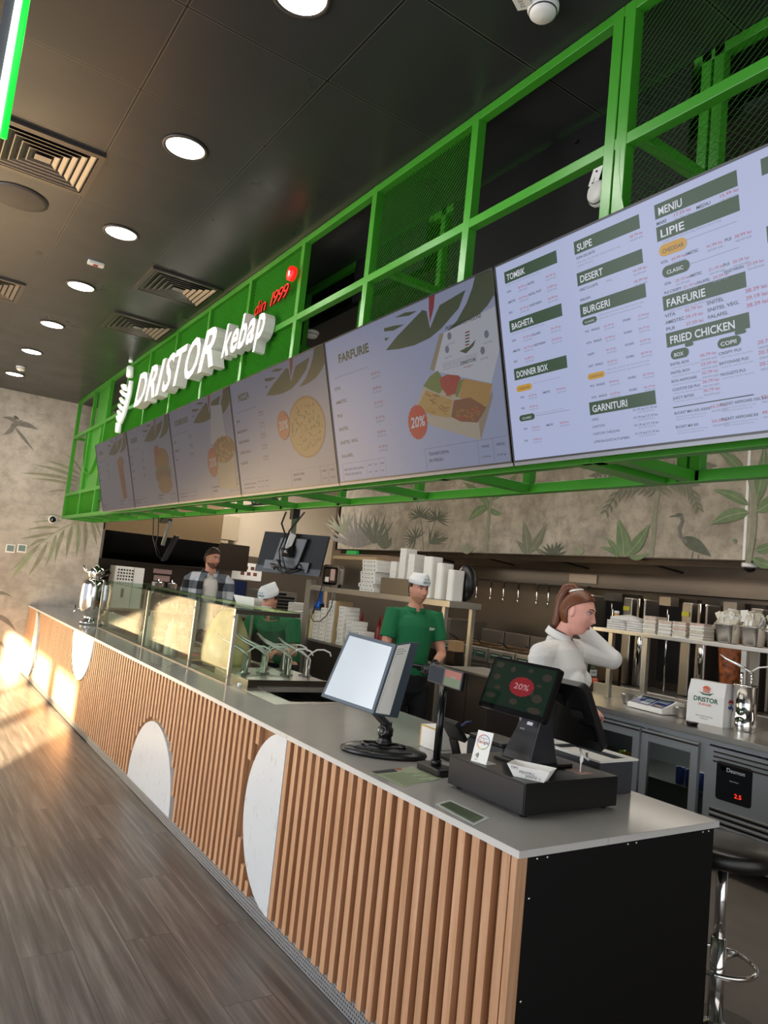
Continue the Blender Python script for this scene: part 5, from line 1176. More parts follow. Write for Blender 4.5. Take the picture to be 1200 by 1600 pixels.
K(MB().box(FX + .05, 3.69, 1.37, 2.86, .45, .455, M_steeld).box(FX + .08, 3.69, 1.37, 2.86, .131, .135, M_steelk), 'wire_shelf', None, fc)
for k, yy in enumerate((FY0 + .05, 1.35, FY1 - .08)): K(MB().cyl((FX + .08, yy, 0.004), (FX + .08, yy, .10), .02, M_chrome), 'leg', None, fc)
def fdoor(a, b):
    d = MB(); z0, z1 = .11, FZ - .085; w_ = .055; x0, x1 = FX - .035, FX + .0
    d.box(x0, x1, a, a + w_, z0, z1, M_fr).box(x0, x1, b - w_, b, z0, z1, M_fr).box(x0, x1, a + w_, b - w_, z0, z0 + w_, M_fr).box(x0, x1, a + w_, b - w_, z1 - w_ - .02, z1, M_fr)
    o = K(d, 'glass_door', None, fc, .003); K(MB().box(x0 + .010, x0 + .016, a + w_, b - w_, z0 + w_, z1 - w_ - .02, M_glassd), 'door_pane', None, o)
    K(MB().box(x0 - .006, x0, a, b, z1 - .022, z1 - .010, M_steelk), 'door_grip', None, o)
fdoor(1.385, 1.83); fdoor(1.85, 2.36)
cpn = MB(); cpn.box(FX - .035, FX, -.6, 1.33, .11, FZ - .085, M_fr)
for k in range(3): cpn.box(FX - .040, FX - .034, -.55, 1.27, FZ - .115 - k * .03, FZ - .105 - k * .03, M_steelk)
for k in range(8): cpn.box(FX - .043, FX - .034, .55, 1.28, .40 - k * .035, .408 - k * .035, M_chrome).box(FX - .0375, FX - .0345, .55, 1.28, .385 - k * .035, .399 - k * .035, M_black)
co = K(cpn, 'compressor_panel', None, fc, .0)
K(MB().rbox(-.12, .12, -.12, .12, -.0045, .0, .02, mat('panel_black', '#0c0f14', .25), frame((FX - .036, 1.125, .59), (0, -1, 0), (0, 0, 1))), 'control_display', None, co)
cd_ = MB(); Tc = frame((FX - .0375, 1.20, .665), (0, -1, 0), (0, 0, 1)); Wp = mat('white_print', '#c8cad0', .5)
cd_ = MB(); Tq = lambda y_, z_: frame((FX - .042, y_, z_), (0, -1, 0), (0, 0, 1))
FXd = FX - .0412
Tq = lambda y_, z_: frame((FXd, y_, z_), (0, -1, 0), (0, 0, 1))
cd_.text('Desmon', Tq(1.175, .655), Wp, .036, .12, .0002); cd_.text('Smart Door', Tq(1.15, .60), Wp, .012, .06, .0002); cd_.text('2.5', Tq(1.115, .508), mat('lit_red_digit', '#300000', .3, em='#ff3a20', es=1.6), .036, .046, .0002, .01)
for j in range(5): a = 2 * PI * j / 5; cd_.lathe([(0, .0), (.007, .0)], (FXd, 1.20 + .011 * math.cos(a), .672 + .011 * math.sin(a)), Wp, 8, Euler((0, -PI / 2, 0)).to_matrix())
K(cd_, 'display_marks', None, co)
ci_ = 0
canT = T0('drink_can', (3.16, 2.03, .456), 'orange drink can inside the left glass-door fridge', 'can', 'drink cans in the glass-door fridge')
def canmesh(h): return MB().lathe([(.026, 0), (.031, .006), (.031, .105), (.027, .115)], (0, 0, 0), mat('can_' + h, '#' + h, .3, .3, noise=.35, nscale=30), 20)
KL(canmesh('b86f22'), 'can_body', None, canT); KL(MB().lathe([(.027, .115), (.0275, .118), (.022, .117), (0, .117)], (0, 0, 0), M_chrome, 20), 'can_top', None, canT)
def cano(h, loc, l):
    r = T0('drink_can', loc, l, 'can', 'drink cans in the glass-door fridge'); KL(canmesh(h), 'can_body', None, r); KL(MB().lathe([(.027, .115), (.0275, .118), (.022, .117), (0, .117)], (0, 0, 0), M_chrome, 20), 'can_top', None, r)
cano('98a52c', (3.16, 2.10, .456), 'yellow-green drink can left of the orange one in the fridge'); cano('28402c', (3.16, 1.95, .456), 'dark green drink can right of the orange one in the fridge')
cano('26408c', (3.16, 1.60, .456), 'blue drink can in the right fridge, left one'); cano('2c3f80', (3.16, 1.525, .456), 'blue drink can in the right fridge, middle one'); cano('203468', (3.16, 1.45, .456), 'blue drink can in the right fridge, next to the door edge')

# overshelf with posts
osf = T0('overshelf', (3.6, 1.2, FZ), 'steel overshelf on square posts above the refrigerated counter', 'shelf')
K(MB().box(3.50, 3.82, -1.2, 2.75, 1.418, 1.45, M_steel), 'shelf_board', None, osf, .003)
for y in (2.62, 2.27, 1.43, .6, -.4): K(MB().box(3.58, 3.62, y - .02, y + .02, FZ + .001, 1.418, M_steel), 'post', None, osf)
SZ = 1.4505
M_pk = mat('printed_wrapper', '#cfc8b4', .75, noise=.14, nscale=35); M_pk2 = mat('pinkish_wrapper', '#cbb0a2', .75, noise=.2, nscale=35)
st0 = None
labs = ['stack of folded printed napkins on the overshelf, leftmost beside the towels', 'stack of folded printed napkins, second from the towels', 'stack of folded napkins with pinkish print, third from the towels', 'stack of folded napkins nearest the steel containers']
for i, y in enumerate((2.19, 2.05, 1.92, 1.77)):
    r = T0('napkin_stack', (3.56, y, SZ), labs[i], 'napkins', 'stacks of printed napkins on the overshelf')
    rg_ = random.Random(30 + i); m = MB(); z = 0
    while z < .118 + .02 * (i == 0): 
        t = rg_.uniform(.007, .012); dx = rg_.uniform(-.004, .004); dy = rg_.uniform(-.005, .005)
        T = Matrix.Translation((dx, dy, 0)) @ Matrix.Rotation(rg_.uniform(-.05, .05), 4, 'Z'); m.box(-.05, .09, -.058, .058, z, z + t - .001, rg_.choice([M_pk, M_pk, M_pk2, M_paper]), T); z += t
    s_ = KL(m, 'folded_sheets', None, r); s_['kind'] = 'stuff'
# steel containers with wrapped cutlery
for i, (y, l) in enumerate(((1.545, 'steel container of paper packets next to the napkin stacks'), (1.355, 'steel container of paper packets with a green spoon mark, second from the napkins'), (1.17, 'steel container of paper packets cut by the right picture edge'))):
    r = T0('steel_container', (3.56, y, SZ), l, 'container', 'steel containers of packets on the overshelf')
    V = []
    for (z, a) in ((.0, .055), (.012, .063), (.13, .080), (.132, .088), (.142, .088), (.142, .080), (.02, .06)):
        for k in range(32):
            t = 2 * PI * k / 32; cx, cy = math.cos(t), math.sin(t); q = 1 / max(abs(cx), abs(cy)) ** .75; V.append((a * cx * q * 1.0, a * cy * q * .86, z))
    m = MB(); m.add(V, [(j * 32 + k, j * 32 + (k + 1) % 32, (j + 1) * 32 + (k + 1) % 32, (j + 1) * 32 + k) for j in range(6) for k in range(32)] + [tuple(range(32))[::-1], tuple(range(192, 224))], M_steel, True)
    KL(m, 'container_body', None, r)
    rg_ = random.Random(60 + i); pk = MB()
    for j in range(46):
        a = rg_.uniform(0, 2 * PI); rr2 = .062 * math.sqrt(rg_.random()); h_ = rg_.uniform(.05, .10)
        T = Matrix.Translation((rr2 * math.cos(a), rr2 * math.sin(a), .125 + .07 * (1 - rr2 / .09) * rg_.random() + h_ / 2)) @ Euler((rg_.uniform(-.5, .5), rg_.uniform(-.5, .5), rg_.uniform(0, 3))).to_matrix().to_4x4()
        pk.box(-.022, .022, -.003, .003, -.07, h_ / 2, rg_.choice([M_pk, M_paper, mat('cream_paper', '#ddd5c0', .75)]), T)
    if i == 1:
        T = frame((-.065, .03, .145), (0, -1, 0), (.1, 0, 1)); pk.box(0, .055, 0, .09, 0, .003, M_paper, T); pk.prism([(.027 + .010 * math.cos(t), .055 + .014 * math.sin(t)) for t in [2 * PI * k / 16 for k in range(16)]], .0031, .0038, mat('spoon_green', '#2c7a3a', .6), T); pk.box(.018, .022, .01, .045, .0031, .0038, MATS['spoon_green'], T)
    if i == 0: pk.box(-.03, .03, -.002, .002, 0, .085, M_paper, Matrix.Translation((.0, -.12, .17)) @ Euler((0, .1, 1.5)).to_matrix().to_4x4())
    o = KL(pk, 'paper_packets', None, r); o['kind'] = 'stuff'
for i, (y, z, l, wd) in enumerate(((2.55, 0, 'folded white towel pile at the left on the overshelf, lower left', .10), (2.36, 0, 'folded white towels on the overshelf, beside the napkins', .09), (2.47, .075, 'white towel spread over the two towel piles on the overshelf', .15))):
    r = T0('folded_towel', (3.62, y, SZ + z), l, 'towel', 'folded towels on the overshelf')
    m = MB()
    for j in range(4 if i < 2 else 1):
        V = []; n_ = 20; rg_ = random.Random(i * 9 + j); z0 = j * .019; hh = .018 if i < 2 else .03
        for q in (0, 1):
            for k in range(n_):
                t = 2 * PI * k / n_; cx, cy = math.cos(t), math.sin(t); qq = 1 / max(abs(cx), abs(cy)) ** .8; V.append((.095 * cx * qq, wd * cy * qq, z0 + q * hh * (1 if i < 2 else (.6 + .4 * rg_.random()))))
        V.append((0, 0, z0 + hh + (.03 if i == 2 else 0)))
        m.add(V, [tuple(range(n_))[::-1]] + [(k, (k + 1) % n_, n_ + (k + 1) % n_, n_ + k) for k in range(n_)] + [(n_ + k, n_ + (k + 1) % n_, 2 * n_) for k in range(n_)], mat('towel_cloth', '#d6d3ce', .9, noise=.08, nscale=30, bump=.5, bscale=80), True)
    KL(m, 'folded_layers', None, r)
jb = T0('juice_bottle', (3.74, 2.70, SZ), 'small orange juice bottle with a white cap at the end of the overshelf', 'bottle')
KL(MB().lathe([(.030, 0), (.034, .01), (.034, .07), (.020, .11), (.020, .13)], (0, 0, 0), mat('orange_juice', '#c98a1c', .25), 20), 'bottle_body', None, jb); KL(MB().lathe([(.022, .13), (.022, .155), (0, .156)], (0, 0, 0), M_white, 20), 'cap', None, jb)

# on the refrigerated counter
scl = T0('kitchen_scale', (3.42, 2.03, FZ), 'white kitchen scale with blue displays on the steel counter', 'scale', None, math.radians(-6))
m = MB(); prf = [(-.11, .0), (.13, .0), (.13, .085), (.05, .095), (-.11, .035)]
m.prism(prf, -.17, .17, M_white, frame((0, 0, .004), (1, 0, 0), (0, 0, 1))); KL(m, 'housing', None, scl, .004)
sl_ = Vector((.16, 0, .06)).normalized(); Ts = frame((-.108, .16, .042), (0, -1, 0), sl_)
m = MB(); m.box(.0, .19, .012, .15, 0, .0015, mat('scale_blue', '#1c2c66', .3), Ts).box(.205, .32, .012, .15, 0, .0015, MATS['scale_blue'], Ts)
for a, b_, c_, d_ in ((.01, .08, .09, .14), (.095, .18, .07, .13), (.095, .18, .02, .06), (.215, .31, .085, .14)): m.box(a, b_, c_, d_, .0015, .0022, mat('scale_lcd', '#8f9aa6', .3), Ts)
for k in range(3): m.box(.23 + .022 * k, .245 + .022 * k, .03, .045, .0015, .0025, mat('scale_yellow', '#c8a838', .4), Ts)
KL(m, 'display_panel', None, scl); KL(MB().box(-.02, .14, -.15, .15, .100, .106, M_steel), 'weighing_plate', None, scl, .002)
for (x, y, l, s_) in ((3.50, 2.33, 'small steel bowl left of the white scale', .8), (3.42, 1.785, 'small steel bowl between the scale and the paper bag', .75)):
    r = T0('steel_bowl', (x, y, FZ), l, 'bowl', 'steel bowls on the counter'); KL(MB().lathe([(.05 * s_, .001), (.055 * s_, .005), (.085 * s_, .09 * s_), (.088 * s_, .092 * s_), (.082 * s_, .090 * s_), (.05 * s_, .01)], (0, 0, 0), M_steel, 28), 'bowl', None, r)
    KL(MB().lathe([(.049 * s_, .011), (.055 * s_, .02), (0, .024)], (0, 0, 0), mat('dark_spice', '#4a3024', .8, noise=.3, nscale=60), 20), 'contents', None, r)
pbg = T0('paper_bag', (3.42, 1.56, FZ), 'white paper bag with a burger logo standing on the steel counter', 'paper bag')
wv = .142; m = MB(); V = [(-.08, -wv, .001), (.08, -wv, .001), (.08, wv, .001), (-.08, wv, .001), (-.075, -wv, .20), (.07, -wv * .98, .20), (.07, wv * .98, .20), (-.075, wv, .20), (-.05, -wv * .97, .30), (.02, -wv * .97, .30), (.02, wv * .97, .30), (-.05, wv * .97, .30)]
m.add(V, [(0, 3, 2, 1)] + [(k * 4 + j, k * 4 + (j + 1) % 4, k * 4 + 4 + (j + 1) % 4, k * 4 + 4 + j) for k in (0, 1) for j in range(4)] + [(8, 9, 10, 11)], mat('bag_paper', '#dcdcda', .7, bump=.3, bscale=12)); KL(m, 'bag', None, pbg)
Tb = frame((-.0795, wv, 0.0), (0, -1, 0), (.022, 0, 1)); d = MB(); gr = mat('bag_green', '#1f5a44', .7)
d.text('DRISTOR', Tb @ Matrix.Translation((.048, .155, .001)), gr, .044, .19, .0002, .03); d.text('BURGER', Tb @ Matrix.Translation((.09, .128, .001)), M_redink, .022, .10, .0002, .01)
d.text('RIDICA NIVELUL GUSTULUI', Tb @ Matrix.Translation((.075, .05, .001)), M_ink, .010, .13, .0002, .01); d.text('dristor.ro', Tb @ Matrix.Translation((.11, .034, .001)), M_ink, .012, .06, .0002, .01)
for a, b_ in ((.235, .243), (.222, .230)):
    d.add([Tb @ Vector(p) for p in ((.115, a, .001), (.175, a, .001), (.168, b_, .001), (.122, b_, .001))], [(0, 1, 2, 3)], mat('bag_orange', '#c8603c', .7))
d.add([Tb @ Vector((.145 + .03 * math.cos(t), .246 + .022 * math.sin(t), .001)) for t in [PI * k / 12 for k in range(13)]], [tuple(range(13))], MATS['bag_orange'])
d.add([Tb @ Vector(p) for p in ((.085, .222, .001), (.12, .203, .001), (.175, .203, .001), (.205, .226, .001), (.165, .214, .001), (.13, .213, .001))], [tuple(range(6))], gr)
KL(d, 'bag_print', None, pbg)
d = MB(); yb = -wv - .0008; 
for k, cc in ((0, mat('round_red', '#b8323a', .6)), (1, mat('round_white', '#e8e8e8', .6)), (2, mat('round_blue', '#284a8c', .6))):
    z0, z1 = (.0075, .026) if k == 0 else ((-.0075, .0075) if k == 1 else (-.026, -.0075)); pts = []
    for j in range(9): z = z0 + (z1 - z0) * j / 8; pts.append((math.sqrt(max(0, .026 ** 2 - z * z)), z))
    d.add([(p[0] * 1.1, yb, .16 + p[1] * 1.35) for p in pts] + [(-p[0] * 1.1, yb, .16 + p[1] * 1.35) for p in pts[::-1]], [tuple(range(18))], cc)
d.text('PEPSI', frame((-.022, yb - .0003, .154), (1, 0, 0), (0, 0, 1)), M_ink, .014, .044, .0002, .02); KL(d, 'side_logo', None, pbg)
lidb = T0('sauce_cup', (3.14, 1.52, FZ), 'small black plastic sauce cup in front of the paper bag', 'cup'); KL(MB().lathe([(.036, .001), (.040, .02), (.043, .022), (.043, .026), (0, .026)], (0, 0, 0), M_blackg, 24), 'cup_body', None, lidb)
pc = T0('pump_canister', (3.45, 1.33, FZ), 'tall steel sauce canister with a pump lever right of the paper bag', 'sauce pump')
KL(MB().lathe([(.078, .001), (.08, .006), (.08, .10), (.077, .102), (.077, .30), (.082, .302), (.082, .318), (0, .322)], (0, 0, 0), M_chrome, 36), 'canister', None, pc)
KL(MB().cyl((-.02, .02, .32), (-.02, .02, .40), .012, M_chrome).cyl((.0, -.04, .32), (.0, -.04, .40), .009, M_chrome).tube([(.0, -.05, .40), (-.02, .03, .44), (-.05, .13, .48), (-.06, .17, .505)], [.009, .011, .008, .005], M_chrome, 10).tube([(0, -.02, .40), (.03, -.07, .445), (.05, -.13, .46), (.06, -.18, .44), (.06, -.19, .41)], .006, M_white, 10), 'pump_head', None, pc)
KL(MB().box(-.079, -.0775, -.03, -.005, .22, .25, M_white), 'label_sticker', None, pc)

# ------------------------------------------------------------ hood, back wall, grills, fryers
hd = T0('extraction_hood', (4.5, 2, 2.0), 'long dark stainless extraction hood under the mural bulkhead', 'hood')
K(MB().box(XB + .06, 5.28, -4.0, 7.8, 2.14, 2.16, M_steelk).box(XB + .055, XB + .085, -4.0, 7.8, 2.03, 2.14, M_steelk), 'hood_canopy', None, hd)
z_ = 1.86
K(MB().box(4.94, 4.98, -3.9, 7.4, 1.84, 2.02, mat('gutter_steel', '#6a625a', .32, .9)).box(4.98, 5.25, -3.9, 7.4, 1.84, 1.86, M_steelk), 'filter_gutter', None, hd)
for k in range(9): K(MB().bar((XB + .1, 6.5 - k * 1.2, 2.13), (4.95, 6.5 - k * 1.2, 2.05), .02, .02, M_steelk), 'hood_rib', None, hd)
K(MB().box(4.925, 4.94, 3.95, 4.35, 1.88, 1.98, M_steelw).box(4.922, 4.926, 4.1, 4.2, 1.93, 1.945, M_steeld), 'access_hatch', None, hd)
rl = T0('skewer_rail', (4.85, 5.3, 1.83), 'thin steel rail under the hood edge that carries hanging skewers', 'rail')
K(MB().cyl((4.85, 4.0, 1.83), (4.85, 6.9, 1.83), .008, M_steelk).bar((4.85, 4.05, 1.83), (4.95, 4.05, 1.85), .01, .01, M_steelk).bar((4.85, 6.85, 1.83), (4.95, 6.85, 1.85), .01, .01, M_steelk), 'rail', None, rl)
skl = ['hanging steel skewer nearest the green-shirted man', 'second hanging steel skewer from the green-shirted man', 'third hanging steel skewer from the green-shirted man', 'middle one of the hanging steel skewers', 'fifth hanging steel skewer from the green-shirted man', 'second hanging steel skewer from the woman', 'hanging steel skewer nearest the woman']
for i, px in enumerate((731, 748, 770, 790, 813, 842, 860)):
    p = at(px - 1, 895 + (px - 731) * .08, x=4.85); L_ = .24 + .02 * (i % 3)
    if i == 0: sk = T0('hanging_skewer', (4.85, p.y, 1.82), skl[0], 'skewer', 'steel skewers hanging under the hood'); KL(MB().tube([(0, 0, .0), (.0, 0, -.17), (0, 0, -.20)], [.008, .008, .015], M_chrome, 8).tube([(0, 0, -.20), (0, 0, -.26)], [.012, .004], M_chrome, 8), 'rod', None, sk); KL(MB().tube([(-.0, 0, 0), (-.012, 0, .012), (0, 0, .018), (.012, 0, .01)], .003, M_steel, 6), 'hook', None, sk)
    else: dup(sk, (4.85, p.y, 1.82), skl[i])
# doner grills under the hood
M_meat = mat('roast_meat', '#8c4a22', .5, noise=.75, nscale=26, bump=1.0, bscale=50)
def grill(y, label, cone):
    r = T0('doner_grill', (4.3, y, 0), label, 'doner grill', 'vertical doner grills in the back kitchen')
    K(MB().box(4.12, 4.55, y - .30, y + .30, .45, .90, M_steeld), 'base_cabinet', None, r, .004)
    K(MB().box(4.10, 4.56, y - .31, y + .31, .90, .925, M_steel), 'drip_tray', None, r, .004)
    K(MB().box(4.48, 4.56, y - .20, y + .20, .93, 1.78, M_steelk).box(4.47, 4.481, y - .17, y + .17, 1.0, 1.7, M_black), 'burner_tower', None, r)
    for s_ in (-1, 1): K(MB().box(4.28, 4.50, y + s_ * .24 - .05, y + s_ * .24 + .05, .93, 1.74, M_steeld), 'side_wing', None, r, .01)
    K(MB().cyl((4.30, y + .235, .93), (4.30, y + .235, 1.74), .035, M_chrome), 'side_column', None, r)
    K(MB().cyl((4.36, y, .93), (4.36, y, 1.72), .010, M_chrome, 12).box(4.30, 4.42, y - .06, y + .06, 1.70, 1.78, M_steeld), 'spit_and_motor', None, r)
    K(MB().box(4.265, 4.28, y + .17, y + .25, 1.42, 1.52, M_blackp).box(4.262, 4.266, y + .19, y + .235, 1.45, 1.50, mat('lit_small_display', '#202428', .3, em='#7a8894', es=.35)), 'control_display', None, r)
    K(MB().box(4.268, 4.28, y - .27, y - .20, 1.62, 1.66, mat('yellow_tag', '#c8c030', .5)), 'yellow_tag', None, r)
    if cone: K(MB().lathe([(.055, 1.0), (.075, 1.03), (.09, 1.2), (.105, 1.4), (.11, 1.55), (.09, 1.60), (0, 1.61)], (4.36, y, 0), M_meat, 28), 'meat_cone', None, r)
grill(1.99, 'doner grill with roast meat behind the paper bag', True); grill(2.62, 'doner grill without meat behind the folded napkins', False); grill(3.25, 'empty doner grill behind the raised elbow of the woman', False); grill(1.36, 'doner grill at the right picture edge', True)
gt = T0('steel_table', (4.3, 2.3, 0), 'low steel table carrying the doner grills', 'table')
K(MB().box(4.09, 5.2, .9, 3.6, .42, .445, M_steeld), 'table_top', None, gt)
for x in (4.13, 5.1):
    for y in (1.0, 3.5): K(MB().box(x - .02, x + .02, y - .02, y + .02, .004, .42, M_steel), 'leg', None, gt)
# table-top things near the grills
wm = T0('lit_warmer', (3.66, 2.83, FZ), 'small warming unit with a glowing cream light under the woman\'s arm', 'food warmer'); wm.location = (3.925, 3.02, .60)
KL(MB().box(-.14, .14, -.16, .16, 0, .04, M_steeld).box(.10, .14, -.16, .16, .04, .56, M_steelk).box(-.14, .14, -.16, .16, .56, .58, M_steel), 'warmer_body', None, wm); KL(MB().box(-.12, .10, -.14, .14, .52, .555, mat('lit_cream', '#fff0c8', .5, em='#ffe2a0', es=1.3)), 'glowing_tray', None, wm); KL(MB().cyl((-.15, -.1, .36), (-.13, -.1, .36), .03, mat('red_knob', '#b0401c', .4)).bar((-.13, -.1, .36), (.12, -.1, .36), .02, .02, M_steelk), 'red_knob', None, wm)
wm_t = T0('steel_stand', (3.925, 3.02, 0), 'small steel stand that carries the warming unit', 'stand'); KL(MB().box(-.15, .15, -.17, .17, .57, .598, M_steeld).box(-.13, -.09, -.15, -.11, .004, .57, M_steel).box(.09, .13, .11, .15, .004, .57, M_steel).box(-.13, -.09, .11, .15, .004, .57, M_steel).box(.09, .13, -.15, -.11, .004, .57, M_steel), 'frame', None, wm_t)
# fryers
for i, y in enumerate((3.95, 4.37, 4.79, 5.21)):
    nm_ = ['nearest deep fryer, partly hidden by the woman', 'second deep fryer from the woman', 'third deep fryer from the woman', 'farthest deep fryer, beside the steel shelf rack'][i]
    if i == 0:
        fy = T0('deep_fryer', (4.0, y, 0), nm_, 'deep fryer', 'row of deep fryers in the back kitchen')
        KL(MB().box(.0, .75, -.205, .205, .10, .90, M_steeld).box(.02, .07, -.18, -.14, .0045, .10, M_steel).box(.02, .07, .14, .18, .0045, .10, M_steel).box(.66, .71, -.18, .18, .0045, .10, M_steel), 'cabinet', None, fy, .004)
        KL(MB().box(-.02, .04, -.20, .20, .90, 1.05, M_steel), 'control_fascia', None, fy, .004)
        KL(MB().box(-.023, -.019, -.17, -.01, .945, 1.01, mat('fryer_display', '#14241c', .25, em='#4a6a58', es=.10)).box(-.023, -.019, .01, .17, .945, 1.01, MATS['fryer_display']).box(-.024, -.0225, -.15, -.03, .985, .995, mat('display_line', '#a8b4ac', .4)).box(-.024, -.0225, .03, .15, .985, .995, MATS['display_line']), 'control_display', None, fy)
        KL(MB().box(-.012, 0, -.19, .19, .16, .86, M_steeld), 'door', None, fy, .003).name = 'door'; KL(MB().box(-.02, -.012, -.04, .04, .78, .81, M_black), 'door_handle', None, fy)
        b_ = MB()
        for k in range(13): b_.bar((.08 + .035 * k, -.17, .98), (.08 + .035 * k, .17, .98), .003, .003).bar((.08 + .035 * k, -.17, .98), (.08 + .035 * k, -.17, 1.07), .003, .003).bar((.08 + .035 * k, .17, .98), (.08 + .035 * k, .17, 1.07), .003, .003)
        for k in range(9): b_.bar((.08, -.17 + .0425 * k, .98), (.50, -.17 + .0425 * k, .98), .003, .003).bar((.08, -.17 + .0425 * k, .98), (.08, -.17 + .0425 * k, 1.07), .003, .003)
        b_.tube([(.08, -.17, 1.07), (.5, -.17, 1.07), (.5, .17, 1.07), (.08, .17, 1.07), (.08, -.17, 1.07)], .005, None or 0, 6); KL(b_, 'fry_basket', mat('basket_wire', '#7a5c3c', .4, .7), fy)
        KL(MB().tube([(.10, .02, 1.07), (.02, .02, 1.12), (-.06, .02, 1.15)], .008, M_blackp, 8), 'basket_handle', None, fy)
        KL(MB().box(.60, .66, -.20, .20, .90, 1.22, M_steeld).box(.10, .60, -.20, -.19, .90, 1.0, M_steeld), 'back_splash', None, fy, .004)
    else: dup(fy, (4.0, y, 0), nm_)
bc = T0('brown_cabinet', (2.36, 2.80, 0), 'tall dark brown cabinet standing between the counter and the fryers', 'cabinet')
KL(MB().box(-.2, .2, -.26, .26, .0045, 1.015, mat('dark_brown_panel', '#2b211b', .4)), 'cabinet_body', None, bc, .004); KL(MB().box(-.21, .21, -.27, .27, 1.015, 1.03, M_steeld), 'cabinet_top', None, bc, .002); KL(MB().box(-.203, -.2, -.02, -.015, .02, 1.0, M_black), 'door_gap', None, bc)
# side machines right of the rack
bm = T0('steel_machine', (4.2, 5.85, 0), 'grey steel machine with a dark slot between the rack and the fryers', 'machine')
KL(MB().box(0, .6, -.3, .3, .0045, 1.30, M_steeld), 'machine_body', None, bm, .004); KL(MB().box(-.004, 0, -.2, .2, 1.16, 1.20, M_black).box(-.003, 0, -.22, .22, .3, .9, M_steelk), 'front_slot', None, bm)

# ------------------------------------------------------------ steel rack with boxes
RX = 2.8
rk = T0('steel_rack', (2.98, 5.3, 0), 'stainless steel rack with an upper shelf holding boxes behind the green-shirted man', 'rack')
K(MB().box(RX, 3.2, 4.12 - .25, 6.77, 1.475, 1.535, M_steel), 'upper_shelf', None, rk, .003)
K(MB().box(RX + .02, 3.2, 4.0, 6.6, .855, .885, M_steel), 'lower_shelf', None, rk, .003)
for x in (RX + .03, 3.17):
    K(MB().box(x - .022, x + .022, 3.94, 3.985, .0045, 1.475, M_steel), 'post', None, rk)
K(MB().box(RX - .01, RX + .06, 6.62, 6.75, .0045, 1.60, M_steel), 'wide_post', None, rk); K(MB().box(3.15, 3.19, 6.66, 6.70, .0045, 1.475, M_steel), 'post', None, rk)
K(MB().box(RX + .03, 3.19, 4.0, 6.6, .06, .855, mat('dark_front', '#2c2723', .4, .4)), 'lower_cabinet', None, rk)
Mbx = M_card
def bbox(h, w, d, prt=True):
    pass
LZ = .8855
bo = T0('burger_box', (RX + .10, 6.3, LZ), 'x', 'food box', 'white burger boxes on the lower rack shelf')
KL(MB().box(-.075, .13, -.068, .068, .0005, .048, M_card), 'carton', None, bo, .003)
m = MB(); Tn = frame((-.0765, .058, .012), (0, -1, 0), (0, 0, 1)); m.text('DRISTOR', Tn @ Matrix.Translation((.02, .012, 0)), M_ink, .011, .05, 0, .01); m.box(.015, .06, .004, .007, 0, .0005, M_grnink, Tn); m.box(.09, .096, .010, .026, 0, .0005, M_ink, Tn); KL(m, 'box_print', None, bo)
stacks = [(6.44, 7, 'shorter left-hand stack at the rack post'), (6.28, 8, 'second stack from the rack post'), (6.11, 10, 'tall middle stack'), (5.86, 9, 'stack right of the tall one, beside the kraft divider'), (5.66, 6, 'low stack next to the red bottles'), (5.50, 4, 'lowest stack, half hidden by the green-shirted man')]
first = True
for (y, n_, dsc) in stacks:
    for k in range(n_):
        loc = (RX + .10 + random.uniform(-.004, .004), y + random.uniform(-.004, .004), LZ + .0495 * k)
        lab = 'white printed burger box in the ' + dsc
        if first: bo.location = loc; bo['label'] = lab; first = False
        else: dup(bo, loc, lab)
for (y, n_, dsc) in ((7.22, 8, 'farther stack left of the rack post'), (7.03, 6, 'nearer stack left of the rack post')):
    for k in range(n_): dup(bo, (RX + .12, y, LZ + .0495 * k), 'white printed burger box in the ' + dsc)
lt = T0('side_table', (3.0, 7.35, 0), 'steel table left of the rack carrying two stacks of white boxes', 'table')
K(MB().box(RX + .0, 3.3, 6.95 - .15 + .0, 7.9, .86, .885, M_steel).box(RX + .02, 3.28, 6.83, 7.88, .0045, .86, mat('dark_front', '#2c2723', .4, .4)), 'table_body', None, lt)
kd = T0('kraft_divider', (RX + .12, 5.985, LZ), 'kraft cardboard sheet standing between two stacks of white boxes', 'cardboard'); KL(MB().box(-.11, .12, -.006, .006, .0005, .50, M_cardbr), 'sheet', None, kd)
cr = T0('cream_box', (RX + .08, 6.56, LZ), 'cream carton at the left end of the lower shelf boxes', 'box'); KL(MB().box(-.06, .1, -.04, .04, .0005, .30, mat('cream_card', '#d8cfa8', .7)), 'carton', None, cr, .003)
for (y, l) in ((5.77, 'red sauce bottle standing behind the white boxes, left one'), (5.40, 'red sauce bottle beside the green-shirted man, left one'), (5.33, 'red sauce bottle beside the green-shirted man, right one')):
    z = LZ if y < 5.6 else LZ
    r = T0('sauce_bottle', (3.06, y, LZ), l, 'bottle', 'red sauce bottles on the lower rack shelf')
    KL(MB().lathe([(.032, .0005), (.035, .01), (.035, .26), (.014, .33)], (0, 0, 0), mat('ketchup_red', '#8c1c20', .3), 18), 'bottle_body', None, r); KL(MB().lathe([(.014, .33), (.005, .40), (0, .40)], (0, 0, 0), mat('red_nozzle', '#a02024', .4), 14), 'nozzle', None, r)
tp = T0('blue_reel', (RX + .03, 6.42, 1.298), 'blue tape dispenser hanging under the upper shelf at the post', 'tape dispenser'); KL(MB().tube([(0, -.05, 0), (0, .05, 0)], .045, mat('bright_blue', '#1460c8', .35), 20).bar((0, 0, .03), (0, 0, .174), .03, .03, MATS['bright_blue']).bar((0, -.08, 0), (0, -.05, 0), .05, .05, M_blackp), 'reel', None, tp)
UZ = 1.5355
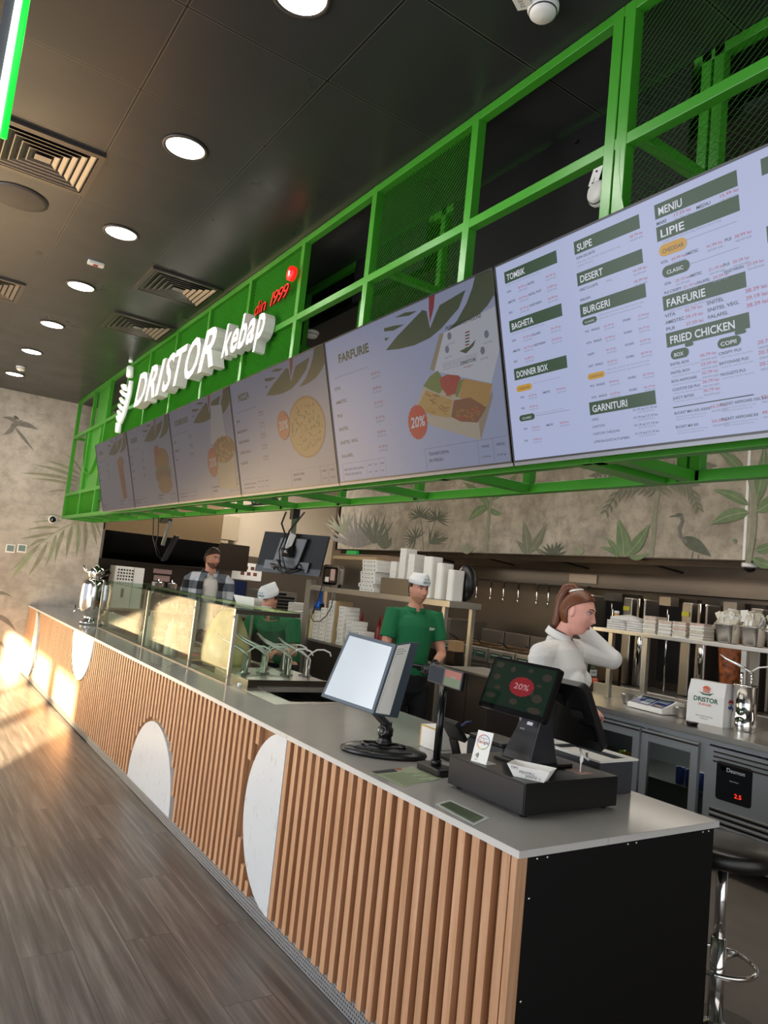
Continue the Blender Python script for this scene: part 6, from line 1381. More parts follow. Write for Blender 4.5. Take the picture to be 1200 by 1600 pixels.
for k in range(8):
    l = 'white printed pizza box in the stack on the upper rack shelf'
    if k == 0:
        pzb = T0('pizza_box', (RX + .21, 5.37, UZ), l, 'pizza box', 'stack of pizza boxes on the upper shelf'); KL(MB().box(-.19, .17, -.15, .15, .0005, .043, M_card), 'carton', None, pzb, .002)
        m = MB(); Tn = frame((-.1915, .13, .014), (0, -1, 0), (0, 0, 1)); m.text('DRISTOR PIZZA', Tn @ Matrix.Translation((.07, .0, 0)), M_ink, .015, .12, 0, .01); m.box(.02, .035, -.002, .014, 0, .0005, M_ink, Tn).box(.225, .24, -.002, .014, 0, .0005, M_ink, Tn); KL(m, 'box_print', None, pzb)
    else: dup(pzb, (RX + .21, 5.37 + .018 * math.sin(k * 2.1) + .01 * (k - 4) * -.6, UZ + .0445 * k))
sp = T0('steel_pan', (RX + .1, 6.25, UZ), 'rounded steel pan standing on its edge with paper notes taped on', 'pan')
m = MB(); T = frame((-.05, .21, .0), (0, -1, 0), (0, 0, 1)); m.rbox(0, .40, .0, .27, -.07, -.06, .05, M_steel, T).rbox(.0, .40, .0, .27, -.01, 0, .05, M_chrome, T).rbox(.03, .37, .03, .24, -.06, -.0, .04, M_steel, T).rbox(.05, .35, .05, .22, .0, .001, .03, M_steelk, T); KL(m, 'pan_body', None, sp)
KL(MB().box(.08, .17, .06, .12, .002, .003, M_paper, T).box(.2, .31, .08, .22, .002, .003, mat('pink_note', '#c8a8a4', .7), T), 'paper_note', None, sp)
kb = T0('long_carton', (RX + .25, 6.05, UZ), 'long flat kraft carton lying behind the pans on the upper shelf', 'box'); kb.location = (3.12, 6.10, 1.536)
KL(MB().box(-.05, .07, -.5, .5, .0, .36, M_steeld), 'support_box', None, kb); KL(MB().box(-.06, .07, -.5, .52, .361, .40, M_cardbr), 'kraft_carton', None, kb)
gb2 = T0('steel_box', (RX + .12, 4.83, UZ), 'open grey steel tray in front of the white food boxes', 'tray'); KL(MB().box(-.10, .12, -.27, .27, .0005, .004, M_steeld).box(-.10, -.095, -.27, .27, .004, .17, M_steeld).box(.115, .12, -.27, .27, .004, .17, M_steeld).box(-.095, .115, -.27, -.265, .004, .17, M_steeld).box(-.095, .115, .265, .27, .004, .17, M_steeld), 'tray', None, gb2)
fz = [(4.98, .21, .36, .0, 'short stack of white food cartons beside the pizza boxes'), (4.82, .11, .50, .0, 'tall white food carton stack behind the steel tray'), (4.66, .12, .43, .0, 'white food carton stack just left of the paper hat')]
for (y, w_, h_, o_, l) in fz:
    r = T0('carton_stack', (RX + .15, y, UZ + .0045), l, 'food cartons', 'white food cartons on the upper shelf'); m = MB(); k = 0; z = 0
    while z < h_ - .02: m.box(-.07 + .002 * (k % 2), .07, -.055, .055, z, z + .028, M_card); z += .029; k += 1
    KL(m, 'nested_cartons', None, r)
for i, (y, w_, h_, l) in enumerate(((4.36, .14, .42, 'white carton stack right behind the paper hat'), (4.16, .10, .36, 'leaning white carton stack at the right shelf end'), (3.98, .09, .30, 'last white carton stack at the right shelf end'))):
    r = T0('carton_stack', (RX + .14, y, UZ), l, 'food cartons', 'white food cartons on the upper shelf'); m = MB(); m.rbox(-.08, .08, -w_ / 2, w_ / 2, .0005, h_, .03, M_card); KL(m, 'nested_cartons', None, r, .01)
bb = T0('black_bag', (RX + .30, 3.98, UZ), 'black plastic bag hanging over the right end of the upper shelf', 'bag'); bb.location = (3.1, 4.02, UZ); KL(MB().ball((0, 0, .19), .08, .12, .185, M_blackp, 16, 12), 'bag', None, bb)
cbl = T0('looping_cable', (2.78, 6.5, 1.2), 'black cable looping down from the upper shelf over the white boxes', 'cable')
K(MB().tube([tuple(at(a, b_, x=2.785)) for a, b_ in ((507, 890), (503, 915), (498, 935), (489, 955), (486, 965), (490, 971), (500, 971), (510, 962), (518, 948), (520, 935))], .006, M_blackp, 7), 'cable', None, cbl)
ofm = T0('order_printer', (4.0, 3.0, 0), 'x', 'x'); bpy.data.objects.remove(ofm)
bxt = T0('wooden_box', (4.0 + .1, 5.52, 1.0), 'small light wooden box seen right of the rack post', 'box'); bxt.location = (3.55, 4.62, 0)
KL(MB().box(-.06, .06, -.06, .06, 1.0, 1.11, mat('pale_wood', '#c09a70', .6)).box(-.065, .065, -.065, .065, .0045, 1.0, M_steelk), 'box', None, bxt)

# ------------------------------------------------------------ far-left kitchen
lh = T0('extractor_hood', (1.9, 9.9, 1.9), 'stainless extractor hood with a dark inside above the far left kitchen table', 'hood')
K(MB().prism([(9.75, 2.02), (10.58, 2.02), (10.58, 2.9), (9.75, 2.9)], .95, 2.75, mat('warm_steel', '#a58c6c', .36, .9), frame((0, 0, 0), (0, 1, 0), (0, 0, 1), (1, 0, 0))), 'hood_front', None, lh)
K(MB().add([(.95, 9.75, 2.02), (2.75, 9.75, 2.02), (2.75, 10.55, 1.62), (.82, 10.55, 1.55)], [(0, 1, 2, 3)], M_black).box(.82, .95, 9.7, 10.58, 1.60, 2.02, M_steeld), 'hood_inside', None, lh)
K(MB().box(2.76, 3.35, 9.95, 10.58, 1.62, 2.05, M_steelk).box(.82, 5.2, 10.57, 10.59, .9, 1.9, M_steelw).box(.95, 2.75, 10.3, 10.56, 1.28, 1.60, M_steelk), 'steel_cladding', None, lh)
tbl = T0('prep_table', (2.4, 9.9, 0), 'steel prep table along the far kitchen wall with appliances on it', 'table')
K(MB().box(.85, 5.2, 9.4, 10.5, .88, .91, M_steel).box(.87, 5.18, 9.45, 10.48, .2, .88, mat('dark_front', '#2c2723', .4, .4)), 'table_body', None, tbl)
for x in (.9, 2.8, 5.1): K(MB().box(x - .02, x + .02, 9.46, 9.50, .0045, .2, M_steel), 'leg', None, tbl)
pu = T0('perforated_unit', (1.33, 9.62, .911), 'white boxy unit with rows of round holes on the far table', 'appliance')
KL(MB().box(-.21, .21, -.12, .2, .0, .60, M_white), 'cabinet', None, pu, .005); m = MB()
for r_ in range(4):
    for c_ in range(6): m.lathe([(0, 0), (.013, 0)], (-.16 + .04 * c_, -.1215, .55 - .045 * r_), M_dgrey, 10, Euler((PI / 2, 0, 0)).to_matrix())
m.box(.055, .06, -.122, -.12, .0, .6, M_dgrey).box(-.09, -.05, -.122, -.12, .15, .28, M_mgrey); KL(m, 'hole_rows', None, pu)
for (x, y, l, s_) in ((1.80, 9.62, 'steel pot left of the plaid-shirted man, left one', 1.0), (2.02, 9.66, 'steel pot left of the plaid-shirted man, right one', .95)):
    r = T0('steel_pot', (x, y, 1.12), l, 'pot', 'steel pots on the far table'); KL(MB().lathe([(.09 * s_, 0), (.10 * s_, .01), (.10 * s_, .2), (.104 * s_, .205), (.06 * s_, .22), (.01, .23), (.015, .25), (0, .255)], (0, 0, 0), M_chrome, 24), 'pot', None, r)
pb2 = T0('stove_block', (1.92, 9.66, .911), 'dark stove block under the two steel pots', 'stove'); KL(MB().box(-.26, .26, -.16, .2, 0, .2085, M_blackp), 'stove_body', None, pb2, .004); KL(MB().cyl((-.1, -.165, .1), (-.1, -.155, .1), .02, M_steel).cyl((.1, -.165, .1), (.1, -.155, .1), .02, M_steel), 'stove_knob', None, pb2)
sc2 = T0('computer_screen', (3.02, 9.75, .911), 'dark blue computer screen behind the plaid-shirted man', 'screen')
KL(MB().box(-.27, .27, -.015, .015, .16, .56, M_blackp).box(-.05, .05, -.03, .05, .0, .16, M_blackp), 'screen_case', None, sc2, .003); KL(MB().box(-.255, .255, -.017, -.015, .175, .545, mat('dim_blue_lcd', '#0c1020', .2, em='#1c2848', es=.35)), 'display', None, sc2)
wn_ = T0('small_screen', (2.62, 9.66, .911), 'small bright lilac tablet beside the head of the plaid-shirted man', 'tablet'); KL(MB().box(-.05, .05, -.006, .006, .33, .53, mat('lilac_lcd', '#303040', .3, em='#b8b0e0', es=.7)).box(-.03, .03, -.03, .03, 0, .33, M_dgrey), 'tablet', None, wn_)
ov = T0('oven', (3.75, 9.75, .911), 'steel oven with dark louvred front right of the blue screen', 'oven'); m = MB().box(-.32, .40, -.15, .25, 0, .44, M_steel)
for k in range(6): m.box(-.28, .36, -.157, -.151, .05 + .055 * k, .088 + .055 * k, M_black)
KL(m, 'oven_body', None, ov); KL(MB().box(-.26, -.12, -.156, -.151, .38, .42, M_black).box(.0, .2, -.156, -.151, .38, .42, M_black), 'control_panel', None, ov)
pn1 = T0('picture_notice', (3.62, 10.56, 1.62), 'white notice with rows of small brown pictures on the kitchen wall', 'notice'); m = MB().box(-.28, .28, -.006, 0, -.14, .16, M_paper)
pn1.location.y = 10.568
for k in range(2):
    for j in range(3 - (k == 0)): m.box(-.12 + .12 * j + .06 * (k == 0), -.05 + .12 * j + .06 * (k == 0), -.0075, -.006, .04 - .1 * k, .10 - .1 * k, mat('photo_brown', '#6a3c30', .6))
KL(m, 'notice_sheet', None, pn1)
dsp = T0('paper_dispenser', (3.06, 10.598, 2.25), 'beige paper dispenser fixed high on the kitchen wall', 'dispenser'); KL(MB().box(-.26, .26, -.16, 0, -.12, .30, mat('beige_plastic', '#a89880', .5)), 'housing', None, dsp, .008); KL(MB().box(-.22, .1, -.14, -.01, -.32, -.12, mat('darker_beige_plastic', '#a5957d', .6)), 'lower_box', None, dsp)  # lower box in a slightly darker beige
stp = T0('pink_notice', (1.9, 10.25, 1.40), 'two pinkish notes on the panel beneath the far hood', 'notice'); stp.location = (2.05, 10.285, 1.45); KL(MB().box(-.15, .15, -.005, 0, .0, .07, mat('pink_note', '#c8a8a4', .7)).box(-.13, .13, -.005, 0, -.12, -.03, MATS['pink_note']), 'note', None, stp)
tray_ = T0('white_tray_stack', (1.35, 6.55, 0), 'x', 'x'); bpy.data.objects.remove(tray_)
ex = T0('exit_light', (4.2, 8.3, 2.0), 'small green glowing sign plate under the left end of the bulkhead', 'sign'); ex.location = tuple(at(551, 862, x=XB)); ex.location.z = bz0 - .075
KL(MB().box(-.02, .02, -.14, .14, 0, .055, mat('lit_green_plate', '#1c6a30', .4, em='#30b050', es=.35)).box(-.005, .005, -.02, .02, .055, .063, M_steelk), 'plate', None, ex)
for y in (1.6, 2.1):
    l = bpy.data.lights.new('fridge_fill', 'AREA'); l.size = .3; l.energy = 1.2; o = bpy.data.objects.new('fridge_fill', l); COL.objects.link(o); o.location = (3.35, y, .78)  # small fill added inside so the cans show
# ------------------------------------------------------------ people
CR = Vector((.8254, -.555, 0)).normalized(); CT = Vector((-.546, -.831, 0)).normalized()   # right of / towards the viewer
UP = Vector((0, 0, 1))
def g2(x, z, cx, cz, sx, sz): return math.exp(-((x - cx) / sx) ** 2 - ((z - cz) / sz) ** 2)
def head_local(d, fem=False):
    x, y, z = d.x, d.y, d.z
    p = Vector((.074 * x, .094 * y, .117 * z))
    if z < 0: p.x *= 1 - (.26 if not fem else .30) * (-z) ** 1.3
    if z < -.1 and y > 0: p.y *= 1 - .42 * min(1, (-z - .1) * 1.2)
    if y < 0:
        w = min(1, -y * 1.6)
        p.y *= 1 - .06 * w
        f = 0
        nz = max(0, min(1, (.022 - p.z) / .055)) if p.z > -.036 else 0
        f += nz * .024 * math.exp(-(p.x / (.009 + .008 * nz)) ** 2)
        f += .012 * g2(p.x, p.z, 0, -.036, .017, .008)
        f += .006 * (g2(p.x, p.z, .028, .034, .024, .010) + g2(p.x, p.z, -.028, .034, .024, .010))
        f -= .012 * (g2(p.x, p.z, .031, .012, .017, .012) + g2(p.x, p.z, -.031, .012, .017, .012))
        f += .006 * g2(p.x, p.z, 0, -.064, .024, .010) - .003 * g2(p.x, p.z, 0, -.064, .03, .002) + .010 * g2(p.x, p.z, 0, -.098, .022, .016)
        f += .005 * (g2(p.x, p.z, .046, -.02, .022, .022) + g2(p.x, p.z, -.046, -.02, .022, .022))
        p.y -= f * w
    return p
def face_pt(x, z, fem=False, e=0):     # point on the front of the face for local x, z
    zz = z / .117; xx = x / .074
    if zz < 0: xx /= 1 - (.26 if not fem else .30) * (-zz) ** 1.3
    yy = -math.sqrt(max(.02, 1 - xx * xx - zz * zz)); p = head_local(Vector((xx, yy, zz)), fem)
    n = Vector((xx * .6, yy, zz * .5)).normalized(); return p + n * e
def grid_head(mb, M, fem=False, sc_=1.0, mask=None, off=0.0, mt=0, nu=56, nv=40):
    V = []; idx = {}; F = []
    def vid(i, j):
        i %= nu
        if (i, j) not in idx:
            th = 2 * PI * i / nu; ph = PI * j / nv - PI / 2; d = Vector((math.cos(ph) * math.sin(th), -math.cos(ph) * math.cos(th), math.sin(ph)))
            p = head_local(d, fem); p = p + d * off; idx[(i, j)] = len(V); V.append(M @ (p * sc_))
        return idx[(i, j)]
    for i in range(nu):
        for j in range(nv):
            th = 2 * PI * (i + .5) / nu; ph = PI * (j + .5) / nv - PI / 2; d = Vector((math.cos(ph) * math.sin(th), -math.cos(ph) * math.cos(th), math.sin(ph)))
            if mask and not mask(d): continue
            F.append((vid(i, j), vid(i + 1, j), vid(i + 1, j + 1), vid(i, j + 1)))
    mb.add(V, F, mt, True); return mb
def headM(c, fwd, pitch=0, roll=0):
    f = Vector(fwd).normalized(); x = (-f).cross(UP).normalized() * -1     # local x
    y = -f; z = UP; x = y.cross(z)
    M = Matrix.Identity(4)
    for i in range(3): M[i][0] = x[i]; M[i][1] = y[i]; M[i][2] = z[i]; M[i][3] = c[i]
    return M @ Matrix.Rotation(pitch, 4, 'X') @ Matrix.Rotation(roll, 4, 'Y')
def remesh(o, v):
    m = o.modifiers.new('surface', 'REMESH'); m.mode = 'VOXEL'; m.voxel_size = v; m.use_smooth_shade = True
    s = o.modifiers.new('smooth', 'SMOOTH'); s.factor = .5; s.iterations = 3; return o
def limb(mb, pts, rs, flat=None, seg=14): 
    pts = [Vector(p) for p in pts]
    # round the ends
    d0 = (pts[0] - pts[1]).normalized(); d1 = (pts[-1] - pts[-2]).normalized()
    f = lambda r: (r if isinstance(r, tuple) else (r, r))
    r0 = f(rs[0]); r1 = f(rs[-1])
    P = [pts[0] + d0 * max(r0) * .7] + pts + [pts[-1] + d1 * max(r1) * .7]
    R = [(r0[0] * .35, r0[1] * .35)] + [f(r) for r in rs] + [(r1[0] * .35, r1[1] * .35)]
    mb.tube(P, R, 0, seg, True, True, flat); return mb
def smoothpath(pts, rs, n=3):
    P = []; R = []
    f = lambda r: (r if isinstance(r, tuple) else (r, r))
    for i in range(len(pts) - 1):
        for k in range(n):
            t = k / n; P.append(Vector(pts[i]).lerp(Vector(pts[i + 1]), t)); a, b = f(rs[i]), f(rs[i + 1]); R.append((a[0] + (b[0] - a[0]) * t, a[1] + (b[1] - a[1]) * t))
    P.append(Vector(pts[-1])); R.append(f(rs[-1])); return P, R
def hand(mb, w, d, n, curl=.5, s=1.0, thumb=1):   # w wrist, d finger direction, n back-of-hand normal
    w = Vector(w); d = Vector(d).normalized(); n = Vector(n); n = (n - d * n.dot(d)).normalized(); sd = d.cross(n)
    mb.tube([w - d * .02, w, w + d * .03 * s, w + d * .075 * s, w + d * .088 * s], [(.024 * s, .019 * s), (.026 * s, .018 * s), (.036 * s, .016 * s), (.041 * s, .014 * s), (.036 * s, .009 * s)], 0, 14, True, True, tuple(n))
    for k, (o_, L_) in enumerate(((-.031, .062), (-.0105, .074), (.0105, .078), (.031, .068))):
        p = w + d * .080 * s + sd * o_ * s; a = 0; P = [p - d * .02 * s]; dd = d.copy()
        P.append(p.copy())
        for q in (.45, .32, .23):
            a += curl * (.9 + .1 * k); dv = d * math.cos(a) - n * math.sin(a); p = p + dv * L_ * q * s; P.append(p.copy())
        mb.tube(P, [.0095 * s, .0095 * s, .009 * s, .0082 * s, .0065 * s], 0, 10)
    t = w + d * .025 * s + sd * .028 * s * thumb
    mb.tube([t - d * .01 * s, t + (d * .3 + sd * thumb).normalized() * .022 * s, t + (d * .6 + sd * thumb * .9 - n * .5).normalized() * .052 * s, t + (d * .9 + sd * thumb * .5 - n * .7).normalized() * .076 * s], [.012 * s, .0125 * s, .011 * s, .008 * s], 0, 10)
def eyes_brows(root, M, fem, iris, browm, pk):
    ey = MB()
    for s_ in (-1, 1):
        c = face_pt(.031 * s_, .012, fem, .0005)
        R_ = Matrix.Identity(3)
        ey.ball(M @ (c + Vector((0, .0055, 0))), .0125, .0125, .0095, mat('eye_white', '#d8d2ca', .25), 14, 10)
        g = M @ (c + Vector((pk * .003, -.0055, 0))); ey.ball(g, .0048, .0048, .0048, iris, 12, 8)
    K(ey, 'eyes', None, root)
    ln = MB(); lm = mat('lid_line', '#4a2c24', .6)
    for s_ in (-1, 1): ln.tube([M @ face_pt(s_ * (.018 + .0065 * k), .0175 + .004 * math.sin(PI * k / 4), fem, .0032) for k in range(5)], .0016, lm, 6)
    K(ln, 'eyelids', None, root)
    bw = MB()
    for s_ in (-1, 1): bw.tube([M @ face_pt(s_ * (.014 + .008 * k), .030 + .005 * math.sin(PI * k / 4.6), fem, .0015) for k in range(5)], [.0018, .0034, .0034, .003, .0015], browm, 6)
    K(bw, 'eyebrows', None, root)
    lp = MB(); lc = mat('lips_f' if fem else 'lips_m', '#b8645a' if fem else '#a8695c', .5)
    lp.tube([M @ face_pt(-.022 + .0055 * k, -.0605 - .001 * abs(k - 4), fem, .0005) for k in range(9)], [.001, .0024, .0032, .0036, .003, .0036, .0032, .0024, .001], lc, 8)
    lp.tube([M @ face_pt(-.020 + .005 * k, -.0685 + .0012 * abs(k - 4) * .7, fem, .0005) for k in range(9)], [.001, .0026, .0036, .0042, .0044, .0042, .0036, .0026, .001], lc, 8)
    K(lp, 'lips', None, root)
def ears(mb, M):
    for s_ in (-1, 1):
        c = Vector((.073 * s_, .008, .0)); A = Matrix.Rotation(.25 * s_, 3, 'Z')
        mb.ball(M @ c, .010, .018, .030, 0, 12, 10, (M.to_3x3() @ A))
def hat(root, c, M, peak):
    V = []; n = 40
    lv = [(.052, .0815, .102), (.085, .083, .104), (.086, .080, .101), (.115, .060, .100), (.138, .030, .098)]
    for (z, a, b) in lv:
        for k in range(n):
            t = 2 * PI * k / n; fwd = -math.cos(t); up_ = peak * (max(0, math.cos(t - PI)) ** 2) * max(0, z - .085) * 6
            V.append(M @ Vector((a * math.sin(t), -b * math.cos(t) * 1.0, z + .02 * (math.cos(t) < 0) * 0 + up_ - .012 * (math.cos(t)) * (z < .09))))
    m = MB(); m.add(V, [(i * n + k, i * n + (k + 1) % n, (i + 1) * n + (k + 1) % n, (i + 1) * n + k) for i in range(len(lv) - 1) for k in range(n)] + [tuple(range(4 * n, 5 * n))], mat('hat_paper', '#d9dcdd', .75), True)
    # printed emblem and band lines
    for s_ in (-1, 1):
        m.tube([V[k] + (V[k] - V[(k + n // 2) % n]).normalized() * .0006 for k in range(n)] + [V[0]], .0012, mat('hat_print', '#6a8fa8', .7), 5, False) if s_ == 1 else None
    T = M @ frame((-.035, -.108, .058), (1, 0, 0), (0, 0, 1)); m.text('DRISTOR', T, mat('hat_green', '#2c6a5a', .7), .022, .07, .0004, .02)
    m.text('AA', M @ frame((-.03, -.1085, .082), (1, 0, 0), (0, .25, 1)), MATS['hat_print'], .026, .06, .0004, .01)
    K(m, 'paper_hat', None, root)
def legs(mb, O, R, F, s, r=1.0, z1=.90):
    for sg_ in (-1, 1):
        q = lambda a, f, z: O + R * a * sg_ + F * f + UP * z
        P, Q = smoothpath([q(.085, 0, z1 * s), q(.095, .01, .70 * s), q(.10, .01, .48 * s), q(.10, -.01, .30 * s), q(.10, -.02, .07 * s)], [.088 * r, .080 * r, .058 * r, .055 * r, .038 * r]); limb(mb, P, Q)
def shoes(root, O, R, F, s):
    m = MB()
    for sg_ in (-1, 1): limb(m, [O + R * .10 * sg_ + F * -.05 + UP * .045, O + R * .10 * sg_ + F * .05 + UP * .04, O + R * .115 * sg_ + F * .15 + UP * .032], [(.04, .04), (.043, .036), (.038, .026)], (0, 0, 1))
    K(m, 'shoes', M_blackp, root)
def person_base(name, O, label, F, s, lean, head_c, headF, pitch, roll, armsJ, skin, fem=False, vox=.0055, gloves=False, curls=(.5, .5), tw=1.0, hn=None):
    """O feet centre; lean: list of (forward offset, z) for the trunk; armsJ: {'R':[shoulder,elbow,wrist,dir,normal],...}"""
    root = T0(name, tuple(O), label, 'person'); R = F.cross(UP).normalized()
    M = headM(head_c, headF, pitch, roll)
    b = MB(); q = lambda f, z: O + F * f + UP * z
    tr = [(l, r) for l, r in zip(lean, [(.145, .10), (.155, .108), (.130, .092), (.142, .102), (.160, .110), (.155, .098), (.085, .062)])]
    P = [q(f, z) for (f, z), r in tr]; Rr = [(r[0] * tw, r[1] * tw) for _, r in tr]
    nb = P[-1]; nt_ = M @ Vector((0, .018, -.055))
    P2, R2 = smoothpath(P + [nb.lerp(nt_, .55), nt_], Rr + [.052 if not fem else .045, .054 if not fem else .046]); limb(b, P2, R2, tuple(F), 20)
    grid_head(b, M, fem); ears(b, M); legs(b, O, R, F, s, .93, lean[0][1] / s)
    for i, k in enumerate(('R', 'L')):
        sh, el, wr, hd, hn_ = armsJ[k]; sh, el, wr = Vector(sh), Vector(el), Vector(wr)
        P3, R3 = smoothpath([sh, sh.lerp(el, .5), el, el.lerp(wr, .4), wr], [.050, .045, .037, .036, .025]); limb(b, P3, R3)
        c_in = P[5]; limb(b, [c_in + UP * .01, sh], [.06, .052])
        if not gloves: hand(b, wr, hd, hn_, curls[i], .95, -1 if k == 'R' else 1)
    o = K(b, 'body', skin, root); remesh(o, vox)
    return root, M, P, Rr, R
def shirt(root, P, Rr, arms, F, m, cut, grow=.012, start=0, sleeve_r=.056, vox=.006, name='shirt', hem=None):
    b = MB(); PP = [Vector(p) for p in P[start:]]; RR = [(r[0] + grow, r[1] + grow) for r in Rr[start:]]
    if hem is not None: PP = [hem] + PP; RR = [(RR[0][0], RR[0][1])] + RR
    P2, R2 = smoothpath(PP, RR); b.tube([tuple(p) for p in P2], R2, 0, 24, True, True, tuple(F))
    for (sh, el, wr, _, _) in arms.values():
        sh, el, wr = Vector(sh), Vector(el), Vector(wr); limb(b, [P[5] + UP * .012, sh], [(.072, .072), (.062, .062)])
        if cut <= 1: P3, R3 = smoothpath([sh, sh.lerp(el, cut)], [sleeve_r + .006, sleeve_r + .004]); b.tube([tuple(p) for p in [sh - (el - sh) * .15] + P3], [R3[0]] + R3, 0, 18)
        else: P3, R3 = smoothpath([sh, el, el.lerp(wr, .5), wr], [sleeve_r + .004, sleeve_r - .002, sleeve_r - .008, sleeve_r - .018]); limb(b, P3, R3)
    o = K(b, name, m, root); remesh(o, vox); return o
def collar(root, c, F, m, r=.066, h=.035, tilt=.25, name='collar'):
    b = MB(); n = 30; R = F.cross(UP).normalized(); V = []
    for (q, z) in ((r * .93, h), (r * 1.04, h * .95), (r * 1.32, 0), (r * 1.22, -.004)):
        for k in range(n + 1):
            t = math.radians(14) + (2 * PI - math.radians(28)) * k / n; V.append(Vector(c) + R * (q * math.sin(t)) + F * (q * math.cos(t)) + UP * (z - tilt * q * math.cos(t)))
    b.add(V, [(i * (n + 1) + k, i * (n + 1) + k + 1, (i + 1) * (n + 1) + k + 1, (i + 1) * (n + 1) + k) for i in range(3) for k in range(n)], 0, True)
    o = K(b, name, m, root); s_ = o.modifiers.new('thickness', 'SOLIDIFY'); s_.thickness = .003; return o
def hairmesh(root, M, mask, off, m, fem=False, nm='hair'):
    b = grid_head(MB(), M, fem, 1.0, mask, off, 0, 128, 96); o = K(b, nm, m, root); s_ = o.modifiers.new('thickness', 'SOLIDIFY'); s_.thickness = off * .95; s_.offset = -1; return o
M_shirtg = mat('green_polo', '#0b6b3f', .8, bump=.25, bscale=14); M_dark = mat('black_cloth', '#121216', .85); M_glove = mat('black_glove', '#15151a', .35)
M_hairb = mat('dark_hair', '#1d1410', .6, bump=.6, bscale=160); M_hairr = mat('auburn_hair', '#65361b', .42, noise=.3, nscale=60, bump=.5, bscale=90, stretch=(1, 1, .25)); M_hairm = mat('brown_hair', '#33231a', .6, bump=.5, bscale=160)
M_browd = mat('brow_dark', '#1e1512', .7); M_browr = mat('brow_auburn', '#6d442c', .7); M_iris = mat('iris_brown', '#2a1a12', .2); M_irisb = mat('iris_grey', '#343a3c', .2)
def polo_marks(root, P, Rr, F, R, side, ang, zf, lines=True):
    c = Vector(P[4]); t = ang; rx, ry = Rr[4][0] + .0145, Rr[4][1] + .0145
    p = c + R * (rx * math.sin(t)) + F * (ry * math.cos(t)) + UP * zf; n = (R * math.sin(t) / rx + F * math.cos(t) / ry).normalized(); X = n.cross(UP).normalized() * -1
    if X.dot(CR) < 0: X = -X
    d = MB(); d.text('dristor', frame(p + n * .004, X, UP), M_paper, .020, .065, .0006, .02); d.bar(p + n * .004 - UP * .008, p + n * .004 + X * .05 - UP * .004, .002, .004, M_paper); K(d, 'shirt_logo', M_paper, root)

# --- man in the green shirt by the rack
O = Vector((1.97, 3.27, .0045)); F = (CR * .30 + CT * .95).normalized(); R = F.cross(UP).normalized(); s = .985
q = lambda r, f, z: O + R * r + F * f + UP * z
lean = [(-.01, .86), (-.01, .94), (0, 1.06), (.0, 1.19), (-.005, 1.30), (-.02, 1.375), (-.015, 1.435)]
arms = {'R': [q(.185, -.015, 1.385), q(.245, .03, 1.09), q(.07, .22, 1.02), -R + F * .2, UP], 'L': [q(-.185, -.015, 1.385), q(-.25, .03, 1.10), q(-.10, .24, 1.03), R * .7 + F * .5 - UP * .1, UP]}
hf = (CR * .50 + CT * .85).normalized()
rt, M, P, Rr, R = person_base('person', O, 'person in a green polo shirt, white paper hat and black gloves beside the steel rack', F, s, lean, q(0, .02, 1.602), hf, .03, 0, arms, M_skin, gloves=True)
shirt(rt, P, Rr, arms, F, M_shirtg, .62, start=0, hem=O + UP * .82, sleeve_r=.062, name='green_shirt'); collar(rt, P[-1] + UP * .0, F, M_shirtg, .068)
polo_marks(rt, P, Rr, F, R, 1, -.55, .0)
g_ = MB()
for k in ('R', 'L'): sh, el, wr, hd, hn_ = arms[k]; limb(g_, [Vector(wr) - (Vector(wr) - Vector(el)).normalized() * .06, wr], [.034, .031]); hand(g_, wr, hd, hn_, .45, 1.04, -1 if k == 'R' else 1)
remesh(K(g_, 'gloves', M_glove, rt), .0045)
t_ = MB(); legs(t_, O, R, F, s, 1.12, .86); limb(t_, [O + UP * .80, O + UP * .93], [(.165, .118), (.16, .112)], tuple(F)); remesh(K(t_, 'trousers', M_dark, rt), .008); shoes(rt, O, R, F, s)
eyes_brows(rt, M, False, M_iris, M_browd, 0); hairmesh(rt, M, lambda d: d.z > -.25 and d.y > -.15 and not (d.z < .15 and d.y < .12), .006, M_hairb)
b = grid_head(MB(), M, False, 1.0, lambda d: d.z < -.42 and d.y < .1 and not (abs(d.x) < .25 and d.z > -.62), .0012, 0); K(b, 'stubble', mat('stubble', '#b88468', .7), rt)
hat(rt, None, M, .0)

# --- man bending behind the sneeze guard
O = Vector((1.46, 4.56, .0045)); F = (CT * .95 - CR * .30).normalized(); R = F.cross(UP).normalized(); s = .97
q = lambda r, f, z: O + R * r + F * f + UP * z
lean = [(-.06, .82), (-.03, .90), (.04, .99), (.12, 1.07), (.20, 1.145), (.265, 1.19), (.30, 1.235)]
arms = {'R': [q(.19, .25, 1.19), q(.26, .36, .98), q(.12, .52, .97), F - R * .3, UP], 'L': [q(-.19, .25, 1.19), q(-.25, .32, .95), q(-.16, .50, .96), F - UP * .1, UP]}
hf = (CT * .85 - CR * .45).normalized()
rt, M, P, Rr, R = person_base('person', O, 'person in a green polo shirt and paper hat bending behind the glass guard', F, s, lean, q(0, .40, 1.375), hf, .24, 0, arms, M_skin)
shirt(rt, P, Rr, arms, F, M_shirtg, .70, start=0, sleeve_r=.062, name='green_shirt'); collar(rt, P[-1], F, M_shirtg, .066)
polo_marks(rt, P, Rr, F, R, 1, -.5, .02)
t_ = MB(); legs(t_, O, R, F, s, 1.12, .82); limb(t_, [O - F * .06 + UP * .76, O - F * .05 + UP * .88], [(.165, .118), (.16, .112)], tuple(F)); remesh(K(t_, 'trousers', M_dark, rt), .008); shoes(rt, O, R, F, s)
eyes_brows(rt, M, False, M_iris, M_browd, -.5); hairmesh(rt, M, lambda d: d.z > -.25 and d.y > -.1 and not (d.z < .1 and d.y < .1), .006, M_hairb); hat(rt, None, M, .04)

